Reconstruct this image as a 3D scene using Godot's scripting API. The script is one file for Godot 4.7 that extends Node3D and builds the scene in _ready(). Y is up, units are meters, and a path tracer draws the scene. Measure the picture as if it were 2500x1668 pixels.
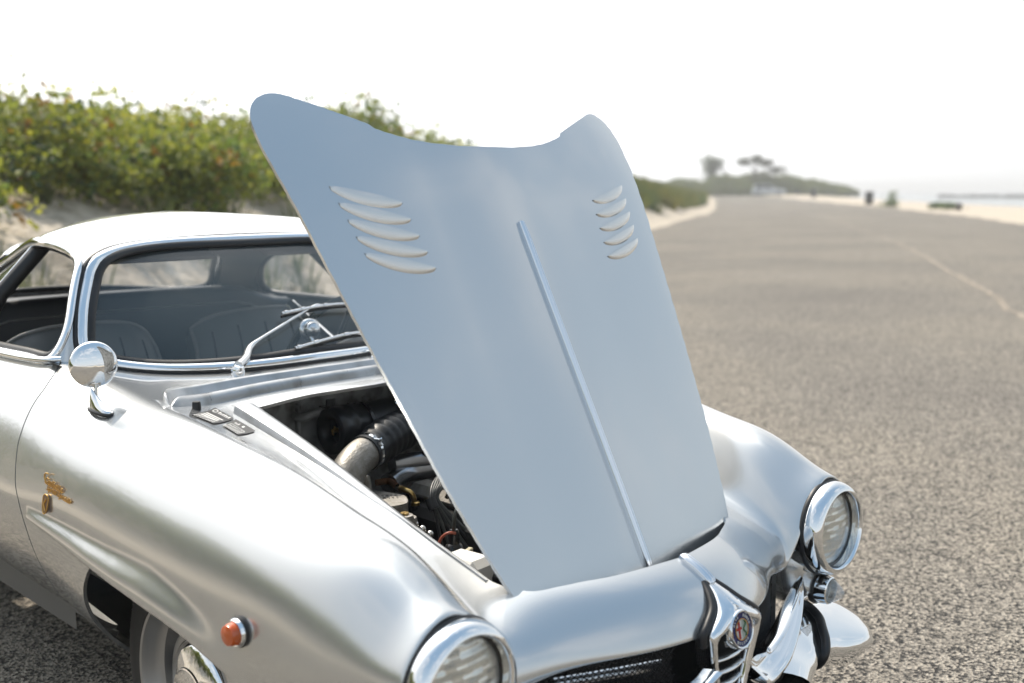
extends Node3D

var car: Node3D
var M := {}


func _ready() -> void:
	# camera
	var cam := Camera3D.new()
	cam.name = "camera"
	var yaw := 0.7793
	var pitch := -0.1344
	var roll := -0.0089
	var fw := Vector3(sin(yaw) * cos(pitch), sin(pitch), -cos(yaw) * cos(pitch))
	var rt := fw.cross(Vector3.UP).normalized()
	var up := rt.cross(fw)
	var r2 := rt * cos(roll) + up * sin(roll)
	var u2 := up * cos(roll) - rt * sin(roll)
	cam.transform = Transform3D(Basis(r2, u2, -fw), Vector3(-1.6931, 1.3053, 1.9762))
	cam.near = 0.05
	cam.far = 6000.0
	var at := CameraAttributesPhysical.new()
	at.frustum_focal_length = 38.69
	at.frustum_focus_distance = 2.45
	at.frustum_near = 0.05
	at.frustum_far = 6000.0
	at.exposure_aperture = 2.4
	cam.attributes = at
	cam.fov = 34.47
	add_child(cam)
	cam.current = true
	# sky and air
	var env := Environment.new()
	env.background_mode = Environment.BG_SKY
	env.sky = Sky.new()
	var pan := PanoramaSkyMaterial.new()
	pan.panorama = sky_picture()
	env.sky.sky_material = pan
	env.background_energy_multiplier = SKY_ENERGY
	env.tonemap_mode = Environment.TONE_MAPPER_LINEAR
	env.tonemap_exposure = EXPOSURE
	env.sdfgi_enabled = true
	env.ssao_enabled = true
	env.ssil_enabled = true
	env.fog_enabled = FOG > 0.0
	env.fog_density = FOG
	env.fog_light_color = Color(1.0, 1.0, 1.0)
	var we := WorldEnvironment.new()
	we.name = "world_environment"
	we.environment = env
	add_child(we)
	# sun: high behind the car
	var sun := DirectionalLight3D.new()
	sun.name = "sun"
	sun.light_energy = SUN_ENERGY
	sun.light_color = Color(1.0, 0.955, 0.89)
	sun.light_angular_distance = 0.55
	sun.shadow_enabled = true
	add_child(sun)
	sun.look_at_from_position(SUN * 100.0, Vector3.ZERO, Vector3.UP)
	materials()
	build_ground()
	build_car()
	build_plants()
	build_far()


const SUN := Vector3(0.0745, 0.8135, -0.5835)
const SUN_ENERGY := 1.6
const SKY_ENERGY := 1.0
const EXPOSURE := 1.0
const FOG := 0.0016


func sky_picture() -> ImageTexture:
	var w := 768
	var h := 384
	var im := Image.create(w, h, false, Image.FORMAT_RGBF)
	var n := noise(1.0, 11, 5)
	n.frequency = 0.9
	var wisp := noise(2.3, 5, 4)
	var sun := SUN.normalized()
	for y in h:
		var el := PI / 2 - PI * (y + 0.5) / h
		for x in w:
			var az := TAU * (x + 0.5) / w
			var d := Vector3(sin(az) * cos(el), sin(el), -cos(az) * cos(el))
			var e := maxf(d.y, 0.0)
			var c := Vector3(0.30, 0.46, 0.66).lerp(Vector3(0.88, 0.98, 1.03), pow(1.0 - e, 1.9))
			c = c.lerp(Vector3(0.80, 0.85, 0.90), pow(1.0 - e, 9.0))
			# broken cloud, thinner overhead
			if d.y > 0.0:
				var q := Vector2(d.x, d.z) / (d.y + 0.22)
				var f := n.get_noise_2d(q.x * 1.15, q.y * 1.15) + 0.45 * wisp.get_noise_2d(q.x * 2.2 + 7.0, q.y * 2.2)
				var cl := sm(0.02, 0.5, f) * 0.8
				c = c.lerp(Vector3(0.86, 0.90, 0.95) * (0.92 + 0.25 * f), cl * (0.45 + 0.55 * sm(0.0, 0.3, e)))
			# milky haze on the sun's side
			var a := d.dot(sun)
			var ah := (d.x * sun.x + d.z * sun.z) / maxf(Vector2(sun.x, sun.z).length() * Vector2(d.x, d.z).length(), 1e-4)
			var g := sm(-0.15, 0.55, ah * (1.0 - 0.45 * e)) * (1.0 - 0.30 * sm(0.55, 1.0, e))
			c = c.lerp(Vector3(1.0, 1.005, 1.01) * (1.04 + 0.70 * sm(0.35, 1.0, ah) + 0.6 * sm(0.5, 1.0, a)), g)
			c += Vector3(1.0, 0.98, 0.94) * (2.0 * pow(maxf(a, 0.0), 24.0) + 0.7 * pow(maxf(a, 0.0), 7.0))
			im.set_pixel(x, y, Color(c.x, c.y, c.z))
	return ImageTexture.create_from_image(im)


func materials() -> void:
	var p := mat(lin(0.61, 0.62, 0.62), 0.24, 0.82)
	p.clearcoat_enabled = true
	p.clearcoat = 1.0
	p.clearcoat_roughness = 0.03
	M.paint = p
	p = mat(lin(0.46, 0.475, 0.49), 0.42, 0.55)
	p.roughness_texture = noise_tex(noise(0.02, 3), 256, ramp([[0.0, Color(0.55, 0.55, 0.55)], [1.0, Color(1, 1, 1)]]))
	p.uv1_triplanar = true
	p.uv1_scale = Vector3(4, 4, 4)
	p.albedo_texture = noise_tex(noise(0.012, 8, 5), 256, ramp([[0.0, Color(0.78, 0.77, 0.75)], [0.45, Color(0.97, 0.97, 0.97)], [1.0, Color(1, 1, 1)]]))
	p.clearcoat_enabled = true
	p.clearcoat = 0.5
	p.clearcoat_roughness = 0.15
	M.paint_dirty = p
	p = mat(lin(0.48, 0.49, 0.49), 0.5, 0.2)
	p.albedo_texture = noise_tex(noise(0.015, 21, 5), 256, ramp([[0.0, Color(0.55, 0.54, 0.52)], [0.5, Color(0.9, 0.9, 0.9)], [1.0, Color(1, 1, 1)]]))
	p.uv1_triplanar = true
	p.uv1_scale = Vector3(3, 3, 3)
	p.normal_enabled = true
	p.normal_texture = noise_tex(noise(0.01, 4, 3), 256, null, 3.0)
	p.normal_scale = 0.35
	M.bay_grey = p
	M.chrome = mat(lin(0.83, 0.845, 0.86), 0.045, 1.0)
	M.chrome_dull = mat(lin(0.74, 0.74, 0.74), 0.16, 1.0)
	M.bright = mat(lin(0.80, 0.82, 0.85), 0.15, 1.0)
	M.mirror = mat(lin(0.9, 0.9, 0.9), 0.0, 1.0)
	M.steel = mat(lin(0.62, 0.60, 0.57), 0.22, 1.0)
	M.brass = mat(lin(0.62, 0.43, 0.17), 0.3, 1.0)
	M.gold = mat(lin(0.60, 0.36, 0.11), 0.28, 1.0)
	M.crest_brown = mat(lin(0.25, 0.16, 0.10), 0.35, 0.6)
	var cast := mat(lin(0.36, 0.35, 0.335), 0.5, 0.75)
	cast.normal_enabled = true
	cast.normal_texture = noise_tex(noise(0.09, 6, 3), 256, null, 6.0)
	cast.normal_scale = 0.4
	cast.uv1_triplanar = true
	cast.uv1_scale = Vector3(8, 8, 8)
	cast.albedo_texture = noise_tex(noise(0.02, 61, 4), 256, ramp([[0.0, Color(0.78, 0.76, 0.72)], [1.0, Color(1, 1, 1)]]))
	M.cast = cast
	M.cast_dark = mat(lin(0.12, 0.12, 0.118), 0.55, 0.6)
	M.pipe = mat(lin(0.42, 0.43, 0.45), 0.22, 0.9)
	M.rubber = mat(lin(0.010, 0.0105, 0.012), 0.45)
	M.rubber_hose = mat(lin(0.014, 0.0155, 0.018), 0.38)
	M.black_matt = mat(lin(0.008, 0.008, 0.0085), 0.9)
	M.black_satin = mat(lin(0.018, 0.020, 0.023), 0.33)
	M.black_gloss = mat(lin(0.010, 0.0105, 0.012), 0.18)
	M.tyre = mat(lin(0.018, 0.0175, 0.017), 0.75)
	M.wheel_silver = mat(lin(0.36, 0.36, 0.36), 0.38, 0.75)
	M.white_plastic = mat(lin(0.70, 0.69, 0.66), 0.4)
	M.cream_plastic = mat(lin(0.45, 0.41, 0.28), 0.4)
	M.lead_grey = mat(lin(0.05, 0.055, 0.052), 0.45)
	M.red_wire = mat(lin(0.38, 0.10, 0.06), 0.45)
	var cl := mat(lin(0.17, 0.075, 0.03), 0.7)
	cl.normal_enabled = true
	cl.normal_texture = noise_tex(noise(0.3, 2, 1, FastNoiseLite.TYPE_CELLULAR), 128, null, 8.0)
	M.cloth_brown = cl
	var g := mat(Color(1, 1, 1, 0.10), 0.0)
	g.albedo_color = Color(0.55, 0.62, 0.64, 0.12)
	g.transparency = BaseMaterial3D.TRANSPARENCY_ALPHA
	M.glass = g
	var l := mat(Color(0.95, 0.97, 0.97, 0.10), 0.02)
	l.transparency = BaseMaterial3D.TRANSPARENCY_ALPHA
	M.lens = l
	l = mat(Color(0.9, 0.93, 0.93, 0.35), 0.05)
	l.transparency = BaseMaterial3D.TRANSPARENCY_ALPHA
	M.lens_rib = l
	l = mat(Color(0.82, 0.83, 0.84, 0.30), 0.04)
	l.transparency = BaseMaterial3D.TRANSPARENCY_ALPHA
	M.clear_lens = l
	M.flute = mat(lin(0.70, 0.695, 0.64), 0.10, 0.9)
	M.reflector = mat(lin(0.62, 0.62, 0.58), 0.16, 1.0)
	M.bulb = mat(lin(0.5, 0.5, 0.48), 0.1, 0.3)
	var am := mat(lin(0.50, 0.085, 0.004), 0.06)
	am.clearcoat_enabled = true
	am.clearcoat_roughness = 0.03
	am.subsurf_scatter_enabled = true
	am.subsurf_scatter_strength = 0.25
	M.amber = am
	M.amber_core = mat(lin(0.55, 0.18, 0.03), 0.3)
	M.red_glass = mat(lin(0.35, 0.01, 0.01), 0.08)
	M.enamel_blue = mat(lin(0.012, 0.018, 0.09), 0.12)
	M.enamel_white = mat(lin(0.55, 0.55, 0.53), 0.12)
	M.enamel_pale = mat(lin(0.34, 0.38, 0.33), 0.12)
	M.enamel_red = mat(lin(0.36, 0.015, 0.015), 0.12)
	M.enamel_green = mat(lin(0.04, 0.14, 0.05), 0.15)
	M.dash = mat(lin(0.016, 0.017, 0.018), 0.35)
	var vg := mat(lin(0.11, 0.112, 0.11), 0.55)
	vg.normal_enabled = true
	vg.normal_texture = noise_tex(noise(0.15, 9, 2, FastNoiseLite.TYPE_CELLULAR), 256, null, 4.0)
	vg.normal_scale = 0.25
	vg.uv1_triplanar = true
	vg.uv1_scale = Vector3(6, 6, 6)
	M.vinyl_grey = vg
	M.trim_blue = mat(lin(0.028, 0.034, 0.040), 0.4)
	var st := mat(lin(0.13, 0.138, 0.138), 0.5)
	st.normal_enabled = true
	st.normal_texture = vg.normal_texture
	st.normal_scale = 0.2
	st.uv1_triplanar = true
	st.uv1_scale = Vector3(8, 8, 8)
	M.seat = st
	M.seam = mat(lin(0.02, 0.021, 0.022), 0.7)
	M.piping = mat(lin(0.21, 0.21, 0.20), 0.4)
	M.bin_black = mat(lin(0.012, 0.014, 0.017), 0.5)
	M.car_glass = mat(lin(0.02, 0.024, 0.028), 0.05)
	M.visor = mat(lin(0.10, 0.085, 0.075), 0.7)
	for k in 2:
		var pm := mat(Color(1, 1, 1), 0.45, 0.0)
		pm.albedo_texture = plate_print(k)
		if k == 0:
			M.plate = pm
		else:
			M.plate2 = pm


# printed aluminium plates: black ground, bare metal lettering in columns
func plate_print(k: int) -> ImageTexture:
	var w := 256
	var im := Image.create(w, w, false, Image.FORMAT_RGB8)
	var dark := lin(0.03, 0.03, 0.029)
	var lite := lin(0.8, 0.8, 0.78)
	im.fill(dark)
	var rg := RandomNumberGenerator.new()
	rg.seed = 40 + k
	if k == 0:
		for row in 7:
			var x := 10
			while x < 60:
				var l := rg.randi_range(8, 24)
				im.fill_rect(Rect2i(x, 12 + row * 33, l, 12), lite)
				x += l + 6
		for c in 3:
			im.fill_rect(Rect2i(74 + c * 29, 18 + rg.randi_range(0, 6), 15, 210 - rg.randi_range(0, 40)), lite)
		for i in 36:
			var a := TAU * i / 36.0
			im.fill_rect(Rect2i(int(218 + cos(a) * 22), int(44 + sin(a) * 22), 7, 7), lite)
		for i in 6:
			im.fill_rect(Rect2i(206, 92 + i * 24, rg.randi_range(22, 40), 12), lite)
	else:
		im.fill_rect(Rect2i(4, 4, 60, 10), lite)
		for row in 8:
			var x := 8
			while x < 110:
				var l := rg.randi_range(10, 30)
				im.fill_rect(Rect2i(x, 24 + row * 27, l, 11), lite)
				x += l + 8
		im.fill_rect(Rect2i(132, 20, 7, 190), lite)
		for i in 3:
			im.fill_rect(Rect2i(170, 40 + i * 20, rg.randi_range(20, 50), 10), lite)
		im.fill_rect(Rect2i(180, 130, 40, 22), lite)
	return ImageTexture.create_from_image(im)

# ---------------------------------------------------------------- mesh building
class MB:
	var v := PackedVector3Array()
	var n := PackedVector3Array()
	var t := PackedVector2Array()
	var c := PackedColorArray()
	var ix := PackedInt32Array()
	var col := Color(1, 1, 1)

	func add(p: Vector3, nn: Vector3, uv := Vector2.ZERO) -> int:
		v.append(p)
		n.append(nn)
		t.append(uv)
		c.append(col)
		return v.size() - 1

	func tri(a: int, b: int, d: int) -> void:
		ix.append(a)
		ix.append(b)
		ix.append(d)

	func quad4(a: int, b: int, d: int, e: int) -> void:
		tri(a, b, d)
		tri(a, d, e)

	func face(pts: Array, nn := Vector3.ZERO) -> void:
		var m := nn
		if m == Vector3.ZERO:
			m = (pts[1] - pts[0]).cross(pts[2] - pts[0]).normalized()
		var f := v.size()
		for p in pts:
			add(p, m)
		for i in range(1, pts.size() - 1):
			tri(f, f + i, f + i + 1)

	# a sheet of points with smooth normals; rows of equal length
	func sheet(rows: Array, flip := false, close_u := false) -> void:
		var nv := rows.size()
		var nu: int = rows[0].size()
		var f := v.size()
		for i in nv:
			var r: PackedVector3Array = rows[i]
			var ra: PackedVector3Array = rows[maxi(i - 1, 0)]
			var rb: PackedVector3Array = rows[mini(i + 1, nv - 1)]
			for j in nu:
				var ja := maxi(j - 1, 0)
				var jb := mini(j + 1, nu - 1)
				if close_u:
					ja = j - 1 if j > 0 else nu - 2
					jb = j + 1 if j < nu - 1 else 1
				var m := (r[jb] - r[ja]).cross(rb[j] - ra[j])
				if m.length_squared() < 1e-16:
					m = (rb[jb] - rb[ja]).cross(rb[j] - ra[j])
					if m.length_squared() < 1e-16:
						m = (ra[jb] - ra[ja]).cross(rb[j] - ra[j])
				m = m.normalized()
				add(r[j], -m if flip else m, Vector2(float(j) / (nu - 1), float(i) / (nv - 1)))
		for i in nv - 1:
			for j in nu - 1:
				var a := f + i * nu + j
				quad4(a, a + 1, a + nu + 1, a + nu)

	func tube(path: PackedVector3Array, radius, sides := 8, closed := false, caps := true) -> void:
		var m := path.size()
		if m < 2:
			return
		var up := Vector3.UP
		var d0 := (path[1] - path[0]).normalized()
		if absf(d0.dot(up)) > 0.9:
			up = Vector3.RIGHT
		var side := d0.cross(up).normalized()
		var f := v.size()
		for i in m:
			var a := path[(i - 1 + m) % m] if closed else path[maxi(i - 1, 0)]
			var b := path[(i + 1) % m] if closed else path[mini(i + 1, m - 1)]
			var d := (b - a).normalized()
			side = (side - d * side.dot(d)).normalized()
			var top := side.cross(d)
			var r: float = radius if not (radius is Array or radius is PackedFloat32Array) else radius[i]
			for k in sides + 1:
				var q := TAU * k / sides
				var o := side * cos(q) + top * sin(q)
				add(path[i] + o * r, o, Vector2(float(k) / sides, float(i) / m))
		var w := sides + 1
		for i in (m if closed else m - 1):
			for k in sides:
				var a := f + i * w + k
				var b := f + ((i + 1) % m) * w + k
				quad4(a, a + 1, b + 1, b)
		if caps and not closed:
			for e in [0, m - 1]:
				var dd := (path[0] - path[1]).normalized() if e == 0 else (path[m - 1] - path[m - 2]).normalized()
				var pts := []
				for k in sides:
					pts.append(v[f + e * w + k])
				face(pts, dd)

	# profile of (radius, height along local y)
	func lathe(x: Transform3D, prof: Array, sides := 24, a0 := 0.0, a1 := TAU) -> void:
		var m := prof.size()
		for i in m - 1:
			var p: Vector2 = prof[i]
			var q: Vector2 = prof[i + 1]
			var d := (q - p).normalized()
			var nn := Vector2(d.y, -d.x)
			var np := nn
			var nq := nn
			if i > 0:
				var e: Vector2 = (p - prof[i - 1]).normalized()
				var o := Vector2(e.y, -e.x)
				if o.dot(nn) > 0.72:
					np = (o + nn).normalized()
			if i < m - 2:
				var e: Vector2 = (prof[i + 2] - q).normalized()
				var o := Vector2(e.y, -e.x)
				if o.dot(nn) > 0.72:
					nq = (o + nn).normalized()
			var f := v.size()
			for k in sides + 1:
				var a := a0 + (a1 - a0) * k / sides
				var r := Vector3(cos(a), 0, sin(a))
				add(x * (r * p.x + Vector3(0, p.y, 0)), (x.basis * (r * np.x + Vector3(0, np.y, 0))).normalized(), Vector2(float(k) / sides, float(i) / m))
				add(x * (r * q.x + Vector3(0, q.y, 0)), (x.basis * (r * nq.x + Vector3(0, nq.y, 0))).normalized(), Vector2(float(k) / sides, float(i + 1) / m))
			for k in sides:
				var a := f + k * 2
				quad4(a, a + 1, a + 3, a + 2)

	func box(x: Transform3D, s: Vector3, bev := 0.0) -> void:
		var h := s * 0.5
		var b := minf(bev, minf(h.x, minf(h.y, h.z)) * 0.9)
		for ax in 3:
			for sg in [-1.0, 1.0]:
				var a1 := (ax + 1) % 3
				var a2 := (ax + 2) % 3
				var pts := []
				for q in [[-1, -1], [1, -1], [1, 1], [-1, 1]]:
					var p := Vector3.ZERO
					p[ax] = sg * h[ax]
					p[a1] = q[0] * (h[a1] - b)
					p[a2] = q[1] * (h[a2] - b)
					pts.append(x * p)
				var nn := Vector3.ZERO
				nn[ax] = sg
				face(pts, (x.basis * nn).normalized())
		if b > 0.0:
			for ax in 3:
				var a1 := (ax + 1) % 3
				var a2 := (ax + 2) % 3
				for s1 in [-1.0, 1.0]:
					for s2 in [-1.0, 1.0]:
						var pts := []
						for q in [[-1, 0], [1, 0], [1, 1], [-1, 1]]:
							var p := Vector3.ZERO
							p[ax] = q[0] * (h[ax] - b)
							p[a1] = s1 * (h[a1] if q[1] == 0 else h[a1] - b)
							p[a2] = s2 * (h[a2] - b if q[1] == 0 else h[a2])
							pts.append(x * p)
						var nn := Vector3.ZERO
						nn[a1] = s1
						nn[a2] = s2
						face(pts, (x.basis * nn).normalized())
			for q in 8:
				var sx := -1.0 if q & 1 else 1.0
				var sy := -1.0 if q & 2 else 1.0
				var sz := -1.0 if q & 4 else 1.0
				face([x * Vector3(sx * h.x, sy * (h.y - b), sz * (h.z - b)), x * Vector3(sx * (h.x - b), sy * h.y, sz * (h.z - b)), x * Vector3(sx * (h.x - b), sy * (h.y - b), sz * h.z)], (x.basis * Vector3(sx, sy, sz)).normalized())

	func prism(x: Transform3D, pts: PackedVector2Array, depth: float) -> void:
		var tr := Geometry2D.triangulate_polygon(pts)
		for z in [0.0, depth]:
			var nn := (x.basis * Vector3(0, 0, -1.0 if z == 0.0 else 1.0)).normalized()
			var f := v.size()
			for p in pts:
				add(x * Vector3(p.x, p.y, z), nn)
			for k in range(0, tr.size(), 3):
				tri(f + tr[k], f + tr[k + 1], f + tr[k + 2])
		var cc := Vector2.ZERO
		for p in pts:
			cc += p / pts.size()
		var area := 0.0
		for i in pts.size():
			area += pts[i].cross(pts[(i + 1) % pts.size()])
		for i in pts.size():
			var a := pts[i]
			var b := pts[(i + 1) % pts.size()]
			var e := (b - a).normalized()
			var o := Vector2(e.y, -e.x) * (1.0 if area > 0 else -1.0)
			face([x * Vector3(a.x, a.y, 0), x * Vector3(b.x, b.y, 0), x * Vector3(b.x, b.y, depth), x * Vector3(a.x, a.y, depth)], (x.basis * Vector3(o.x, o.y, 0)).normalized())

	func ball(x: Transform3D, r: float, rings := 8, sides := 14) -> void:
		var prof := []
		for i in rings + 1:
			var a := -PI / 2 + PI * i / rings
			prof.append(Vector2(cos(a), sin(a)) * r)
		lathe(x, prof, sides)

	func mirror_x() -> void:
		var m := v.size()
		for i in m:
			var p := v[i]
			var q := n[i]
			v.append(Vector3(-p.x, p.y, p.z))
			n.append(Vector3(-q.x, q.y, q.z))
			t.append(t[i])
			c.append(c[i])
		for i in ix.size():
			ix.append(ix[i] + m)

	func mesh() -> ArrayMesh:
		for k in range(0, ix.size(), 3):
			var a := ix[k]
			var b := ix[k + 1]
			var d := ix[k + 2]
			var g := (v[d] - v[a]).cross(v[b] - v[a])
			if g.dot(n[a] + n[b] + n[d]) < 0.0:
				ix[k + 1] = d
				ix[k + 2] = b
		var ar := []
		ar.resize(Mesh.ARRAY_MAX)
		ar[Mesh.ARRAY_VERTEX] = v
		ar[Mesh.ARRAY_NORMAL] = n
		ar[Mesh.ARRAY_TEX_UV] = t
		ar[Mesh.ARRAY_COLOR] = c
		ar[Mesh.ARRAY_INDEX] = ix
		var me := ArrayMesh.new()
		me.add_surface_from_arrays(Mesh.PRIMITIVE_TRIANGLES, ar)
		return me


func put(called: String, mb, mat: Material, parent: Node = self) -> MeshInstance3D:
	var o := MeshInstance3D.new()
	o.name = called
	o.mesh = mb.mesh() if mb is MB else mb
	o.material_override = mat
	parent.add_child(o, true)
	return o


func thing(called: String, label: String, category: String, at := Vector3.ZERO, turn := 0.0, group := "") -> Node3D:
	var o := Node3D.new()
	o.name = called
	add_child(o, true)
	o.position = at
	o.rotation.y = turn
	tag(o, label, category, group)
	return o


func tag(o: Node, label: String, category := "", group := "", kind := "") -> Node:
	if label:
		o.set_meta("label", label)
	if category:
		o.set_meta("category", category)
	if group:
		o.set_meta("group", group)
	if kind:
		o.set_meta("kind", kind)
	return o


func branch(called: String, parent: Node) -> Node3D:
	var o := Node3D.new()
	o.name = called
	parent.add_child(o, true)
	return o


func lin(r: float, g: float, b: float) -> Color:
	return Color(r, g, b).linear_to_srgb()


func mat(c: Color, rough := 0.5, metal := 0.0) -> StandardMaterial3D:
	var m := StandardMaterial3D.new()
	m.albedo_color = c
	m.roughness = rough
	m.metallic = metal
	return m


func noise(freq: float, seed_ := 1, oct := 4, type := FastNoiseLite.TYPE_SIMPLEX_SMOOTH) -> FastNoiseLite:
	var f := FastNoiseLite.new()
	f.noise_type = type
	f.seed = seed_
	f.frequency = freq
	f.fractal_octaves = oct
	return f


func noise_tex(f: FastNoiseLite, size := 512, ramp: Gradient = null, bump := 0.0) -> NoiseTexture2D:
	var x := NoiseTexture2D.new()
	x.width = size
	x.height = size
	x.seamless = true
	x.noise = f
	if ramp:
		x.color_ramp = ramp
	if bump > 0.0:
		x.as_normal_map = true
		x.bump_strength = bump
	return x


func ramp(stops: Array) -> Gradient:
	var g := Gradient.new()
	var o := PackedFloat32Array()
	var c := PackedColorArray()
	for s in stops:
		o.append(s[0])
		c.append(s[1])
	g.offsets = o
	g.colors = c
	return g


# ---------------------------------------------------------------- interpolating cubic splines
func second_deriv(m: int, sym: bool) -> Array:
	# rows: weights of the second derivative at each knot, solved with the tridiagonal scheme
	var rows := []
	for k in m:
		var rhs := PackedFloat64Array()
		rhs.resize(m)
		var y := PackedFloat64Array()
		y.resize(m)
		y[k] = 1.0
		for i in range(1, m - 1):
			rhs[i] = 6.0 * (y[i - 1] - 2.0 * y[i] + y[i + 1])
		var b := PackedFloat64Array()
		var up := PackedFloat64Array()
		var lo := PackedFloat64Array()
		b.resize(m)
		up.resize(m)
		lo.resize(m)
		for i in m:
			b[i] = 4.0
			up[i] = 1.0
			lo[i] = 1.0
		if sym:
			up[0] = 2.0
			rhs[0] = 12.0 * (y[1] - y[0])
		else:
			b[0] = 1.0
			up[0] = 0.0
			rhs[0] = 0.0
		b[m - 1] = 1.0
		lo[m - 1] = 0.0
		rhs[m - 1] = 0.0
		for i in range(1, m):
			var w := lo[i] / b[i - 1]
			b[i] -= w * up[i - 1]
			rhs[i] -= w * rhs[i - 1]
		var x := PackedFloat64Array()
		x.resize(m)
		x[m - 1] = rhs[m - 1] / b[m - 1]
		for i in range(m - 2, -1, -1):
			x[i] = (rhs[i] - up[i] * x[i + 1]) / b[i]
		rows.append(x)
	return rows


var d2_cache := {}


func weights(m: int, t: float, sym: bool) -> PackedFloat64Array:
	var key := m * 2 + int(sym)
	if not d2_cache.has(key):
		d2_cache[key] = second_deriv(m, sym)
	var d2: Array = d2_cache[key]
	var i := clampi(int(floor(t)), 0, m - 2)
	var a := t - i
	var b := 1.0 - a
	var ca := (a * a * a - a) / 6.0
	var cb := (b * b * b - b) / 6.0
	var w := PackedFloat64Array()
	w.resize(m)
	for k in m:
		w[k] = cb * d2[k][i] + ca * d2[k][i + 1]
	w[i] += b
	w[i + 1] += a
	return w


func spline_rows(net: Array, vs: PackedFloat32Array, us: PackedFloat32Array) -> Array:
	var m := net.size()
	var q: int = net[0].size()
	var wu := []
	var wx := []
	for u in us:
		wu.append(weights(q, u, true))
		wx.append(weights(q, u, false))
	var rows := []
	for v in vs:
		var wv := weights(m, v, false)
		var ctl := PackedVector3Array()
		ctl.resize(q)
		for j in q:
			var s := Vector3.ZERO
			for i in m:
				s += net[i][j] * wv[i]
			ctl[j] = s
		var r := PackedVector3Array()
		r.resize(us.size())
		for k in us.size():
			var a: PackedFloat64Array = wu[k]
			var b: PackedFloat64Array = wx[k]
			var x := 0.0
			var y := 0.0
			var z := 0.0
			for j in q:
				var p := ctl[j]
				x += p.x * b[j]
				y += p.y * a[j]
				z += p.z * a[j]
			r[k] = Vector3(x, y, z)
		rows.append(r)
	return rows


func spline_at(net: Array, v: float, u: float) -> Vector3:
	return spline_rows(net, PackedFloat32Array([v]), PackedFloat32Array([u]))[0][0]


func normals_of(rows: Array, out: float) -> Array:
	var res := []
	var nv := rows.size()
	for i in nv:
		var r: PackedVector3Array = rows[i]
		var ra: PackedVector3Array = rows[maxi(i - 1, 0)]
		var rb: PackedVector3Array = rows[mini(i + 1, nv - 1)]
		var nu := r.size()
		var o := PackedVector3Array()
		o.resize(nu)
		for j in nu:
			var e := (r[mini(j + 1, nu - 1)] - r[maxi(j - 1, 0)]).cross(rb[j] - ra[j])
			if e.length_squared() < 1e-18 and i > 0:
				e = (ra[mini(j + 1, nu - 1)] - ra[maxi(j - 1, 0)]).cross(rb[j] - ra[j])
			o[j] = e.normalized() * out
		res.append(o)
	return res


# keeps what has f > 0; returns the cut edges as [p, n, p, n]
func clip(mb: MB, rows: Array, nrm: Array, f: Array) -> Array:
	var nv := rows.size()
	var nu: int = rows[0].size()
	var id := PackedInt32Array()
	id.resize(nv * nu)
	id.fill(-1)
	var cut := {}
	var segs := []
	for i in nv - 1:
		var fa: PackedFloat32Array = f[i]
		var fb: PackedFloat32Array = f[i + 1]
		for j in nu - 1:
			if fa[j] <= 0 and fa[j + 1] <= 0 and fb[j] <= 0 and fb[j + 1] <= 0:
				continue
			for half in 2:
				var tri_: Array
				if half == 0:
					tri_ = [i * nu + j, i * nu + j + 1, (i + 1) * nu + j + 1]
				else:
					tri_ = [i * nu + j, (i + 1) * nu + j + 1, (i + 1) * nu + j]
				var poly := PackedInt32Array()
				var edge := PackedInt32Array()
				for k in 3:
					var g: int = tri_[k]
					var h: int = tri_[(k + 1) % 3]
					var fg: float = f[g / nu][g % nu]
					var fh: float = f[h / nu][h % nu]
					if fg > 0:
						if id[g] < 0:
							id[g] = mb.add(rows[g / nu][g % nu], nrm[g / nu][g % nu], Vector2(float(g % nu) / nu, float(g / nu) / nv))
						poly.append(id[g])
					if (fg > 0) != (fh > 0):
						var key := mini(g, h) * 10000000 + maxi(g, h)
						if not cut.has(key):
							var s := fg / (fg - fh)
							var pg: Vector3 = rows[g / nu][g % nu]
							var ph: Vector3 = rows[h / nu][h % nu]
							var ng: Vector3 = nrm[g / nu][g % nu]
							var nh: Vector3 = nrm[h / nu][h % nu]
							cut[key] = mb.add(pg.lerp(ph, s), ng.lerp(nh, s).normalized())
						poly.append(cut[key])
						edge.append(cut[key])
				if poly.size() >= 3:
					for k in range(1, poly.size() - 1):
						mb.tri(poly[0], poly[k], poly[k + 1])
					if edge.size() == 2:
						segs.append([mb.v[edge[0]], mb.n[edge[0]], mb.v[edge[1]], mb.n[edge[1]]])
	return segs


# turns the cut edges inwards by a depth, so that a panel has an edge and not a paper rim
func lip(mb: MB, segs: Array, depth: float, along := Vector3.ZERO, inset := 0.0) -> void:
	for s in segs:
		var p: Vector3 = s[0]
		var q: Vector3 = s[2]
		var dp: Vector3 = (along if along != Vector3.ZERO else -s[1]) * depth
		var dq: Vector3 = (along if along != Vector3.ZERO else -s[3]) * depth
		var o := (q - p).cross(dp)
		if o.length_squared() < 1e-18:
			continue
		mb.face([p, q, q + dq, p + dp], o.normalized())


func seg_dist(p: Vector3, a: Vector3, b: Vector3) -> float:
	var d := b - a
	var l := d.length_squared()
	var s := 0.0 if l == 0.0 else clampf((p - a).dot(d) / l, 0.0, 1.0)
	return p.distance_to(a + d * s)


func line_dist(p: Vector3, line: PackedVector3Array) -> float:
	var best := 1e9
	for i in line.size() - 1:
		var d := line[i + 1] - line[i]
		var s := clampf((p - line[i]).dot(d) / maxf(d.length_squared(), 1e-12), 0.0, 1.0)
		best = minf(best, p.distance_squared_to(line[i] + d * s))
	return sqrt(best)


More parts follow.
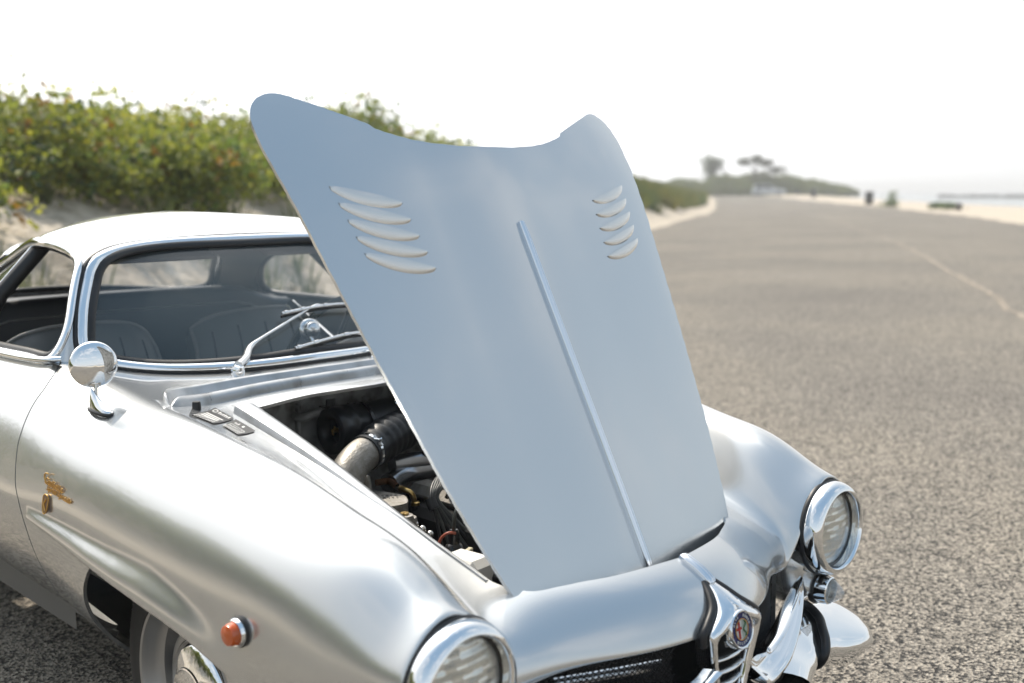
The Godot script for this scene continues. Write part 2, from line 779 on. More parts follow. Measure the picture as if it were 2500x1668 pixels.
func smooth2(pts: Array, closed: bool, per := 6) -> PackedVector2Array:
	var o := PackedVector2Array()
	var m := pts.size()
	for i in (m if closed else m - 1):
		var a: Vector2 = pts[(i - 1 + m) % m] if closed else pts[maxi(i - 1, 0)]
		var b: Vector2 = pts[i]
		var c: Vector2 = pts[(i + 1) % m]
		var d: Vector2 = pts[(i + 2) % m] if closed else pts[mini(i + 2, m - 1)]
		for k in per:
			o.append(b.cubic_interpolate(c, a, d, float(k) / per))
	if not closed:
		o.append(pts[m - 1])
	return o


func smooth3(pts: Array, closed := false, per := 6) -> PackedVector3Array:
	var o := PackedVector3Array()
	var m := pts.size()
	for i in (m if closed else m - 1):
		var a: Vector3 = pts[(i - 1 + m) % m] if closed else pts[maxi(i - 1, 0)]
		var b: Vector3 = pts[i]
		var c: Vector3 = pts[(i + 1) % m]
		var d: Vector3 = pts[(i + 2) % m] if closed else pts[mini(i + 2, m - 1)]
		for k in per:
			o.append(b.cubic_interpolate(c, a, d, float(k) / per))
	if not closed:
		o.append(pts[m - 1])
	return o


func table(xs: Array, x: float) -> float:
	# xs: [[x, y], ...] rising; smooth in between
	if x <= xs[0][0]:
		return xs[0][1]
	for i in xs.size() - 1:
		if x <= xs[i + 1][0]:
			var s: float = (x - xs[i][0]) / (xs[i + 1][0] - xs[i][0])
			return lerpf(xs[i][1], xs[i + 1][1], s)
	return xs[-1][1]


func stable(xs: Array, x: float) -> float:
	if x <= xs[0][0]:
		return xs[0][1]
	for i in xs.size() - 1:
		if x <= xs[i + 1][0]:
			var s: float = (x - xs[i][0]) / (xs[i + 1][0] - xs[i][0])
			var a: float = xs[maxi(i - 1, 0)][1]
			var d: float = xs[mini(i + 2, xs.size() - 1)][1]
			return cubic_interpolate(xs[i][1], xs[i + 1][1], a, d, s)
	return xs[-1][1]


func facing(at: Vector3, along: Vector3, side := Vector3.RIGHT) -> Transform3D:
	# local y points along
	var y := along.normalized()
	var x := (side - y * side.dot(y)).normalized()
	return Transform3D(Basis(x, y, x.cross(y)), at)
func body_net() -> Array:
	var a := []
	a.append([Vector3(0, 0.515, 0.8), Vector3(0.18, 0.505, 0.765), Vector3(0.33, 0.49, 0.68), Vector3(0.42, 0.478, 0.665), Vector3(0.4871, 0.5293, 0.68), Vector3(0.5695, 0.6193, 0.68), Vector3(0.6509, 0.5889, 0.68), Vector3(0.6749, 0.5293, 0.68), Vector3(0.6509, 0.4631, 0.68), Vector3(0.5777, 0.4321, 0.68), Vector3(0.5231, 0.4519, 0.68), Vector3(0.4938, 0.4908, 0.68)])
	a.append([Vector3(0, 0.488, 0.842), Vector3(0.18, 0.482, 0.805), Vector3(0.33, 0.468, 0.725), Vector3(0.428, 0.456, 0.698), Vector3(0.4691, 0.5299, 0.713), Vector3(0.5674, 0.6372, 0.713), Vector3(0.6642, 0.6009, 0.713), Vector3(0.6929, 0.5299, 0.713), Vector3(0.6642, 0.4511, 0.713), Vector3(0.5771, 0.4141, 0.713), Vector3(0.512, 0.4377, 0.713), Vector3(0.4772, 0.484, 0.713)])
	a.append([Vector3(0, 0.541, 0.816), Vector3(0.18, 0.534, 0.778), Vector3(0.34, 0.52, 0.7), Vector3(0.436, 0.515, 0.678), Vector3(0.47, 0.575, 0.66), Vector3(0.572, 0.664, 0.66), Vector3(0.67, 0.615, 0.655), Vector3(0.705, 0.528, 0.65), Vector3(0.68, 0.432, 0.648), Vector3(0.59, 0.395, 0.645), Vector3(0.51, 0.42, 0.645), Vector3(0.48, 0.47, 0.65)])
	a.append([Vector3(0, 0.593, 0.738), Vector3(0.18, 0.588, 0.7), Vector3(0.34, 0.574, 0.61), Vector3(0.43, 0.566, 0.588), Vector3(0.49, 0.648, 0.556), Vector3(0.572, 0.72, 0.548), Vector3(0.674, 0.672, 0.54), Vector3(0.724, 0.552, 0.535), Vector3(0.713, 0.42, 0.53), Vector3(0.64, 0.33, 0.535), Vector3(0.55, 0.3, 0.54), Vector3(0.5, 0.33, 0.545)])
	a.append([Vector3(0, 0.64, 0.57), Vector3(0.18, 0.632, 0.545), Vector3(0.34, 0.613, 0.485), Vector3(0.433, 0.622, 0.445), Vector3(0.507, 0.705, 0.418), Vector3(0.58, 0.752, 0.408), Vector3(0.68, 0.708, 0.4), Vector3(0.737, 0.59, 0.395), Vector3(0.735, 0.42, 0.395), Vector3(0.7, 0.32, 0.4), Vector3(0.61, 0.22, 0.405), Vector3(0.5, 0.17, 0.405)])
	a.append([Vector3(0, 0.7, 0.36), Vector3(0.18, 0.692, 0.34), Vector3(0.34, 0.674, 0.3), Vector3(0.44, 0.69, 0.27), Vector3(0.52, 0.757, 0.25), Vector3(0.588, 0.789, 0.24), Vector3(0.688, 0.738, 0.235), Vector3(0.75, 0.62, 0.23), Vector3(0.752, 0.488, 0.23), Vector3(0.722, 0.35, 0.23), Vector3(0.59, 0.225, 0.23), Vector3(0.47, 0.16, 0.23)])
	a.append([Vector3(0, 0.755, 0.13), Vector3(0.18, 0.748, 0.115), Vector3(0.35, 0.732, 0.09), Vector3(0.45, 0.752, 0.07), Vector3(0.53, 0.797, 0.06), Vector3(0.597, 0.815, 0.05), Vector3(0.697, 0.763, 0.05), Vector3(0.76, 0.65, 0.05), Vector3(0.764, 0.532, 0.05), Vector3(0.728, 0.37, 0.05), Vector3(0.59, 0.22, 0.05), Vector3(0.46, 0.16, 0.05)])
	a.append([Vector3(0, 0.797, -0.1), Vector3(0.18, 0.792, -0.11), Vector3(0.36, 0.784, -0.13), Vector3(0.46, 0.802, -0.14), Vector3(0.54, 0.829, -0.15), Vector3(0.607, 0.838, -0.15), Vector3(0.707, 0.787, -0.15), Vector3(0.77, 0.67, -0.15), Vector3(0.772, 0.558, -0.15), Vector3(0.735, 0.39, -0.15), Vector3(0.59, 0.235, -0.15), Vector3(0.44, 0.22, -0.15)])
	a.append([Vector3(0, 0.832, -0.3), Vector3(0.18, 0.828, -0.31), Vector3(0.37, 0.824, -0.34), Vector3(0.47, 0.836, -0.35), Vector3(0.55, 0.856, -0.36), Vector3(0.622, 0.86, -0.36), Vector3(0.72, 0.804, -0.36), Vector3(0.78, 0.688, -0.36), Vector3(0.782, 0.587, -0.36), Vector3(0.74, 0.41, -0.36), Vector3(0.588, 0.245, -0.36), Vector3(0.42, 0.225, -0.36)])
	a.append([Vector3(0, 0.855, -0.48), Vector3(0.18, 0.855, -0.5), Vector3(0.37, 0.862, -0.54), Vector3(0.48, 0.876, -0.575), Vector3(0.57, 0.897, -0.6), Vector3(0.642, 0.898, -0.6), Vector3(0.735, 0.826, -0.6), Vector3(0.79, 0.705, -0.59), Vector3(0.8, 0.612, -0.58), Vector3(0.742, 0.43, -0.58), Vector3(0.59, 0.262, -0.58), Vector3(0.4, 0.24, -0.58)])
	a.append([Vector3(0, 0.9, -0.85), Vector3(0.18, 0.9, -0.87), Vector3(0.38, 0.905, -0.9), Vector3(0.5, 0.912, -0.91), Vector3(0.59, 0.922, -0.92), Vector3(0.665, 0.918, -0.92), Vector3(0.75, 0.834, -0.92), Vector3(0.8, 0.72, -0.92), Vector3(0.81, 0.63, -0.92), Vector3(0.755, 0.44, -0.92), Vector3(0.583, 0.288, -0.92), Vector3(0.4, 0.25, -0.92)])
	a.append([Vector3(0, 0.91, -1.4), Vector3(0.18, 0.91, -1.4), Vector3(0.38, 0.91, -1.4), Vector3(0.51, 0.915, -1.4), Vector3(0.61, 0.92, -1.4), Vector3(0.685, 0.912, -1.4), Vector3(0.763, 0.838, -1.4), Vector3(0.81, 0.73, -1.4), Vector3(0.82, 0.64, -1.4), Vector3(0.76, 0.45, -1.4), Vector3(0.57, 0.315, -1.4), Vector3(0.4, 0.26, -1.4)])
	a.append([Vector3(0, 0.92, -1.9), Vector3(0.18, 0.92, -1.9), Vector3(0.38, 0.91, -1.9), Vector3(0.51, 0.91, -1.9), Vector3(0.61, 0.91, -1.9), Vector3(0.685, 0.89, -1.9), Vector3(0.76, 0.83, -1.9), Vector3(0.805, 0.73, -1.9), Vector3(0.815, 0.64, -1.9), Vector3(0.765, 0.46, -1.9), Vector3(0.59, 0.3, -1.9), Vector3(0.42, 0.26, -1.9)])
	a.append([Vector3(0, 0.91, -2.4), Vector3(0.18, 0.905, -2.4), Vector3(0.38, 0.89, -2.4), Vector3(0.5, 0.875, -2.4), Vector3(0.59, 0.86, -2.4), Vector3(0.66, 0.84, -2.4), Vector3(0.73, 0.79, -2.4), Vector3(0.77, 0.71, -2.4), Vector3(0.78, 0.62, -2.4), Vector3(0.74, 0.46, -2.4), Vector3(0.61, 0.28, -2.4), Vector3(0.46, 0.2, -2.4)])
	a.append([Vector3(0, 0.84, -2.9), Vector3(0.18, 0.84, -2.9), Vector3(0.36, 0.83, -2.9), Vector3(0.47, 0.82, -2.88), Vector3(0.55, 0.81, -2.87), Vector3(0.61, 0.785, -2.86), Vector3(0.665, 0.74, -2.85), Vector3(0.69, 0.67, -2.84), Vector3(0.7, 0.59, -2.82), Vector3(0.68, 0.46, -2.8), Vector3(0.6, 0.32, -2.78), Vector3(0.44, 0.26, -2.78)])
	a.append([Vector3(0, 0.81, -3.1), Vector3(0.16, 0.81, -3.1), Vector3(0.33, 0.8, -3.09), Vector3(0.43, 0.785, -3.07), Vector3(0.5, 0.77, -3.06), Vector3(0.55, 0.75, -3.05), Vector3(0.6, 0.7, -3.04), Vector3(0.62, 0.64, -3.03), Vector3(0.63, 0.57, -3), Vector3(0.61, 0.47, -2.97), Vector3(0.54, 0.36, -2.95), Vector3(0.4, 0.3, -2.95)])
	return a

func house_net() -> Array:
	var a := []
	a.append([Vector3(0, 0.857, -0.485), Vector3(0.25, 0.86, -0.512), Vector3(0.46, 0.872, -0.585), Vector3(0.585, 0.905, -0.645), Vector3(0.648, 0.918, -0.7), Vector3(0.68, 0.925, -1), Vector3(0.675, 0.922, -1.4), Vector3(0.635, 0.915, -1.85), Vector3(0.55, 0.912, -2.25), Vector3(0.3, 0.915, -2.42), Vector3(0, 0.918, -2.46)])
	a.append([Vector3(0, 0.965, -0.6), Vector3(0.25, 0.967, -0.612), Vector3(0.435, 0.985, -0.655), Vector3(0.553, 1.015, -0.695), Vector3(0.6, 1.02, -0.745), Vector3(0.63, 1.02, -1.05), Vector3(0.585, 1.015, -1.4), Vector3(0.53, 1, -1.78), Vector3(0.46, 1.01, -2.08), Vector3(0.26, 1.015, -2.2), Vector3(0, 1.02, -2.23)])
	a.append([Vector3(0, 1.088, -0.728), Vector3(0.25, 1.086, -0.735), Vector3(0.41, 1.092, -0.75), Vector3(0.51, 1.105, -0.755), Vector3(0.55, 1.11, -0.8), Vector3(0.572, 1.11, -1.05), Vector3(0.495, 1.1, -1.38), Vector3(0.435, 1.07, -1.68), Vector3(0.36, 1.085, -1.9), Vector3(0.22, 1.095, -2), Vector3(0, 1.1, -2.02)])
	a.append([Vector3(0, 1.188, -0.855), Vector3(0.22, 1.184, -0.85), Vector3(0.37, 1.174, -0.825), Vector3(0.46, 1.164, -0.8), Vector3(0.5, 1.17, -0.86), Vector3(0.512, 1.188, -1.03), Vector3(0.435, 1.155, -1.34), Vector3(0.38, 1.13, -1.57), Vector3(0.29, 1.15, -1.72), Vector3(0.18, 1.167, -1.79), Vector3(0, 1.172, -1.8)])
	a.append([Vector3(0, 1.226, -0.965), Vector3(0.18, 1.223, -0.96), Vector3(0.31, 1.221, -0.945), Vector3(0.387, 1.216, -0.945), Vector3(0.422, 1.215, -0.985), Vector3(0.43, 1.215, -1.1), Vector3(0.365, 1.195, -1.32), Vector3(0.32, 1.178, -1.48), Vector3(0.24, 1.195, -1.57), Vector3(0.14, 1.208, -1.61), Vector3(0, 1.212, -1.62)])
	a.append([Vector3(0, 1.248, -1.09), Vector3(0.11, 1.247, -1.09), Vector3(0.19, 1.244, -1.09), Vector3(0.24, 1.241, -1.1), Vector3(0.265, 1.24, -1.12), Vector3(0.27, 1.24, -1.18), Vector3(0.25, 1.238, -1.29), Vector3(0.21, 1.236, -1.37), Vector3(0.15, 1.237, -1.41), Vector3(0.08, 1.238, -1.43), Vector3(0, 1.239, -1.435)])
	a.append([Vector3(0, 1.2565, -1.22), Vector3(0.0062, 1.2565, -1.221), Vector3(0.0118, 1.2565, -1.2238), Vector3(0.0162, 1.2565, -1.2282), Vector3(0.019, 1.2565, -1.2338), Vector3(0.02, 1.2565, -1.24), Vector3(0.019, 1.2565, -1.2462), Vector3(0.0162, 1.2565, -1.2518), Vector3(0.0118, 1.2565, -1.2562), Vector3(0.0062, 1.2565, -1.259), Vector3(0, 1.2565, -1.26)])
	return a


# ---------------------------------------------------------------- the silver coupe
func span(a: float, b: float, k: int) -> PackedFloat32Array:
	var o := PackedFloat32Array()
	for i in k:
		o.append(lerpf(a, b, float(i) / k))
	return o


func sm(a: float, b: float, x: float) -> float:
	return smoothstep(a, b, x)


var ring_plan := PackedVector2Array()   # the foot of the cabin in plan, half


func plan_dist(x: float, z: float) -> float:
	# distance outside the foot of the cabin (negative inside)
	var p := Vector2(x, z)
	var best := 1e9
	for i in ring_plan.size() - 1:
		var a := ring_plan[i]
		var d := ring_plan[i + 1] - a
		var s := clampf((p - a).dot(d) / d.length_squared(), 0.0, 1.0)
		best = minf(best, p.distance_squared_to(a + d * s))
	return sqrt(best) * (-1.0 if Geometry2D.is_point_in_polygon(p, ring_plan) else 1.0)


func shut_z(u: float) -> float:
	return table([[4.0, -0.68], [4.7, -0.652], [5.27, -0.6], [5.6, -0.578], [6.1, -0.566], [6.6, -0.556], [7.1, -0.532], [7.74, -0.508], [8.3, -0.497], [8.95, -0.495], [11.0, -0.52]], u)


func opening(x: float, z: float) -> float:
	# > 0 outside the bonnet opening, in metres
	var xe := stable([[-0.3, 0.352], [-0.1, 0.357], [0.1, 0.357], [0.25, 0.358], [0.4, 0.352], [0.5, 0.346], [0.6, 0.345], [0.7, 0.345]], z)
	var zf := stable([[0.0, 0.729], [0.09, 0.717], [0.169, 0.695], [0.25, 0.656], [0.3, 0.628], [0.345, 0.590], [0.40, 0.54]], x)
	var zr := stable([[0.0, -0.243], [0.1, -0.25], [0.2, -0.262], [0.36, -0.256]], x)
	var a := x - xe
	var b := (z - zf) * 0.85
	var c := zr - z
	# rounded corner at the front
	var r := 0.045
	var ab := minf(maxf(a + r, b + r), 0.0) + Vector2(maxf(a + r, 0.0), maxf(b + r, 0.0)).length() - r
	return maxf(ab, c)


func build_car() -> void:
	car = thing("silver_coupe", "silver vintage coupe parked on the asphalt with its bonnet raised", "car")
	var vs := span(0, 1, 8)
	vs.append_array(span(1, 2, 16))
	for i in range(2, 9):
		vs.append_array(span(i, i + 1, 30))
	vs.append_array(span(9, 10, 20))
	for i in range(10, 15):
		vs.append_array(span(i, i + 1, 8))
	vs.append(15.0)
	var us := PackedFloat32Array()
	for j in 7:
		us.append_array(span(j, j + 1, 16))
	us.append_array(span(7, 7.97, 18))
	us.append_array(PackedFloat32Array([7.97, 7.985, 8.0, 8.012, 8.03]))
	us.append_array(span(8.06, 9, 14))
	us.append_array(span(9, 11, 26))
	us.append(11.0)
	var net := body_net()
	var rows := spline_rows(net, vs, us)
	# the brow over the front wheel that runs out into a spear along the side
	var nrm := normals_of(rows, 1.0)
	var mid: Vector3 = nrm[60][us.size() - 60]
	var sgn := 1.0 if mid.x > 0 else -1.0
	for i in vs.size():
		var v := vs[i]
		var amp := table([[4.25, 0.0], [4.6, 0.006], [5.0, 0.014], [5.5, 0.021], [6.0, 0.025], [6.6, 0.025], [7.2, 0.022], [7.9, 0.016], [8.3, 0.012], [8.5, 0.009], [8.56, 0.0]], v)
		if amp <= 0.0:
			continue
		var wide := table([[4.3, 0.5], [6.0, 0.56], [7.5, 0.36], [8.5, 0.2]], v)
		var r: PackedVector3Array = rows[i]
		for j in us.size():
			var t := 8.0 - us[j]
			if t > wide * 1.15 or t < -0.001:
				continue
			var g := 1.0 - sm(wide * 0.12, wide * 1.14, t)
			var nn: Vector3 = nrm[i][j] * sgn
			nn.y = maxf(nn.y, 0.0)
			r[j] += nn.normalized() * amp * g
		rows[i] = r
	nrm = normals_of(rows, sgn)
	for i in vs.size():
		var o: PackedVector3Array = nrm[i]
		o[0] = Vector3(0, o[0].y, o[0].z).normalized()
		nrm[i] = o
	# foot of the cabin, laid onto the body
	var house := house_net()
	for j in 11:
		var p: Vector3 = house[0][j]
		var best := 1e9
		var y := p.y
		for i in vs.size():
			var r: PackedVector3Array = rows[i]
			if absf(r[0].z - p.z) > 0.35:
				continue
			for k in r.size():
				if us[k] > 5.6:
					break
				var d := Vector2(r[k].x - p.x, r[k].z - p.z).length_squared()
				if d < best:
					best = d
					y = r[k].y
		house[0][j] = Vector3(p.x, y + 0.001, p.z)
	var ring := spline_rows(house, PackedFloat32Array([0.0]), span(0, 10, 60))
	ring_plan.append(Vector2(-0.2, ring[0][0].z))
	for p in ring[0]:
		ring_plan.append(Vector2(p.x, p.z))
	ring_plan.append(Vector2(0, -2.46))
	ring_plan.append(Vector2(-0.2, -2.46))
	# cuts
	var f_body := []
	var f_door := []
	for i in vs.size():
		var r: PackedVector3Array = rows[i]
		var a := PackedFloat32Array()
		var b := PackedFloat32Array()
		a.resize(us.size())
		b.resize(us.size())
		for j in us.size():
			var p := r[j]
			var u := us[j]
			var f := 1.0
			if u < 5.0 and vs[i] > 1.2 and vs[i] < 9.0:
				f = minf(f, opening(p.x, p.z))
			if u < 6.2 and p.z < -0.42 and p.z > -2.7:
				f = minf(f, plan_dist(p.x, p.z) + 0.022)
			if u < 2.0 and vs[i] < 3.2 and p.y < 0.556:
				f = minf(f, p.x - stable([[0.30, 0.03], [0.365, 0.052], [0.425, 0.070], [0.47, 0.081], [0.492, 0.083], [0.506, 0.072], [0.527, 0.044], [0.546, 0.022], [0.556, 0.008]], p.y))
			if u > 6.6:
				if p.z > -0.7 and p.z < 0.6:
					f = minf(f, maxf(Vector2(p.z, p.y - 0.296).length() - 0.322, (8.006 - u) * 0.15))
				elif p.z < -1.7 and p.z > -2.8:
					f = minf(f, maxf(Vector2(p.z + 2.25, p.y - 0.296).length() - 0.325, p.y - 0.54))
			var d: float = minf(minf(shut_z(u) - p.z, p.z + 1.52), minf((10.0 - u) * 0.2, (u - 4.45) * 0.08))
			if vs[i] < 7.5:
				d = -1.0
			a[j] = minf(f, -d - 0.0022)
			b[j] = d - 0.0022
		f_body.append(a)
		f_door.append(b)
	var mb := MB.new()
	var segs := clip(mb, rows, nrm, f_body)
	# folded edges, deep where the bonnet opening and the wheel arch are
	lip(mb, segs, 0.008)
	mb.mirror_x()
	put("body_shell", mb, M.paint, car)
	for side in [-1, 1]:
		var db := MB.new()
		var ds := clip(db, rows, nrm, f_door)
		lip(db, ds, 0.02)
		if side < 0:
			for k in db.v.size():
				db.v[k].x *= -1
				db.n[k].x *= -1
		var door := put("door", db, M.paint, car)
		var hb := MB.new()
		var hz := -1.36
		hb.tube(smooth3([Vector3(side * 0.80, 0.745, hz - 0.08), Vector3(side * 0.835, 0.75, hz - 0.06), Vector3(side * 0.835, 0.752, hz + 0.04), Vector3(side * 0.80, 0.75, hz + 0.06)]), 0.009, 8)
		put("door_handle", hb, M.chrome, door)
	build_house(house)
	build_under()
	build_front()
	build_wheels()
	build_bonnet()
	build_engine()
	build_cowl(net)
	build_side_bits(net)
	build_cabin()


# ---------------------------------------------------------------- cabin: roof, pillars, glass
func outline3(net: Array, pts: Array, closed: bool, per := 5) -> PackedVector3Array:
	var o := PackedVector3Array()
	for q in smooth2(pts, closed, per):
		o.append(spline_at(net, maxf(q.x, 0.0), clampf(q.y, 0.0, 10.0)))
	return o


func build_house(net: Array) -> void:
	var ks := PackedFloat32Array()
	ks.append_array(span(0, 3, 54))
	ks.append_array(span(3, 6, 34))
	ks.append(6.0)
	var us := span(0, 10, 170)
	us.append(10.0)
	var rows := spline_rows(net, ks, us)
	var nrm := normals_of(rows, 1.0)
	var test: Vector3 = nrm[30][90]
	var sg := 1.0 if test.x > 0 else -1.0
	nrm = normals_of(rows, sg)
	# windscreen outline (v along height, u round the cabin), the frame's outer edge
	var ws := [Vector2(0.05, -0.6), Vector2(0.05, 0.4), Vector2(0.06, 1.2), Vector2(0.05, 2.0), Vector2(0.08, 2.66), Vector2(0.3, 2.97), Vector2(0.94, 3.03), Vector2(1.8, 2.96), Vector2(2.25, 3.0), Vector2(2.68, 2.93), Vector2(2.93, 2.45), Vector2(2.98, 1.67), Vector2(2.98, 1.0), Vector2(2.97, 0.4), Vector2(2.97, -0.6)]
	var dw := [Vector2(0.06, 3.85), Vector2(0.65, 3.45), Vector2(1.36, 3.37), Vector2(2.11, 3.40), Vector2(2.6, 3.58), Vector2(2.88, 3.87), Vector2(2.99, 4.37), Vector2(2.97, 4.9), Vector2(2.9, 5.3), Vector2(2.65, 5.7), Vector2(2.3, 6.05), Vector2(1.7, 6.4), Vector2(1.0, 6.62), Vector2(0.4, 6.72), Vector2(0.1, 6.6), Vector2(0.06, 6.1), Vector2(0.05, 5.2), Vector2(0.05, 4.4)]
	var rw := [Vector2(0.3, 10.6), Vector2(0.3, 9.6), Vector2(0.28, 8.6), Vector2(0.3, 7.85), Vector2(0.5, 7.45), Vector2(1.3, 7.22), Vector2(2.2, 7.08), Vector2(2.65, 7.22), Vector2(2.78, 7.7), Vector2(2.66, 8.5), Vector2(2.6, 9.4), Vector2(2.6, 10.6)]
	var ws2 := smooth2(ws, false, 5)
	var dw2 := smooth2(dw, true, 5)
	var rw2 := smooth2(rw, false, 5)
	var ws3 := PackedVector3Array()
	for q in ws2:
		if q.y >= -0.05:
			ws3.append(spline_at(net, q.x, maxf(q.y, 0.0)))
	var dw3 := outline3(net, dw, true)
	dw3.append(dw3[0])
	var rw3 := PackedVector3Array()
	for q in rw2:
		if q.y <= 10.05:
			rw3.append(spline_at(net, q.x, minf(q.y, 10.0)))
	var f := []
	var fw := []
	var fd := []
	var fr := []
	for i in ks.size():
		var a := PackedFloat32Array()
		var b := PackedFloat32Array()
		var c := PackedFloat32Array()
		var e := PackedFloat32Array()
		for j in us.size():
			var q := Vector2(ks[i], us[j])
			var p: Vector3 = rows[i][j]
			var w := 1.0
			var d := 1.0
			var r := 1.0
			if q.x < 3.4:
				if q.y < 4.0:
					w = line_dist(p, ws3) * (-1.0 if Geometry2D.is_point_in_polygon(q, ws2) else 1.0)
				if q.y > 2.8 and q.y < 7.4:
					d = line_dist(p, dw3) * (-1.0 if Geometry2D.is_point_in_polygon(q, dw2) else 1.0)
				if q.y > 6.6:
					r = line_dist(p, rw3) * (-1.0 if Geometry2D.is_point_in_polygon(q, rw2) else 1.0)
			a.append(minf(w + 0.006, minf(d + 0.006, r + 0.006)))
			b.append(-w - 0.004)
			c.append(-d - 0.004)
			e.append(-r - 0.004)
		f.append(a)
		fw.append(b)
		fd.append(c)
		fr.append(e)
	var mb := MB.new()
	var segs := clip(mb, rows, nrm, f)
	lip(mb, segs, 0.02)
	mb.mirror_x()
	var roof := put("roof", mb, M.paint, car)
	# headlining: the same skin 25 mm further in
	var inner := []
	var innern := []
	for i in ks.size():
		var r: PackedVector3Array = rows[i].duplicate()
		var o: PackedVector3Array = nrm[i].duplicate()
		for j in r.size():
			r[j] -= o[j] * 0.028
			r[j].x = maxf(r[j].x, 0.0)
			o[j] = -o[j]
		inner.append(r)
		innern.append(o)
	var fh := []
	for i in ks.size():
		var a: PackedFloat32Array = f[i].duplicate()
		for j in a.size():
			a[j] -= 0.016
		fh.append(a)
	var hb := MB.new()
	clip(hb, inner, innern, fh)
	hb.mirror_x()
	put("headlining", hb, M.vinyl_grey, car)
	# glass
	for g in [["windscreen_glass", fw, true], ["rear_window_glass", fr, true]]:
		var gb := MB.new()
		var sunk := []
		for i in ks.size():
			var r: PackedVector3Array = rows[i].duplicate()
			for j in r.size():
				r[j] -= nrm[i][j] * 0.008
				if j == 0 or j == r.size() - 1:
					r[j].x = 0.0
			sunk.append(r)
		clip(gb, sunk, nrm, g[1])
		gb.mirror_x()
		put(g[0], gb, M.glass, car)
	for side in [-1, 1]:
		# the quarter glass; the door glass is wound down
		var zb := -1.10 if side < 0 else -1.24
		var gb := MB.new()
		var fq := []
		var sunk := []
		for i in ks.size():
			var a: PackedFloat32Array = fd[i].duplicate()
			var r: PackedVector3Array = rows[i].duplicate()
			for j in a.size():
				a[j] = minf(a[j], zb - r[j].z)
				r[j] -= nrm[i][j] * 0.012
				r[j].x *= side
			sunk.append(r)
			fq.append(a)
		var n2 := []
		for i in ks.size():
			var r: PackedVector3Array = nrm[i].duplicate()
			for j in r.size():
				r[j].x *= side
			n2.append(r)
		clip(gb, sunk, n2, fq)
		put("quarter_glass", gb, M.glass, car)
		# frame round the side windows: bright bead outside, black rubber inside
		var line := PackedVector3Array()
		var seal := PackedVector3Array()
		for k in dw3.size() - 1:
			var p := dw3[k]
			line.append(Vector3(p.x * side, p.y, p.z))
		var cen := Vector3(0.52 * side, 1.02, -1.2)
		for p in line:
			seal.append(p.lerp(cen, 0.045) - Vector3(side * 0.014, 0, 0))
		var bead := MB.new()
		flat_tube(bead, line, 0.0135, 0.009, true)
		var fr_ := put("side_window_frame", bead, M.chrome, car)
		var rb := MB.new()
		rb.tube(seal, 0.014, 8, true)
		put("window_seal", rb, M.rubber, fr_)
		# bar between door glass and quarter glass
		var top := Vector3.ZERO
		var low := Vector3.ZERO
		var bt := 9.0
		for p in line:
			if absf(p.z - zb) < 0.06:
				if p.y > 1.05:
					top = p
				elif p.y < 1.0:
					low = p
		low.z = zb + 0.01
		top.z = zb + 0.03
		var barb := MB.new()
		barb.tube(PackedVector3Array([low - Vector3(side * 0.012, 0.0, 0), low.lerp(top, 0.5) - Vector3(side * -0.012, 0, 0), top - Vector3(side * 0.015, 0, 0)]), 0.021, 8)
		put("window_bar", barb, M.rubber, fr_)
		var trimb := MB.new()
		trimb.tube(PackedVector3Array([low + Vector3(side * 0.004, 0.0, -0.02), low.lerp(top, 0.5) + Vector3(side * 0.026, 0, -0.02), top + Vector3(side * 0.002, 0, -0.02)]), 0.007, 6)
		put("bar_trim", trimb, M.chrome, fr_)
		# belt moulding along the top of the door
		var belt := PackedVector3Array()
		for k in 24:
			var q := spline_at(net, 0.02, 3.35 + 3.9 * k / 23.0)
			belt.append(Vector3((q.x + 0.012) * side, q.y + 0.004, q.z))
		var bb := MB.new()
		flat_tube(bb, belt, 0.011, 0.008, false)
		put("belt_moulding", bb, M.chrome, car)
	# windscreen surround
	for g in [["windscreen_frame", ws3, 1], ["rear_window_frame", rw3, -1]]:
		var line: PackedVector3Array = g[1]
		var full := PackedVector3Array()
		for p in line:
			full.append(p)
		var back := line.duplicate()
		back.reverse()
		for p in back:
			if p.x > 0.02:
				full.append(Vector3(-p.x, p.y, p.z))
		if full[0].x > 0.02:
			full.append(Vector3(-full[0].x, full[0].y, full[0].z))
		# drop doubled points
		var clean := PackedVector3Array()
		for p in full:
			if clean.is_empty() or clean[-1].distance_to(p) > 0.012:
				clean.append(p)
		if clean[0].distance_to(clean[-1]) < 0.012:
			clean.remove_at(clean.size() - 1)
		var cen := Vector3(0, 1.03, -0.62 if g[2] > 0 else -2.1)
		var fb := MB.new()
		var mid := PackedVector3Array()
		for p in clean:
			mid.append(p + (cen - p).normalized() * 0.010)
		flat_tube(fb, mid, 0.0145, 0.011, true)
		var fo := put(g[0], fb, M.chrome, car)
		var sb := MB.new()
		var sl := PackedVector3Array()
		for p in clean:
			sl.append(p + (cen - p).normalized() * 0.030 - Vector3(0, 0, 0.004 * g[2]))
		flat_tube(sb, sl, 0.014, 0.010, true)
		put("inner_seal", sb, M.rubber, fo)
		var ob := MB.new()
		var ol := PackedVector3Array()
		for p in clean:
			ol.append(p - (cen - p).normalized() * 0.006)
		ob.tube(ol, 0.0075, 8, true)
		put("outer_seal", ob, M.rubber, fo)


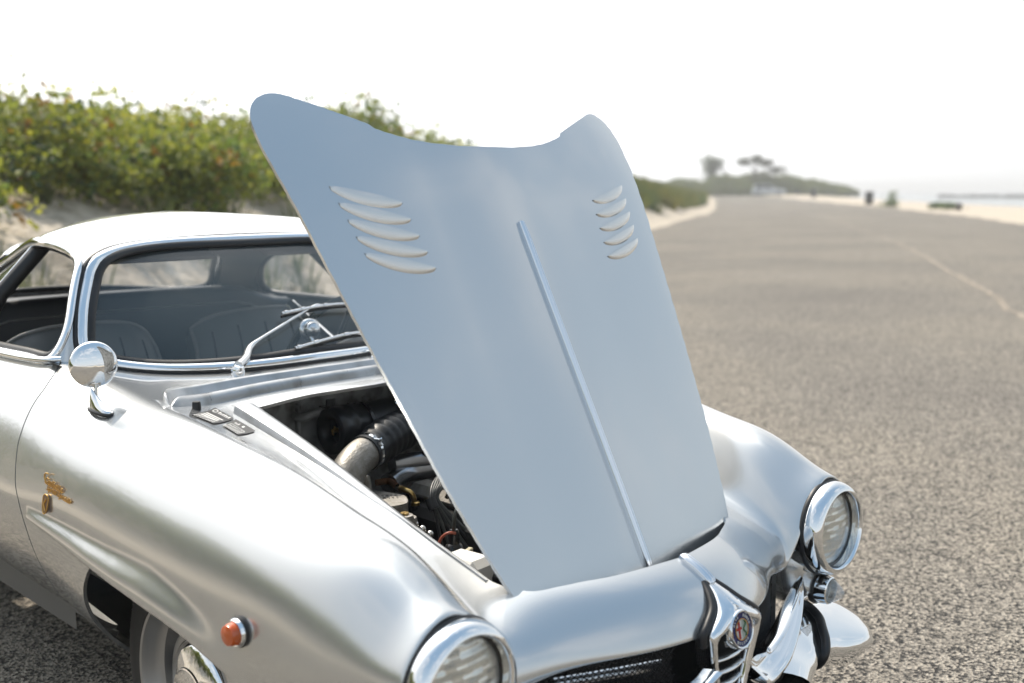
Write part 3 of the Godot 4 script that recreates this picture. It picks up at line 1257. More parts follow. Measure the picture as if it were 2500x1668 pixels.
# a bead wider along the skin than it is proud of it
func flat_tube(mb: MB, path: PackedVector3Array, wide: float, high: float, closed: bool) -> void:
	var m := path.size()
	var cen := Vector3.ZERO
	for p in path:
		cen += p / m
	if not closed:
		mb.tube(path, wide * 0.8, 10, false)
		return
	var f := mb.v.size()
	var sides := 12
	for i in m:
		var d := (path[(i + 1) % m] - path[(i - 1 + m) % m]).normalized()
		var inw := (cen - path[i])
		inw = (inw - d * inw.dot(d)).normalized()
		var out := d.cross(inw).normalized()
		for k in sides + 1:
			var q := TAU * k / sides
			var o := inw * cos(q) * wide + out * sin(q) * high
			var nn := (inw * cos(q) / wide + out * sin(q) / high).normalized()
			mb.add(path[i] + o, nn, Vector2(float(k) / sides, float(i) / m))
	for i in m:
		for k in sides:
			var a := f + i * (sides + 1) + k
			var b := f + ((i + 1) % m) * (sides + 1) + k
			mb.quad4(a, a + 1, b + 1, b)


func both(mb: MB, called: String, m: Material, parent: Node) -> void:
	# a left and a right one, each a mesh of its own
	put(called, mb, m, parent)
	var o := MB.new()
	for k in mb.v.size():
		o.v.append(Vector3(-mb.v[k].x, mb.v[k].y, mb.v[k].z))
		o.n.append(Vector3(-mb.n[k].x, mb.n[k].y, mb.n[k].z))
	o.t = mb.t.duplicate()
	o.c = mb.c.duplicate()
	o.ix = mb.ix.duplicate()
	put(called, o, m, parent)


func build_under() -> void:
	var b := MB.new()
	b.box(Transform3D(Basis(), Vector3(0, 0.27, -1.25)), Vector3(0.66, 0.03, 3.4))
	b.box(Transform3D(Basis(), Vector3(0, 0.20, 0.35)), Vector3(0.94, 0.02, 0.6))
	put("floor_pan", b, M.black_matt, car)
	# bulkhead between engine and cabin, painted like the body but dirty
	var w := MB.new()
	w.box(Transform3D(Basis(), Vector3(0, 0.50, -0.425)), Vector3(1.16, 0.58, 0.02))
	w.box(Transform3D(Basis(), Vector3(-0.12, 0.62, -0.405)), Vector3(0.012, 0.3, 0.02), 0.004)
	w.box(Transform3D(Basis(), Vector3(-0.2, 0.60, -0.41)), Vector3(0.09, 0.16, 0.014), 0.006)
	w.box(Transform3D(Basis(), Vector3(0.1, 0.66, -0.41)), Vector3(0.014, 0.2, 0.02), 0.004)
	put("bulkhead", w, M.bay_grey, car)
	# inner wings beside the engine
	var iw := MB.new()
	var rows := []
	for k in 7:
		var y := lerpf(0.26, 0.77, k / 6.0)
		var r := PackedVector3Array()
		for i in 22:
			var z := lerpf(-0.42, 0.66, i / 21.0)
			var top := table([[-0.42, 0.79], [0.0, 0.70], [0.3, 0.63], [0.66, 0.53]], z)
			var arch := exp(-pow(z / 0.3, 2.0)) * sm(0.7, 0.3, y)
			r.append(Vector3(0.46 - 0.07 * arch - 0.02 * sm(0.5, 0.75, y), minf(y, top), z))
		rows.append(r)
	iw.sheet(rows)
	both(iw, "inner_wing", M.bay_grey, car)
	# dark liners over the wheels
	var lb := MB.new()
	for zc in [0.0, -2.25]:
		rows = []
		for i in 17:
			var q := PI * (-0.06 + 1.12 * i / 16.0)
			var r := PackedVector3Array()
			for x in [0.45, 0.51, 0.56, 0.60]:
				r.append(Vector3(minf(x, 0.53 + (0.296 + sin(q) * 0.332 - 0.27) * 0.5), maxf(0.296 + sin(q) * 0.332, 0.27), zc + cos(q) * 0.332))
			rows.append(r)
		lb.sheet(rows)
		both(lb, "wheel_liner", M.black_matt, car)
		lb = MB.new()
	lb.box(Transform3D(Basis(), Vector3(0.45, 0.43, 0.0)), Vector3(0.01, 0.42, 0.62))
	both(lb, "inner_arch", M.black_matt, car)
	lb = MB.new()
	lb.box(Transform3D(Basis(), Vector3(0.45, 0.46, -2.25)), Vector3(0.01, 0.36, 0.6))
	both(lb, "inner_arch", M.black_matt, car)
	# tail panel and lower valances close the shell
	var tb := MB.new()
	tb.box(Transform3D(Basis(Vector3.RIGHT, -0.1), Vector3(0, 0.56, -2.99)), Vector3(1.24, 0.48, 0.03), 0.01)
	put("tail_panel", tb, M.paint, car)
	for s in [-1, 1]:
		var t := MB.new()
		t.lathe(facing(Vector3(0.47 * s, 0.62, -3.005), Vector3(0, 0.1, -1)), [Vector2(0.06, 0), Vector2(0.06, 0.012), Vector2(0.045, 0.03), Vector2(0.0, 0.04)], 20)
		put("tail_light", t, M.red_glass, car)
	var rb := MB.new()
	rb.tube(smooth3([Vector3(-0.7, 0.38, -2.85), Vector3(-0.62, 0.38, -3.05), Vector3(-0.3, 0.38, -3.13), Vector3(0, 0.38, -3.15), Vector3(0.3, 0.38, -3.13), Vector3(0.62, 0.38, -3.05), Vector3(0.7, 0.38, -2.85)]), 0.035, 10)
	put("rear_bumper", rb, M.chrome, car)


func build_front() -> void:
	for s in [-1, 1]:
		var h := branch("headlight", car)
		var x := facing(Vector3(0.582 * s, 0.523, 0.707), Vector3(0, 0.02, 1))
		var g := MB.new()
		g.lathe(x, [Vector2(0.105, -0.004), Vector2(0.1122, 0.002), Vector2(0.1130, 0.007), Vector2(0.110, 0.012), Vector2(0.104, 0.012)], 64)
		put("gasket", g, M.rubber, h)
		var r := MB.new()
		r.lathe(x, [Vector2(0.1085, 0.010), Vector2(0.1105, 0.016), Vector2(0.1095, 0.030), Vector2(0.1045, 0.042), Vector2(0.098, 0.0495), Vector2(0.0915, 0.051), Vector2(0.0885, 0.0485), Vector2(0.0868, 0.042), Vector2(0.0862, 0.022)], 80)
		put("rim", r, M.chrome, h)
		var k := MB.new()
		k.lathe(x, [Vector2(0.0868, 0.026), Vector2(0.083, 0.0265), Vector2(0.0825, 0.020)], 48)
		put("inner_ring", k, M.black_gloss, h)
		var bowl := MB.new()
		var prof := []
		for i in 11:
			var q := i / 10.0
			prof.append(Vector2(0.083 * sqrt(maxf(1.0 - q, 0.0)) + 0.004, 0.02 - 0.075 * q))
		bowl.lathe(x, prof, 40)
		put("reflector", bowl, M.reflector, h)
		var bulb := MB.new()
		bulb.ball(x.translated_local(Vector3(0, -0.012, 0)), 0.012, 6, 10)
		put("bulb", bulb, M.bulb, h)
		# the lens: domed clear cover, and the moulded flutes of the glass behind it in staggered blocks
		var lens := MB.new()
		var rows := []
		for i in 25:
			var rr := 0.0845 * i / 24.0
			var row := PackedVector3Array()
			for j in 97:
				var q := TAU * j / 96.0
				row.append(x * Vector3(cos(q) * rr, 0.024 + 0.018 * (1.0 - pow(rr / 0.0845, 2.0)), sin(q) * rr))
			rows.append(row)
		lens.sheet(rows, false, true)
		for kk in lens.v.size():
			if lens.n[kk].z < 0:
				lens.n[kk] *= -1
		put("lens", lens, M.lens, h)
		var fr := []
		var ff := []
		var fl_n := []
		var ng := 150
		for i in ng:
			var lz := lerpf(-0.084, 0.084, i / float(ng - 1))
			var row := PackedVector3Array()
			var fa := PackedFloat32Array()
			var nr := PackedVector3Array()
			for j in ng:
				var lx := lerpf(-0.084, 0.084, j / float(ng - 1))
				var bx := floori((lx + 0.084 + (0.011 if floori((lz + 0.084) / 0.017) % 2 else 0.0)) / 0.022)
				var bz := floori((lz + 0.084) / 0.017)
				var tilt := Vector2(fposmod(sin(bx * 12.9 + bz * 78.2) * 43758.5, 1.0) - 0.5, fposmod(sin(bx * 39.3 + bz * 11.1) * 24634.6, 1.0) - 0.5)
				var sl := 0.42 * sin(TAU * lx / 0.0062) + tilt.x * 0.5
				var sz := tilt.y * 0.55 + 0.25 * sin(TAU * lz / 0.017)
				row.append(x * Vector3(lx, 0.021 + 0.016 * (1.0 - (lx * lx + lz * lz) / 0.007), lz))
				nr.append((x.basis * Vector3(sl + lx * 4.0, 1.0, sz + lz * 4.0)).normalized())
				fa.append(0.0832 - Vector2(lx, lz).length())
			fr.append(row)
			fl_n.append(nr)
			ff.append(fa)
		var flute := MB.new()
		clip(flute, fr, fl_n, ff)
		put("fluted_glass", flute, M.flute, h)
		# side lamp under the headlight
		var p := branch("parking_lamp", car)
		var px := facing(Vector3(0.576 * s, 0.374, 0.700), Vector3(0.05 * s, -0.02, 1))
		var c := MB.new()
		c.lathe(px, [Vector2(0.0375, -0.006), Vector2(0.0385, 0.004), Vector2(0.036, 0.008)], 32)
		put("gasket", c, M.rubber, p)
		c = MB.new()
		c.lathe(px, [Vector2(0.036, 0.004), Vector2(0.0355, 0.012), Vector2(0.0325, 0.034), Vector2(0.0295, 0.036), Vector2(0.0285, 0.030)], 36)
		put("rim", c, M.chrome, p)
		c = MB.new()
		var lp := []
		for i in 15:
			var q := i / 14.0
			lp.append(Vector2(0.0295 * pow(1.0 - q, 0.62) + 0.0012 * (i % 2), 0.032 + 0.036 * q))
		lp[14] = Vector2(0.0, 0.068)
		c.lathe(px, lp, 32)
		put("lens", c, M.clear_lens, p)
		c = MB.new()
		c.lathe(px, [Vector2(0.0, 0.012), Vector2(0.03, 0.02), Vector2(0.031, 0.032)], 24)
		put("reflector", c, M.reflector, p)
		# the pod that carries it: an oval barrel running back into the wing
		var pod := MB.new()
		var pr := []
		for i in 15:
			var q := i / 14.0
			var z := lerpf(0.30, 0.704, q)
			var kq := 1.0
			if q > 0.86:
				var e := (q - 0.86) / 0.14
				kq = sqrt(maxf(0.0, 1.0 - e * e * 0.62))
			var row := PackedVector3Array()
			for j in 33:
				var an := TAU * j / 32.0
				row.append(Vector3((0.552 + lerpf(0.02, 0.0, q) + cos(an) * 0.082 * kq) * s, 0.430 + sin(an) * 0.10 * kq, z))
			pr.append(row)
		pod.sheet(pr, s > 0, true)
		var mid_n := pod.n[7 * 33]
		if mid_n.x * s < 0:
			for kk in pod.n.size():
				pod.n[kk] = -pod.n[kk]
		var cap := []
		for j in 32:
			cap.append(pr[14][j])
		pod.face(cap, Vector3(0, 0, 1))
		put("lamp_pod", pod, M.paint, car)
		# blade-shaped grille wing: a hollow chrome trough that narrows to a point beside the headlight
		var wing := branch("grille_wing", car)
		var up := smooth3([Vector3(0.462, 0.436, 0.722), Vector3(0.40, 0.437, 0.755), Vector3(0.30, 0.428, 0.800), Vector3(0.20, 0.415, 0.838), Vector3(0.115, 0.405, 0.858), Vector3(0.075, 0.425, 0.870)], false, 6)
		var low := smooth3([Vector3(0.465, 0.432, 0.724), Vector3(0.40, 0.408, 0.762), Vector3(0.30, 0.380, 0.810), Vector3(0.20, 0.360, 0.848), Vector3(0.11, 0.352, 0.868), Vector3(0.06, 0.365, 0.880)], false, 6)
		var rows2 := []
		for i in up.size():
			var a := up[i]
			var e := low[i]
			var wide := a.distance_to(e)
			var row := PackedVector3Array()
			# upper rolled edge, hollow, lower rolled edge
			for q in [[-0.06, -0.5], [-0.12, -0.1], [-0.06, 0.16], [0.06, 0.10], [0.2, -0.22], [0.4, -0.46], [0.6, -0.40], [0.78, -0.06], [0.92, 0.16], [1.06, 0.14], [1.12, -0.08], [1.0, -0.5]]:
				row.append(a.lerp(e, q[0]) + Vector3(0, 0.1, 1).normalized() * wide * q[1])
			for j in row.size():
				row[j].x *= s
			rows2.append(row)
		var wb := MB.new()
		wb.sheet(rows2)
		put("trough", wb, M.chrome, wing)
	# grille opening: mesh and darkness behind it
	for s in [-1, 1]:
		var gr := branch("side_grille", car)
		var wire := MB.new()
		var n1 := 34
		for dirn in [-1.0, 1.0]:
			for k in range(-14, 44):
				var path := PackedVector3Array()
				for i in 13:
					var y := lerpf(0.26, 0.475, i / 12.0)
					var a: float = k * 0.0125 + dirn * (y - 0.38) * 1.15
					if a < 0.055 or a > 0.47:
						continue
					path.append(Vector3(a * s, y, 0.762 - 0.50 * a * a - 0.02 * a + dirn * 0.0008))
				if path.size() > 1:
					wire.tube(path, 0.0011, 4, false, false)
		put("wire_mesh", wire, M.black_gloss, gr)
		var bar := MB.new()
		var path := smooth3([Vector3(0.31 * s, 0.418, 0.670), Vector3(0.17 * s, 0.402, 0.700), Vector3(0.06 * s, 0.390, 0.722)], false, 6)
		bar.tube(path, 0.0145, 10)
		put("grille_bar", bar, M.bright, gr)
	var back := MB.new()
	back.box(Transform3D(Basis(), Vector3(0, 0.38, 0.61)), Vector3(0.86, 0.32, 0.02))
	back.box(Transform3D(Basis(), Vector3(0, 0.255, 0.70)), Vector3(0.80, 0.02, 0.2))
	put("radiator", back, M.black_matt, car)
	# lower front valance
	var vb := MB.new()
	var vr := []
	for i in 6:
		var row := PackedVector3Array()
		for j in 21:
			var x := lerpf(-0.62, 0.62, j / 20.0)
			row.append(Vector3(x, 0.30 - 0.022 * i, 0.83 - 0.75 * x * x * 0.55 - 0.012 * i * i * 0.4))
		vr.append(row)
	vb.sheet(vr)
	put("front_valance", vb, M.black_matt, car)
	build_shield()
	build_bumper()
	# the polished strip on the nose, running down to the shield
	var tb := MB.new()
	var pth := PackedVector3Array()
	var bn := body_net()
	for i in 14:
		var vv := lerpf(3.07, 2.30, i / 13.0)
		var q0 := spline_at(bn, vv, 0.0)
		var q1 := spline_at(bn, vv + 0.02, 0.0)
		var up_n := Vector3.RIGHT.cross(q1 - q0).normalized()
		if up_n.y < 0:
			up_n = -up_n
		pth.append(q0 + up_n * 0.001)
	strip(tb, pth, 0.012, 0.009)
	put("nose_trim", tb, M.bright, car)


# a moulding with three flutes, lying along a path in the middle plane
func strip(mb: MB, path: PackedVector3Array, wide: float, high: float) -> void:
	var rows := []
	for i in path.size():
		var d := (path[mini(i + 1, path.size() - 1)] - path[maxi(i - 1, 0)]).normalized()
		var up := Vector3.RIGHT.cross(d).normalized()
		if up.y + up.z < 0:
			up = -up
		var k := 1.0
		if i == 0 or i == path.size() - 1:
			k = 0.8
		var r := PackedVector3Array()
		for q in [[-1.0, -0.3], [-1.0, 0.55], [-0.82, 0.9], [-0.6, 0.95], [-0.42, 0.72], [-0.25, 1.0], [0.0, 1.05], [0.25, 1.0], [0.42, 0.72], [0.6, 0.95], [0.82, 0.9], [1.0, 0.55], [1.0, -0.3]]:
			r.append(path[i] + Vector3.RIGHT * q[0] * wide * k + up * q[1] * high * k)
		rows.append(r)
	mb.sheet(rows)
	var a := []
	var b := []
	for p in rows[0]:
		a.append(p)
	for p in rows[-1]:
		b.append(p)
	mb.face(a, (path[0] - path[1]).normalized())
	mb.face(b, (path[-1] - path[-2]).normalized())


func build_shield() -> void:
	var sh := branch("grille_shield", car)
	# outline of the heart-shaped frame (half), top to bottom, outer and inner edge
	var outer := smooth3([Vector3(0.006, 0.560, 0.797), Vector3(0.018, 0.546, 0.820), Vector3(0.036, 0.527, 0.840), Vector3(0.066, 0.506, 0.850), Vector3(0.079, 0.492, 0.851), Vector3(0.077, 0.470, 0.850), Vector3(0.066, 0.425, 0.846), Vector3(0.048, 0.365, 0.842), Vector3(0.026, 0.305, 0.840), Vector3(0.0, 0.275, 0.840)], false, 5)
	var ridge := smooth3([Vector3(0.003, 0.561, 0.800), Vector3(0.008, 0.545, 0.830), Vector3(0.022, 0.527, 0.856), Vector3(0.054, 0.504, 0.866), Vector3(0.070, 0.490, 0.866), Vector3(0.069, 0.469, 0.864), Vector3(0.058, 0.424, 0.860), Vector3(0.042, 0.366, 0.856), Vector3(0.022, 0.310, 0.854), Vector3(0.0, 0.285, 0.854)], false, 5)
	var inner := smooth3([Vector3(0.0, 0.561, 0.801), Vector3(0.0, 0.543, 0.836), Vector3(0.004, 0.526, 0.862), Vector3(0.034, 0.500, 0.866), Vector3(0.058, 0.482, 0.860), Vector3(0.060, 0.463, 0.852), Vector3(0.049, 0.424, 0.842), Vector3(0.034, 0.370, 0.838), Vector3(0.014, 0.318, 0.836), Vector3(0.0, 0.295, 0.836)], false, 5)
	var mb := MB.new()
	for s in [-1.0, 1.0]:
		var rows := []
		for i in outer.size():
			var a := outer[i]
			var b := ridge[i]
			var d := inner[i]
			var r := PackedVector3Array([a + Vector3(0.0, 0.0, -0.03), a, a.lerp(b, 0.4) + Vector3(0.004, 0.001, 0.004), b, b.lerp(d, 0.5) + Vector3(0, 0, 0.002), d, d + Vector3(0, 0, -0.03)])
			for j in r.size():
				r[j].x *= s
			rows.append(r)
		mb.sheet(rows)
	put("frame", mb, M.chrome, sh)
	# the neck above the badge is closed metal
	var neck := MB.new()
	var nr := []
	for i in 12:
		var y := lerpf(0.545, 0.452, i / 11.0)
		var zc := table([[0.452, 0.854], [0.475, 0.860], [0.50, 0.863], [0.525, 0.858], [0.545, 0.834]], y)
		var hw := table([[0.452, 0.020], [0.47, 0.032], [0.495, 0.034], [0.52, 0.018], [0.545, 0.006]], y)
		var r := PackedVector3Array()
		for j in 9:
			var q := lerpf(-1, 1, j / 8.0)
			r.append(Vector3(q * hw, y, zc - 0.006 * q * q))
		nr.append(r)
	neck.sheet(nr)
	put("neck", neck, M.chrome, sh)
	# bars
	for i in 5:
		var y := 0.430 - i * 0.026
		var hw := table([[0.30, 0.014], [0.37, 0.030], [0.425, 0.044]], y)
		var rows := []
		for j in 9:
			var q := lerpf(-1, 1, j / 8.0)
			var c := Vector3(q * hw * 1.25, y, 0.852 - 0.010 * q * q)
			rows.append(PackedVector3Array([c + Vector3(0, 0.006, -0.022), c + Vector3(0, 0.005, -0.004), c + Vector3(0, 0.001, 0.003), c + Vector3(0, -0.004, -0.002), c + Vector3(0, -0.006, -0.022)]))
		var b := MB.new()
		b.sheet(rows)
		put("bar", b, M.chrome_dull, sh)
	var dark := MB.new()
	dark.box(Transform3D(Basis(), Vector3(0, 0.38, 0.818)), Vector3(0.10, 0.2, 0.01))
	put("backing", dark, M.black_matt, sh)
	# black seam between shield and nose
	var seam := MB.new()
	for s in [-1.0, 1.0]:
		var pth := PackedVector3Array()
		for i in range(0, 26):
			pth.append(Vector3((outer[i].x + 0.007) * s, outer[i].y + 0.001, outer[i].z - 0.008))
		seam.tube(pth, 0.0085, 8)
	put("seal", seam, M.rubber, sh)
	# enamel badge
	var bd := branch("badge", car)
	var x := facing(Vector3(0, 0.488, 0.8665), Vector3(0, 0.16, 1))
	var rim := MB.new()
	rim.lathe(x, [Vector2(0.0375, -0.012), Vector2(0.0375, 0.003), Vector2(0.0350, 0.0065), Vector2(0.0325, 0.0055), Vector2(0.032, 0.002)], 40)
	put("rim", rim, M.chrome, bd)
	var ring := MB.new()
	ring.lathe(x, [Vector2(0.0325, 0.0026), Vector2(0.0195, 0.0034)], 40)
	put("blue_ring", ring, M.enamel_blue, bd)
	var rr := MB.new()
	rr.lathe(x, [Vector2(0.0205, 0.0028), Vector2(0.0205, 0.0046), Vector2(0.019, 0.0046), Vector2(0.019, 0.003)], 40)
	put("inner_ring", rr, M.gold, bd)
	for h in 2:
		var hb := MB.new()
		var a0 := PI / 2 if h == 0 else -PI / 2
		hb.lathe(x, [Vector2(0.0192, 0.0034), Vector2(0.0, 0.0036)], 16, a0, a0 + PI)
		put("left_field" if h == 0 else "right_field", hb, M.enamel_white if h == 0 else M.enamel_pale, bd)
	# x local: right = +x of the car; local z points down
	var cross := MB.new()
	cross.box(x * Transform3D(Basis(), Vector3(-0.0085, 0.0042, 0.0)), Vector3(0.0048, 0.0014, 0.032))
	cross.box(x * Transform3D(Basis(), Vector3(-0.0095, 0.0041, -0.003)), Vector3(0.0165, 0.0014, 0.0048))
	put("cross", cross, M.enamel_red, bd)
	var sn := MB.new()
	var sp := PackedVector3Array()
	for i in 15:
		var q := i / 14.0
		sp.append(x * Vector3(0.0085 + 0.0035 * sin(q * 9.0), 0.0045, lerpf(-0.0145, 0.0145, q)))
	sn.tube(sp, 0.0014, 6)
	put("serpent", sn, M.enamel_green, bd)
	var words := [["ALFA", -62.0], ["ROMEO", 22.0]]
	for w in words:
		var word: String = w[0]
		for i in word.length():
			var ang := deg_to_rad(w[1] + i * 13.5)
			letter(word[i], bd, x, ang, 0.0262, false)
	var mil := "MILANO"
	for i in mil.length():
		letter(mil[i], bd, x, deg_to_rad(180.0 + 36.0 - i * 14.5), 0.0262, true)


func letter(ch: String, parent: Node, x: Transform3D, ang: float, r: float, low: bool) -> void:
	var tm := TextMesh.new()
	tm.text = ch
	var sf := SystemFont.new()
	sf.font_names = PackedStringArray(["Droid Sans"])
	sf.font_weight = 700
	tm.font = sf
	tm.font_size = 24
	tm.pixel_size = 0.0003
	tm.depth = 0.0008
	var o := MeshInstance3D.new()
	o.name = "letter"
	o.mesh = tm
	o.material_override = M.enamel_white
	parent.add_child(o, true)
	# local plane of the badge: right = x, up = -z, out = y
	var up := Vector3(sin(ang), 0, -cos(ang))
	if low:
		up = -up
	var b := Basis(up.cross(Vector3(0, 1, 0)).normalized(), up, Vector3(0, 1, 0))
	o.transform = x * Transform3D(b, Vector3(sin(ang) * r, 0.0034, -cos(ang) * r))


func build_bumper() -> void:
	for s in [-1, 1]:
		var bp := branch("front_bumper", car)
		var up := smooth3([Vector3(0.683, 0.237, 0.792), Vector3(0.714, 0.247, 0.767), Vector3(0.727, 0.265, 0.735), Vector3(0.713, 0.288, 0.704), Vector3(0.68, 0.309, 0.682), Vector3(0.603, 0.325, 0.68), Vector3(0.512, 0.339, 0.687), Vector3(0.419, 0.346, 0.707), Vector3(0.324, 0.343, 0.742), Vector3(0.216, 0.34, 0.782), Vector3(0.15, 0.335, 0.8)], false, 6)
		var low := smooth3([Vector3(0.675, 0.237, 0.796), Vector3(0.623, 0.243, 0.803), Vector3(0.559, 0.257, 0.802), Vector3(0.499, 0.272, 0.797), Vector3(0.452, 0.281, 0.798), Vector3(0.434, 0.284, 0.799), Vector3(0.42, 0.285, 0.801), Vector3(0.388, 0.284, 0.815), Vector3(0.361, 0.282, 0.826), Vector3(0.327, 0.28, 0.839), Vector3(0.293, 0.279, 0.853)], false, 6)
		var rows := []
		var m := up.size()
		for i in m:
			var a := up[i]
			var e := low[i]
			var wide := a.distance_to(e)
			var o := Vector3(0.1, 0.88, 0.46)
			var r := PackedVector3Array()
			var wd := minf(wide, 0.13)
			for k in [[-0.03, -0.40], [-0.03, -0.14], [0.0, 0.0], [0.10, 0.035], [0.26, 0.07], [0.44, 0.09], [0.62, 0.095], [0.80, 0.075], [0.93, 0.03], [1.0, -0.03], [1.03, -0.14], [1.0, -0.30], [0.9, -0.5]]:
				r.append(a.lerp(e, k[0]) + o * k[1] * wd)
			for j in r.size():
				r[j].x *= s
			rows.append(r)
		var mb := MB.new()
		mb.sheet(rows)
		if mb.n[30 * 13 + 5].y < 0:
			for k in mb.n.size():
				mb.n[k] = -mb.n[k]
		put("blade", mb, M.chrome, bp)
		# rubber strip over the blade
		var rb := MB.new()
		var rp := []
		for ki in 13:
			var k: Vector3 = rows[int(lerpf(37.0, 27.0, ki / 12.0))][ki]
			rp.append(k + Vector3(0, 0.006, 0.006))
		rb.tube(smooth3(rp, false, 4), 0.0105, 8)
		put("rubber_strip", rb, M.rubber, bp)
		# bracket into the dark under the nose
		var br := MB.new()
		br.box(Transform3D(Basis(Vector3.UP, 0.3 * s), Vector3(0.40 * s, 0.29, 0.66)), Vector3(0.05, 0.03, 0.16), 0.004)
		put("bracket", br, M.black_matt, bp)


func build_wheels() -> void:
	for s in [-1, 1]:
		for zc in [0.0, -2.25]:
			var w := branch("wheel", car)
			var x := facing(Vector3(0.585 * s, 0.296, zc), Vector3(s, 0, 0), Vector3(0, 0, 1))
			var t := MB.new()
			t.lathe(x, [Vector2(0.192, -0.06), Vector2(0.235, -0.078), Vector2(0.282, -0.074), Vector2(0.297, -0.058), Vector2(0.302, -0.03), Vector2(0.303, 0.02), Vector2(0.300, 0.048), Vector2(0.293, 0.066), Vector2(0.280, 0.079), Vector2(0.262, 0.086), Vector2(0.240, 0.088), Vector2(0.222, 0.086), Vector2(0.212, 0.0905), Vector2(0.206, 0.088), Vector2(0.200, 0.082)], 72)
			for g in 4:
				t.lathe(x, [Vector2(0.3045, -0.045 + g * 0.026), Vector2(0.3055, -0.043 + g * 0.026), Vector2(0.3055, -0.027 + g * 0.026), Vector2(0.3045, -0.025 + g * 0.026)], 72)
			for g in 72:
				# sidewall ribs
				var a := TAU * g / 72.0
				t.box(x * Transform3D(Basis(Vector3.UP, -a), Vector3(cos(a) * 0.288, 0.0715, sin(a) * 0.288)), Vector3(0.016, 0.003, 0.004))
			put("tyre", t, M.tyre, w)
			var r := MB.new()
			# rim lip, barrel and the disc
			r.lathe(x, [Vector2(0.196, 0.080), Vector2(0.2015, 0.086), Vector2(0.2035, 0.091), Vector2(0.2005, 0.0955), Vector2(0.195, 0.094), Vector2(0.191, 0.086), Vector2(0.188, 0.068), Vector2(0.181, 0.058), Vector2(0.173, 0.052), Vector2(0.170, 0.030), Vector2(0.168, 0.012)], 72)
			r.lathe(x, [Vector2(0.139, 0.046), Vector2(0.132, 0.055), Vector2(0.122, 0.0605), Vector2(0.112, 0.0615), Vector2(0.095, 0.058), Vector2(0.05, 0.052), Vector2(0.0, 0.052)], 72)
			# between the slots the disc reaches the rim
			var slots := 10
			for k in slots:
				var a0 := TAU * (k + 0.22) / slots
				var a1 := TAU * (k + 0.78) / slots
				r.lathe(x, [Vector2(0.169, 0.016), Vector2(0.160, 0.024), Vector2(0.150, 0.036), Vector2(0.139, 0.046)], 8, a0, a1)
				var e := MB.new()
				for aa in [a0, a1]:
					var d := Vector3(cos(aa), 0, sin(aa))
					var o := Vector3(-sin(aa), 0, cos(aa)) * (1.0 if aa == a0 else -1.0)
					r.face([x * (d * 0.169 + Vector3(0, 0.016, 0)), x * (d * 0.139 + Vector3(0, 0.046, 0)), x * (d * 0.139 + Vector3(0, 0.034, 0)), x * (d * 0.169 + Vector3(0, 0.004, 0))], (x.basis * -o).normalized())
			put("rim", r, M.wheel_silver, w)
			var dk := MB.new()
			dk.lathe(x, [Vector2(0.170, 0.0), Vector2(0.0, 0.0)], 40)
			put("brake_drum", dk, M.black_matt, w)
			var h := MB.new()
			h.lathe(x, [Vector2(0.108, 0.058), Vector2(0.1075, 0.064), Vector2(0.103, 0.069), Vector2(0.094, 0.075), Vector2(0.080, 0.0815), Vector2(0.066, 0.086), Vector2(0.060, 0.088)], 64)
			h.lathe(x, [Vector2(0.060, 0.088), Vector2(0.0585, 0.0915), Vector2(0.0555, 0.0925), Vector2(0.053, 0.0905)], 64)
			h.lathe(x, [Vector2(0.053, 0.0905), Vector2(0.03, 0.0945), Vector2(0.0, 0.096)], 48)
			put("hub_cap", h, M.chrome, w)
			var gp := MB.new()
			gp.lathe(x, [Vector2(0.110, 0.0575), Vector2(0.1125, 0.0605), Vector2(0.108, 0.0625)], 48)
			put("hub_seal", gp, M.rubber, w)


# ---------------------------------------------------------------- the raised bonnet
const B0 := Vector3(0, 0.559, 0.646)
const BT := Vector3(0, 0.8869, -0.4620)
const BN := Vector3(0, 0.4620, 0.8869)


func bonnet_pt(x: float, s: float) -> Vector3:
	var ax := absf(x)
	var sag := 0.009 * sm(0.0, 1.0, minf(ax / 0.22, 1.0)) + 0.13 * x * x + 0.28 * pow(maxf(s - 0.8, 0.0), 2.0) + 0.10 * pow(maxf(0.12 - s, 0.0), 2.0)
	sag += 0.5 * pow(maxf(ax - 0.40, 0.0), 2.0) * 0.6
	return B0 + BT * s + Vector3(x, 0, 0) - BN * sag


func bonnet_normal(x: float, s: float) -> Vector3:
	var e := 0.004
	return (bonnet_pt(x + e, s) - bonnet_pt(x - e, s)).cross(bonnet_pt(x, s + e) - bonnet_pt(x, s - e)).normalized()


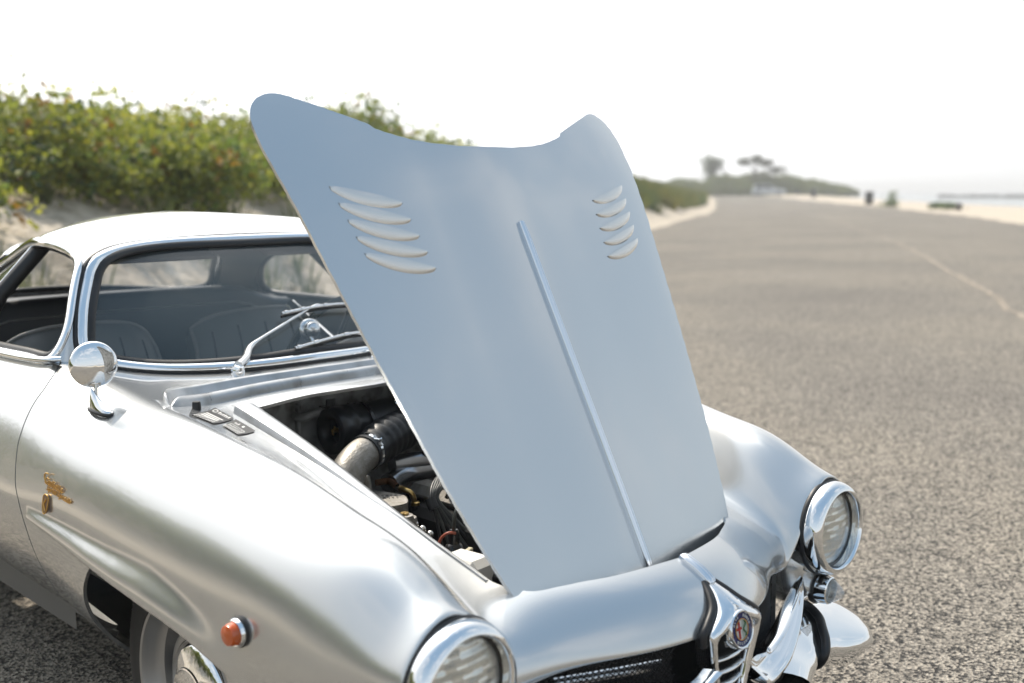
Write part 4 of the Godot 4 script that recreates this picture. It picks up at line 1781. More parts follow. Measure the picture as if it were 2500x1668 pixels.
func build_bonnet() -> void:
	var h := branch("bonnet", car)
	var half := [Vector2(0.0, 0.9595), Vector2(0.077, 0.9625), Vector2(0.14, 0.970), Vector2(0.20, 0.982), Vector2(0.245, 0.996), Vector2(0.274, 1.007), Vector2(0.2795, 1.0105), Vector2(0.282, 1.017), Vector2(0.30, 1.0255), Vector2(0.37, 1.058), Vector2(0.425, 1.083), Vector2(0.455, 1.0965), Vector2(0.483, 1.0995), Vector2(0.507, 1.092), Vector2(0.526, 1.075), Vector2(0.537, 1.052), Vector2(0.541, 1.02), Vector2(0.536, 0.95), Vector2(0.515, 0.83), Vector2(0.492, 0.70), Vector2(0.462, 0.54), Vector2(0.434, 0.40), Vector2(0.402, 0.25), Vector2(0.368, 0.12), Vector2(0.347, 0.05), Vector2(0.330, 0.0), Vector2(0.318, -0.05), Vector2(0.29, -0.085), Vector2(0.2, -0.10), Vector2(0.1, -0.104), Vector2(0.0, -0.105)]
	var ol := smooth2(half, false, 4)
	var poly := ol.duplicate()
	poly.append(Vector2(-0.1, -0.105))
	poly.insert(0, Vector2(-0.1, 0.9595))
	var rows := []
	var nrm := []
	var f := []
	var ns := 130
	var nx := 62
	for i in ns:
		var s := lerpf(-0.115, 1.105, float(i) / (ns - 1))
		var r := PackedVector3Array()
		var o := PackedVector3Array()
		var a := PackedFloat32Array()
		for j in nx:
			var x := lerpf(0.0, 0.548, float(j) / (nx - 1))
			var q := Vector2(x, s)
			var best := 1e9
			for k in ol.size() - 1:
				var d := ol[k + 1] - ol[k]
				var t := clampf((q - ol[k]).dot(d) / d.length_squared(), 0.0, 1.0)
				best = minf(best, q.distance_squared_to(ol[k] + d * t))
			var sd := sqrt(best) * (1.0 if Geometry2D.is_point_in_polygon(q, poly) else -1.0)
			a.append(sd)
			var p := bonnet_pt(x, s)
			var nn := bonnet_normal(x, s)
			# the edge is rolled over
			if sd < 0.007:
				var w := (0.007 - maxf(sd, 0.0)) / 0.007
				p -= nn * 0.0035 * w * w
			r.append(p)
			o.append(nn)
		rows.append(r)
		nrm.append(o)
		f.append(a)
	var sg := 1.0 if nrm[60][20].z > 0 else -1.0
	for i in ns:
		var o: PackedVector3Array = nrm[i]
		for j in nx:
			o[j] *= sg
		nrm[i] = o
	var mb := MB.new()
	var segs := clip(mb, rows, nrm, f)
	lip(mb, segs, 0.009)
	mb.mirror_x()
	put("outer_skin", mb, M.paint, h)
	# inner frame: a second skin behind, with a stiffened border
	var inr := []
	var inn := []
	var fi := []
	for i in ns:
		var r := PackedVector3Array()
		var o := PackedVector3Array()
		var a := PackedFloat32Array()
		for j in nx:
			var sd: float = f[i][j]
			var x := lerpf(0.0, 0.548, float(j) / (nx - 1))
			var deep := 0.0085 + 0.016 * sm(0.006, 0.02, sd) * (1.0 - sm(0.07, 0.085, sd)) + 0.014 * (1.0 - sm(0.03, 0.045, x))
			r.append(rows[i][j] - nrm[i][j] * deep)
			o.append(-nrm[i][j])
			a.append(sd - 0.0005)
		inr.append(r)
		inn.append(o)
		fi.append(a)
	inn = normals_of(inr, 1.0)
	if inn[60][20].z > 0:
		inn = normals_of(inr, -1.0)
	var ib := MB.new()
	clip(ib, inr, inn, fi)
	ib.mirror_x()
	put("inner_frame", ib, M.bay_grey, h)
	# louvres: blisters that rise towards their open rear edge
	var s0 := [0.877, 0.840, 0.8035, 0.767, 0.731]
	var xo := [0.437, 0.430, 0.423, 0.417, 0.411]
	for side in [-1, 1]:
		for k in 5:
			var a: Vector2 = Vector2(xo[k] + 0.002, s0[k] + 0.0)
			var b: Vector2 = Vector2(xo[k] - 0.150, s0[k] - 0.0475)
			var lr := []
			var nu := 33
			for i in 9:
				var v := i / 8.0      # 0 at the front (low) edge, 1 at the open edge
				var r := PackedVector3Array()
				for j in nu:
					var u := j / float(nu - 1)
					var e := a.lerp(b, u)
					var dirn := (b - a).normalized()
					var down := Vector2(dirn.y, -dirn.x)
					if down.y > 0:
						down = -down
					# deeper towards the inner end, both ends drawn in
					var w := 0.0265 * pow(sin(PI * pow(u, 0.86)), 0.55) * (0.8 + 0.25 * u)
					var q := e + down * w * (1.0 - v)
					var lift := 0.0095 * pow(sin(PI * clampf(u, 0.0, 1.0)), 0.4) * (v * (1.6 - 0.6 * v))
					var p := bonnet_pt(q.x * side, q.y) + bonnet_normal(q.x * side, q.y) * sg * (lift + 0.0004)
					r.append(p)
				lr.append(r)
			var lb := MB.new()
			lb.sheet(lr)
			var g := lb.n[lb.n.size() / 2]
			if g.dot(BN) < 0:
				for q in lb.n.size():
					lb.n[q] = -lb.n[q]
			# thickness at the open edge
			var top: PackedVector3Array = lr[8]
			for j in nu - 1:
				lb.face([top[j], top[j + 1], top[j + 1] - BN * 0.0015, top[j] - BN * 0.0015], BT)
			put("louvre", lb, M.paint, h)
	# centre moulding
	var tb := MB.new()
	var path := PackedVector3Array()
	for i in 25:
		path.append(bonnet_pt(0, lerpf(-0.02, 0.770, i / 24.0)) + BN * 0.001)
	strip(tb, path, 0.0085, 0.009)
	put("bonnet_trim", tb, M.bright, h)
	# hinge arms down to the nose
	for s in [-1, 1]:
		var hb := MB.new()
		hb.box(Transform3D(Basis(Vector3.RIGHT, -0.6), Vector3(0.24 * s, 0.52, 0.62)), Vector3(0.03, 0.012, 0.14), 0.003)
		put("hinge", hb, M.black_gloss, h)


func pv(a: Array) -> PackedVector3Array:
	return PackedVector3Array(a)


func build_engine() -> void:
	var e := branch("engine", car)
	# air cleaner: a long black drum across the bay
	var x := facing(Vector3(-0.088, 0.703, -0.318), Vector3(1, 0.012, -0.02), Vector3.UP)
	var b := MB.new()
	b.lathe(x, [Vector2(0.0, 0.030), Vector2(0.012, 0.028), Vector2(0.030, 0.026), Vector2(0.034, 0.010), Vector2(0.040, 0.003), Vector2(0.052, 0.0), Vector2(0.060, 0.004), Vector2(0.0625, 0.012), Vector2(0.0625, 0.030), Vector2(0.060, 0.034), Vector2(0.060, 0.050), Vector2(0.0625, 0.053), Vector2(0.0625, 0.060), Vector2(0.059, 0.064), Vector2(0.059, 0.58), Vector2(0.0, 0.58)], 56)
	put("air_cleaner", b, M.black_satin, e)
	b = MB.new()
	b.lathe(x, [Vector2(0.0, 0.012), Vector2(0.006, 0.012), Vector2(0.007, 0.030)], 6)
	b.box(x * Transform3D(Basis(Vector3.UP, 0.5), Vector3(0, 0.016, 0)), Vector3(0.026, 0.005, 0.007), 0.001)
	put("wing_nut", b, M.brass, e)
	b = MB.new()
	b.lathe(x, [Vector2(0.0605, 0.098), Vector2(0.0625, 0.099), Vector2(0.0625, 0.108), Vector2(0.0605, 0.109)], 48)
	b.box(x * Transform3D(Basis(), Vector3(0.045, 0.103, 0.048)), Vector3(0.012, 0.014, 0.016), 0.002)
	b.box(x * Transform3D(Basis(), Vector3(0.030, 0.103, 0.058)), Vector3(0.010, 0.016, 0.012), 0.002)
	b.tube(pv([x * Vector3(0.052, 0.103, 0.052), x * Vector3(0.022, 0.103, 0.066)]), 0.0028, 6)
	put("strap", b, M.black_gloss, e)
	b = MB.new()
	b.box(Transform3D(Basis(), Vector3(-0.075, 0.775, -0.325)), Vector3(0.028, 0.022, 0.003), 0.0)
	b.box(Transform3D(Basis(), Vector3(-0.075, 0.764, -0.34)), Vector3(0.028, 0.003, 0.034), 0.0)
	put("bracket", b, M.black_gloss, e)
	# trunking: elbow off the drum, bellows, cast elbow
	b = MB.new()
	b.tube(smooth3([Vector3(0.165, 0.742, -0.315), Vector3(0.168, 0.733, -0.285), Vector3(0.150, 0.716, -0.258), Vector3(0.115, 0.703, -0.238), Vector3(0.080, 0.696, -0.226)], false, 6), 0.046, 28)
	put("rubber_elbow", b, M.rubber_hose, e)
	b = MB.new()
	var p0 := Vector3(0.086, 0.696, -0.228)
	var p1 := Vector3(-0.070, 0.677, -0.168)
	var path := PackedVector3Array()
	var rad := PackedFloat32Array()
	for i in 61:
		var q := i / 60.0
		path.append(p0.lerp(p1, q) + Vector3(0, 0.006, 0) * sin(q * PI))
		var w := 0.5 - 0.5 * cos(q * TAU * 6.0)
		rad.append(0.0425 + 0.0105 * w * sm(0.0, 0.08, q) * sm(1.0, 0.84, q))
	b.tube(path, rad, 36)
	put("bellows", b, M.rubber_hose, e)
	for k in [[Vector3(-0.078, 0.676, -0.165), Vector3(-0.093, 0.674, -0.160), 0.0475], [Vector3(0.150, 0.7195, -0.272), Vector3(0.160, 0.7265, -0.282), 0.0475]]:
		b = MB.new()
		var y := facing(k[0], k[1] - k[0], Vector3.UP)
		b.lathe(y, [Vector2(k[2] - 0.003, 0.0), Vector2(k[2], 0.0005), Vector2(k[2], 0.0095), Vector2(k[2] - 0.003, 0.01)], 40)
		b.box(y * Transform3D(Basis(), Vector3(k[2] * 0.72, 0.005, k[2] * 0.72)), Vector3(0.012, 0.012, 0.02), 0.002)
		b.tube(pv([y * Vector3(k[2] * 0.95, 0.005, k[2] * 0.5), y * Vector3(k[2] * 0.45, 0.005, k[2] * 0.98)]), 0.003, 8)
		put("hose_clip", b, M.chrome, e)
	b = MB.new()
	b.tube(smooth3([Vector3(-0.062, 0.679, -0.171), Vector3(-0.098, 0.674, -0.157)], false, 3), 0.0455, 32)
	put("rubber_cuff", b, M.rubber_hose, e)
	b = MB.new()
	path = smooth3([Vector3(-0.088, 0.675, -0.161), Vector3(-0.125, 0.668, -0.147), Vector3(-0.165, 0.648, -0.130), Vector3(-0.193, 0.612, -0.114), Vector3(-0.204, 0.565, -0.100), Vector3(-0.207, 0.50, -0.09)], false, 7)
	rad = PackedFloat32Array()
	for i in path.size():
		rad.append(0.042 + 0.014 * sm(0.3, 1.0, float(i) / path.size()))
	b.tube(path, rad, 32)
	put("cast_elbow", b, M.cast, e)
	b = MB.new()
	var pl := smooth2([Vector2(-0.225, 0.02), Vector2(-0.215, 0.13), Vector2(-0.17, 0.185), Vector2(-0.125, 0.178), Vector2(-0.105, 0.13), Vector2(-0.082, 0.055), Vector2(-0.086, 0.012), Vector2(-0.13, -0.028)], true, 5)
	b.prism(Transform3D(Basis(Vector3(1, 0, 0), Vector3(0, 0, -1), Vector3(0, 1, 0)), Vector3(0, 0.545, 0)), pl, 0.045)
	put("air_box", b, M.cast, e)
	b = MB.new()
	var pl2 := PackedVector2Array()
	for q in pl:
		pl2.append(Vector2(-0.145, 0.075) + (q - Vector2(-0.145, 0.075)) * 1.03)
	b.prism(Transform3D(Basis(Vector3(1, 0, 0), Vector3(0, 0, -1), Vector3(0, 1, 0)), Vector3(0, 0.541, 0)), pl2, 0.008)
	b.prism(Transform3D(Basis(Vector3(1, 0, 0), Vector3(0, 0, -1), Vector3(0, 1, 0)), Vector3(0, 0.44, 0)), pl, 0.1)
	put("air_box_base", b, M.cast_dark, e)
	for k in [Vector3(-0.119, 0.59, -0.129), Vector3(-0.150, 0.60, -0.225)]:
		b = MB.new()
		b.lathe(Transform3D(Basis(), k), [Vector2(0.021, -0.02), Vector2(0.015, 0.02), Vector2(0.012, 0.036), Vector2(0.0, 0.036)], 16)
		put("bolt_boss", b, M.cast, e)
		b = MB.new()
		b.lathe(Transform3D(Basis(), k + Vector3(0, 0.036, 0)), [Vector2(0.0115, 0.0), Vector2(0.0115, 0.003), Vector2(0.008, 0.003)], 20)
		b.lathe(Transform3D(Basis(), k + Vector3(0, 0.039, 0)), [Vector2(0.0088, 0.0), Vector2(0.0088, 0.008), Vector2(0.0, 0.009)], 6)
		b.lathe(Transform3D(Basis(), k + Vector3(0, 0.047, 0)), [Vector2(0.0045, 0.0), Vector2(0.004, 0.009), Vector2(0.0, 0.010)], 10)
		put("nut", b, M.steel, e)
	# cast numbers on the box, raised
	for row in 2:
		var tm := TextMesh.new()
		tm.text = ["1315", "12111"][row]
		tm.font_size = 20
		tm.pixel_size = 0.0009
		tm.depth = 0.0014
		var o := MeshInstance3D.new()
		o.name = "cast_number"
		o.mesh = tm
		o.material_override = M.cast_dark
		e.add_child(o, true)
		o.transform = Transform3D(Basis(Vector3(0.78, 0, 0.62), Vector3(0.62, 0, -0.78), Vector3(0, 1, 0)), Vector3(-0.106 - row * 0.012, 0.5905, -0.052 + row * 0.014))
	# pipes across to the head
	for k in [[[Vector3(0.02, 0.565, -0.215), Vector3(0.12, 0.575, -0.235), Vector3(0.30, 0.58, -0.16)], 0.027], [[Vector3(0.06, 0.60, -0.25), Vector3(0.16, 0.60, -0.225), Vector3(0.34, 0.60, -0.13)], 0.026]]:
		b = MB.new()
		b.tube(smooth3(k[0], false, 6), k[1], 20)
		put("intake_pipe", b, M.pipe, e)
	b = MB.new()
	b.lathe(Transform3D(Basis(), Vector3(0.155, 0.618, -0.215)), [Vector2(0.016, 0), Vector2(0.016, 0.012), Vector2(0.012, 0.016), Vector2(0, 0.016)], 18)
	put("cap", b, M.black_gloss, e)
	# block, heads, dark mass below
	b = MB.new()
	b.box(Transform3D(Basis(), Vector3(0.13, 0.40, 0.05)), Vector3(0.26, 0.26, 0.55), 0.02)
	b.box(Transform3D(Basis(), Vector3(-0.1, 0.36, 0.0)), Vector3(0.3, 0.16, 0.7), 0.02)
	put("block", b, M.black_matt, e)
	for k in 2:
		b = MB.new()
		b.box(Transform3D(Basis(), Vector3(0.09 + k * 0.14, 0.545, 0.06)), Vector3(0.085, 0.045, 0.5), 0.02)
		put("cam_cover", b, M.cast, e)
	# brown cloth hose with brass ends
	b = MB.new()
	b.tube(smooth3([Vector3(-0.02, 0.575, -0.215), Vector3(0.012, 0.575, -0.205), Vector3(0.008, 0.572, -0.175), Vector3(0.0, 0.57, -0.148)], false, 6), 0.0085, 12)
	put("cloth_hose", b, M.cloth_brown, e)
	b = MB.new()
	b.tube(pv([Vector3(0.001, 0.57, -0.152), Vector3(-0.001, 0.570, -0.138)]), 0.0105, 8)
	put("ferrule", b, M.steel, e)
	b = MB.new()
	b.tube(smooth3([Vector3(-0.001, 0.570, -0.140), Vector3(0.003, 0.568, -0.124), Vector3(0.010, 0.560, -0.110), Vector3(0.018, 0.535, -0.106)], false, 5), 0.0075, 10)
	b.lathe(Transform3D(Basis(), Vector3(0.018, 0.528, -0.106)), [Vector2(0.012, 0), Vector2(0.012, 0.01), Vector2(0.009, 0.012)], 6)
	put("brass_union", b, M.brass, e)
	b = MB.new()
	b.tube(pv([Vector3(0.018, 0.53, -0.106), Vector3(0.022, 0.42, -0.1)]), 0.013, 12)
	put("fuel_hose", b, M.rubber_hose, e)
	b = MB.new()
	b.lathe(Transform3D(Basis(), Vector3(0.0185, 0.505, -0.106)), [Vector2(0.0135, 0), Vector2(0.0148, 0.001), Vector2(0.0148, 0.009), Vector2(0.0135, 0.010)], 18)
	b.box(Transform3D(Basis(), Vector3(0.030, 0.51, -0.094)), Vector3(0.008, 0.008, 0.012), 0.001)
	put("worm_clip", b, M.steel, e)
	# fluid pots with capped lids
	for k in [[Vector3(-0.192, 0.55, 0.111), 0.021, 0.045], [Vector3(-0.168, 0.545, 0.092), 0.022, 0.036]]:
		b = MB.new()
		var c: Vector3 = k[0]
		b.lathe(Transform3D(Basis(), c), [Vector2(k[1], -0.12), Vector2(k[1], k[2] - 0.008), Vector2(k[1] * 0.9, k[2]), Vector2(0.0, k[2] + 0.002)], 24)
		put("carburettor_top", b, M.cast, e)
		b = MB.new()
		b.lathe(Transform3D(Basis(), c + Vector3(0, k[2] + 0.0015, 0)), [Vector2(0.010, 0.0), Vector2(0.0095, 0.004), Vector2(0.0, 0.0045)], 14)
		b.box(Transform3D(Basis(Vector3.UP, 0.6), c + Vector3(0, k[2] + 0.006, 0)), Vector3(0.014, 0.002, 0.0025))
		put("screw", b, M.brass, e)
	for k in 3:
		b = MB.new()
		b.ball(Transform3D(Basis(), Vector3(-0.158 + 0.012 * k, 0.565 - 0.012 * k, 0.105 + 0.012 * k)), 0.009, 6, 10)
		put("union", b, M.steel, e)
	# ignition: cap, leads
	b = MB.new()
	b.lathe(Transform3D(Basis(), Vector3(-0.165, 0.50, 0.245)), [Vector2(0.026, 0), Vector2(0.026, 0.03), Vector2(0.018, 0.05), Vector2(0.013, 0.054), Vector2(0.013, 0.075), Vector2(0.009, 0.085), Vector2(0.0, 0.086)], 20)
	put("coil_top", b, M.black_gloss, e)
	b = MB.new()
	b.tube(smooth3([Vector3(-0.165, 0.58, 0.245), Vector3(-0.183, 0.60, 0.266), Vector3(-0.189, 0.625, 0.276), Vector3(-0.18, 0.643, 0.276), Vector3(-0.150, 0.655, 0.262), Vector3(-0.10, 0.65, 0.23)], false, 6), 0.0042, 8)
	put("ignition_lead", b, M.lead_grey, e)
	b = MB.new()
	b.tube(smooth3([Vector3(-0.200, 0.545, 0.232), Vector3(-0.198, 0.570, 0.240), Vector3(-0.190, 0.584, 0.254), Vector3(-0.175, 0.582, 0.262)], false, 5), 0.0032, 8)
	put("red_lead", b, M.red_wire, e)
	for k in 6:
		b = MB.new()
		b.tube(smooth3([Vector3(0.075 + 0.004 * k, 0.60 + 0.004 * k, -0.03), Vector3(0.03 - 0.004 * k, 0.625 + 0.004 * (k % 3), -0.012 + 0.004 * k), Vector3(-0.018 + 0.004 * k, 0.615, 0.008 + 0.004 * k), Vector3(-0.05 + 0.004 * k, 0.588, 0.034), Vector3(-0.045 + 0.006 * k, 0.55, 0.045 + 0.003 * k), Vector3(-0.05 + 0.016 * k, 0.47, 0.075 + 0.012 * k)], false, 6), 0.0042, 8)
		put("plug_lead", b, M.lead_grey if k % 2 else M.rubber_hose, e)
	b = MB.new()
	b.tube(pv([Vector3(-0.052, 0.588, 0.032), Vector3(-0.050, 0.565, 0.046)]), 0.0135, 12)
	put("lead_sleeve", b, M.rubber_hose, e)
	b = MB.new()
	b.tube(smooth3([Vector3(0.10, 0.61, -0.07), Vector3(0.065, 0.60, -0.02), Vector3(0.045, 0.575, 0.03), Vector3(0.05, 0.52, 0.09)], false, 6), 0.024, 18)
	put("water_hose", b, M.rubber_hose, e)
	for k in [[Vector3(0.062, 0.598, -0.012), Vector3(-0.25, -0.35, 0.75)], [Vector3(0.051, 0.582, 0.017), Vector3(-0.2, -0.5, 0.7)]]:
		b = MB.new()
		var y := facing(k[0], k[1])
		b.lathe(y, [Vector2(0.0245, 0), Vector2(0.0265, 0.001), Vector2(0.0265, 0.011), Vector2(0.0245, 0.012)], 28)
		b.tube(pv([y * Vector3(-0.028, 0.006, -0.012), y * Vector3(-0.028, 0.006, 0.014)]), 0.0055, 8)
		put("worm_clip", b, M.steel, e)
	# white plastic tank in the front corner, on its bracket
	b = MB.new()
	b.box(Transform3D(Basis(Vector3.UP, 0.1), Vector3(-0.262, 0.54, 0.392)), Vector3(0.075, 0.09, 0.10), 0.014)
	put("washer_tank", b, M.white_plastic, e)
	b = MB.new()
	b.box(Transform3D(Basis(Vector3.UP, 0.1), Vector3(-0.215, 0.50, 0.41)), Vector3(0.05, 0.10, 0.09), 0.006)
	put("regulator_box", b, M.black_satin, e)
	b = MB.new()
	b.tube(smooth3([Vector3(-0.215, 0.555, 0.40), Vector3(-0.2, 0.565, 0.42), Vector3(-0.195, 0.55, 0.45), Vector3(-0.2, 0.5, 0.47)], false, 5), 0.004, 6)
	put("loom", b, M.lead_grey, e)
	b = MB.new()
	b.box(Transform3D(Basis(Vector3.UP, 0.4), Vector3(-0.165, 0.545, 0.29)), Vector3(0.03, 0.012, 0.012), 0.002)
	put("relay", b, M.cream_plastic, e)
	# on the bulkhead: grommet, copper stubs
	b = MB.new()
	b.lathe(facing(Vector3(-0.255, 0.735, -0.413), Vector3(0, 0, 1)), [Vector2(0.034, 0), Vector2(0.034, 0.006), Vector2(0.022, 0.016), Vector2(0.016, 0.012), Vector2(0, 0.01)], 24)
	put("grommet", b, M.rubber_hose, e)
	b = MB.new()
	b.tube(smooth3([Vector3(-0.13, 0.74, -0.41), Vector3(-0.125, 0.735, -0.385), Vector3(-0.105, 0.742, -0.372), Vector3(-0.075, 0.748, -0.366)], false, 5), 0.011, 12)
	put("heater_stub", b, M.bay_grey, e)
	b = MB.new()
	b.tube(pv([Vector3(-0.145, 0.63, -0.40), Vector3(-0.10, 0.635, -0.37)]), 0.008, 10)
	put("heater_stub", b, M.brass, e)


func on_body(net: Array, v: float, u: float) -> Vector3:
	return spline_at(net, v, u)


func build_cowl(net: Array) -> void:
	# upright seat along both sides of the opening
	for s in [-1, 1]:
		var rows := []
		for i in 40:
			var q := i / 39.0
			var z := lerpf(-0.245, 0.545, q)
			var xe := stable([[-0.3, 0.352], [-0.1, 0.357], [0.1, 0.357], [0.25, 0.358], [0.4, 0.352], [0.5, 0.346], [0.6, 0.345]], z)
			var h := lerpf(0.020, 0.002, pow(sm(0.0, 0.8, q), 0.8))
			var w := lerpf(0.050, 0.014, sm(0.0, 0.85, q))
			var a := Vector3(xe + w, skin_y(xe + w, z) - 0.004, z)
			var b := Vector3(xe + w - 0.006, a.y + h + 0.002, z)
			var c := Vector3(xe + 0.004, skin_y(xe + 0.004, z) + h, z)
			var d := Vector3(xe - 0.004, c.y - 0.003, z)
			var r := PackedVector3Array([a, a.lerp(b, 0.9), b + Vector3(-0.003, 0.002, 0), c + Vector3(0.004, 0.0005, 0), c, d, d + Vector3(0.002, -0.035, 0)])
			for j in r.size():
				r[j].x *= s
			rows.append(r)
		var mb := MB.new()
		mb.sheet(rows)
		# closed rear end
		var e := []
		for p in rows[0]:
			e.append(p)
		mb.face(e, Vector3(0, 0.1, -1).normalized())
		put("bonnet_seat", mb, M.paint_dirty, car)
	# rain channel across the scuttle: two rolled lips joined by a rounded tip at each end
	var line := smooth3([Vector3(-0.548, 0, -0.268), Vector3(-0.535, 0, -0.315), Vector3(-0.49, 0, -0.372), Vector3(-0.42, 0, -0.402), Vector3(-0.30, 0, -0.412), Vector3(-0.15, 0, -0.402), Vector3(0, 0, -0.392)], false, 7)
	var low := smooth3([Vector3(-0.545, 0, -0.262), Vector3(-0.50, 0, -0.292), Vector3(-0.44, 0, -0.322), Vector3(-0.36, 0, -0.338), Vector3(-0.26, 0, -0.340), Vector3(-0.13, 0, -0.330), Vector3(0, 0, -0.322)], false, 7)
	var rows := []
	for i in line.size():
		var a := line[i]
		var b := low[i]
		var g := sm(0.0, 7.0, i)
		a.y = skin_y(absf(a.x), a.z)
		b.y = skin_y(absf(b.x), b.z)
		var mid := a.lerp(b, 0.5)
		var r := PackedVector3Array()
		var g3 := sm(0.0, 5.0, i)
		r.append(a + Vector3(0, -0.001, -0.006 * g3))
		r.append(a + Vector3(0, 0.012 * g + 0.003 * g3, -0.002))
		r.append(a + Vector3(0, 0.017 * g + 0.004 * g3, 0.005))
		r.append(a.lerp(b, 0.18) + Vector3(0, 0.014 * g + 0.004 * g3, 0))
		r.append(a.lerp(b, 0.34) + Vector3(0, -0.004 * g + 0.003 * g3, 0))
		r.append(mid + Vector3(0, -0.008 * g + 0.003 * g3, 0))
		r.append(a.lerp(b, 0.62) + Vector3(0, 0.004 * g + 0.004 * g3, 0))
		r.append(a.lerp(b, 0.78) + Vector3(0, 0.013 * g + 0.005 * g3, 0))
		r.append(a.lerp(b, 0.93) + Vector3(0, 0.015 * g + 0.005 * g3, 0))
		r.append(b + Vector3(0, 0.008 * g + 0.004 * g3, 0.006 * g3))
		r.append(b + Vector3(0, -0.003, 0.010 * g3))
		rows.append(r)
	var back := rows.duplicate()
	back.reverse()
	for i in range(1, back.size()):
		var r: PackedVector3Array = back[i].duplicate()
		for j in r.size():
			r[j].x = -r[j].x
		rows.append(r)
	var mb := MB.new()
	mb.sheet(rows, true)
	if mb.n[mb.n.size() / 2].y < 0:
		for k in mb.n.size():
			mb.n[k] = -mb.n[k]
	put("rain_channel", mb, M.paint_dirty, car)
	for x in [-0.10, 0.05, -0.27, 0.24]:
		var b := MB.new()
		b.lathe(Transform3D(Basis(), Vector3(x, skin_y(absf(x), -0.367) + 0.0, -0.367)), [Vector2(0.006, 0), Vector2(0.006, 0.006), Vector2(0.0045, 0.009), Vector2(0.0, 0.010)], 8)
		put("screw", b, M.steel, car)
	# catch plate with its coil spring
	var cp := branch("bonnet_catch", car)
	var b := MB.new()
	b.prism(Transform3D(Basis(Vector3(1, 0, 0), Vector3(0, 0, -1), Vector3(0, 1, 0)), Vector3(0.10, 0.808, -0.30)), PackedVector2Array([Vector2(-0.07, 0.03), Vector2(0.12, 0.03), Vector2(0.12, -0.055), Vector2(0.0, -0.06), Vector2(-0.05, -0.02)]), 0.02)
	put("plate", b, M.bay_grey, cp)
	b = MB.new()
	var path := PackedVector3Array()
	for i in 90:
		var q := i / 89.0
		path.append(Vector3(0.113 + cos(q * TAU * 4.5) * (0.0125 + 0.004 * q), 0.828 + 0.042 * q, -0.318 + sin(q * TAU * 4.5) * (0.0125 + 0.004 * q)))
	b.tube(path, 0.0017, 6)
	put("spring", b, M.steel, cp)
	for k in [[0.06, -0.318], [0.075, -0.285], [0.17, -0.318], [0.18, -0.285], [0.15, -0.262]]:
		b = MB.new()
		b.lathe(Transform3D(Basis(), Vector3(k[0], 0.828, k[1])), [Vector2(0.007, 0), Vector2(0.007, 0.005), Vector2(0.0, 0.006)], 6)
		put("bolt", b, M.bay_grey, cp)
	# rubber buffer
	b = MB.new()
	var bp := Vector3(-0.484, skin_y(0.484, -0.262) - 0.001, -0.262)
	b.lathe(Transform3D(Basis(), bp), [Vector2(0.0105, 0), Vector2(0.0095, 0.016), Vector2(0.0085, 0.019), Vector2(0.0, 0.019)], 18)
	put("rubber_buffer", b, M.rubber, car)
	# makers' plates beside the opening
	var c0 := Vector3(-0.541, 0, -0.181)
	var c1 := Vector3(-0.425, 0, -0.286)
	var c2 := Vector3(-0.423, 0, -0.117)
	var c3 := Vector3(-0.505, 0, -0.051)
	for k in 2:
		var q0 := 0.0 if k == 0 else 0.52
		var q1 := 0.49 if k == 0 else 1.0
		var a := c0.lerp(c3, q0 + (0.08 if k else 0.0))
		var d := c0.lerp(c3, q1)
		var b1 := c1.lerp(c2, q0)
		var e := c1.lerp(c2, q1)
		if k == 1:
			a = a.lerp(b1, 0.18)
		var rr := []
		for i in 7:
			var row := PackedVector3Array()
			for j in 7:
				var p := a.lerp(d, i / 6.0).lerp(b1.lerp(e, i / 6.0), j / 6.0)
				p.y = skin_y(-p.x, p.z) + 0.0022
				row.append(p)
			rr.append(row)
		var pb := MB.new()
		pb.sheet(rr)
		if pb.n[0].y < 0:
			for q in pb.n.size():
				pb.n[q] = -pb.n[q]
		put("service_plate", pb, M.plate if k == 0 else M.plate2, car)


var skin_rows := []


# height of the body's upper skin at a place in plan, right half
func skin_y(x: float, z: float) -> float:
	if skin_rows.is_empty():
		var vs := PackedFloat32Array()
		for i in 140:
			vs.append(lerpf(2.0, 9.3, i / 139.0))
		var us := PackedFloat32Array()
		for j in 60:
			us.append(lerpf(0.0, 5.8, j / 59.0))
		skin_rows = spline_rows(body_net(), vs, us)
	var best := 1e9
	var bi := 0
	var bj := 0
	for i in range(0, skin_rows.size(), 4):
		var r: PackedVector3Array = skin_rows[i]
		for j in range(0, r.size(), 4):
			var d := (r[j].x - x) * (r[j].x - x) + (r[j].z - z) * (r[j].z - z)
			if d < best:
				best = d
				bi = i
				bj = j
	for _n in 2:
		var ci := bi
		var cj := bj
		for i in range(maxi(ci - 5, 0), mini(ci + 6, skin_rows.size())):
			var r: PackedVector3Array = skin_rows[i]
			for j in range(maxi(cj - 5, 0), mini(cj + 6, r.size())):
				var d := (r[j].x - x) * (r[j].x - x) + (r[j].z - z) * (r[j].z - z)
				if d < best:
					best = d
					bi = i
					bj = j
	# plane through the nearest point
	var i1 := clampi(bi, 1, skin_rows.size() - 2)
	var j1 := clampi(bj, 1, skin_rows[0].size() - 2)
	var p: Vector3 = skin_rows[i1][j1]
	var nn: Vector3 = (skin_rows[i1][j1 + 1] - skin_rows[i1][j1 - 1]).cross(skin_rows[i1 + 1][j1] - skin_rows[i1 - 1][j1])
	if absf(nn.y) < 1e-9:
		return p.y
	return p.y - (nn.x * (x - p.x) + nn.z * (z - p.z)) / nn.y


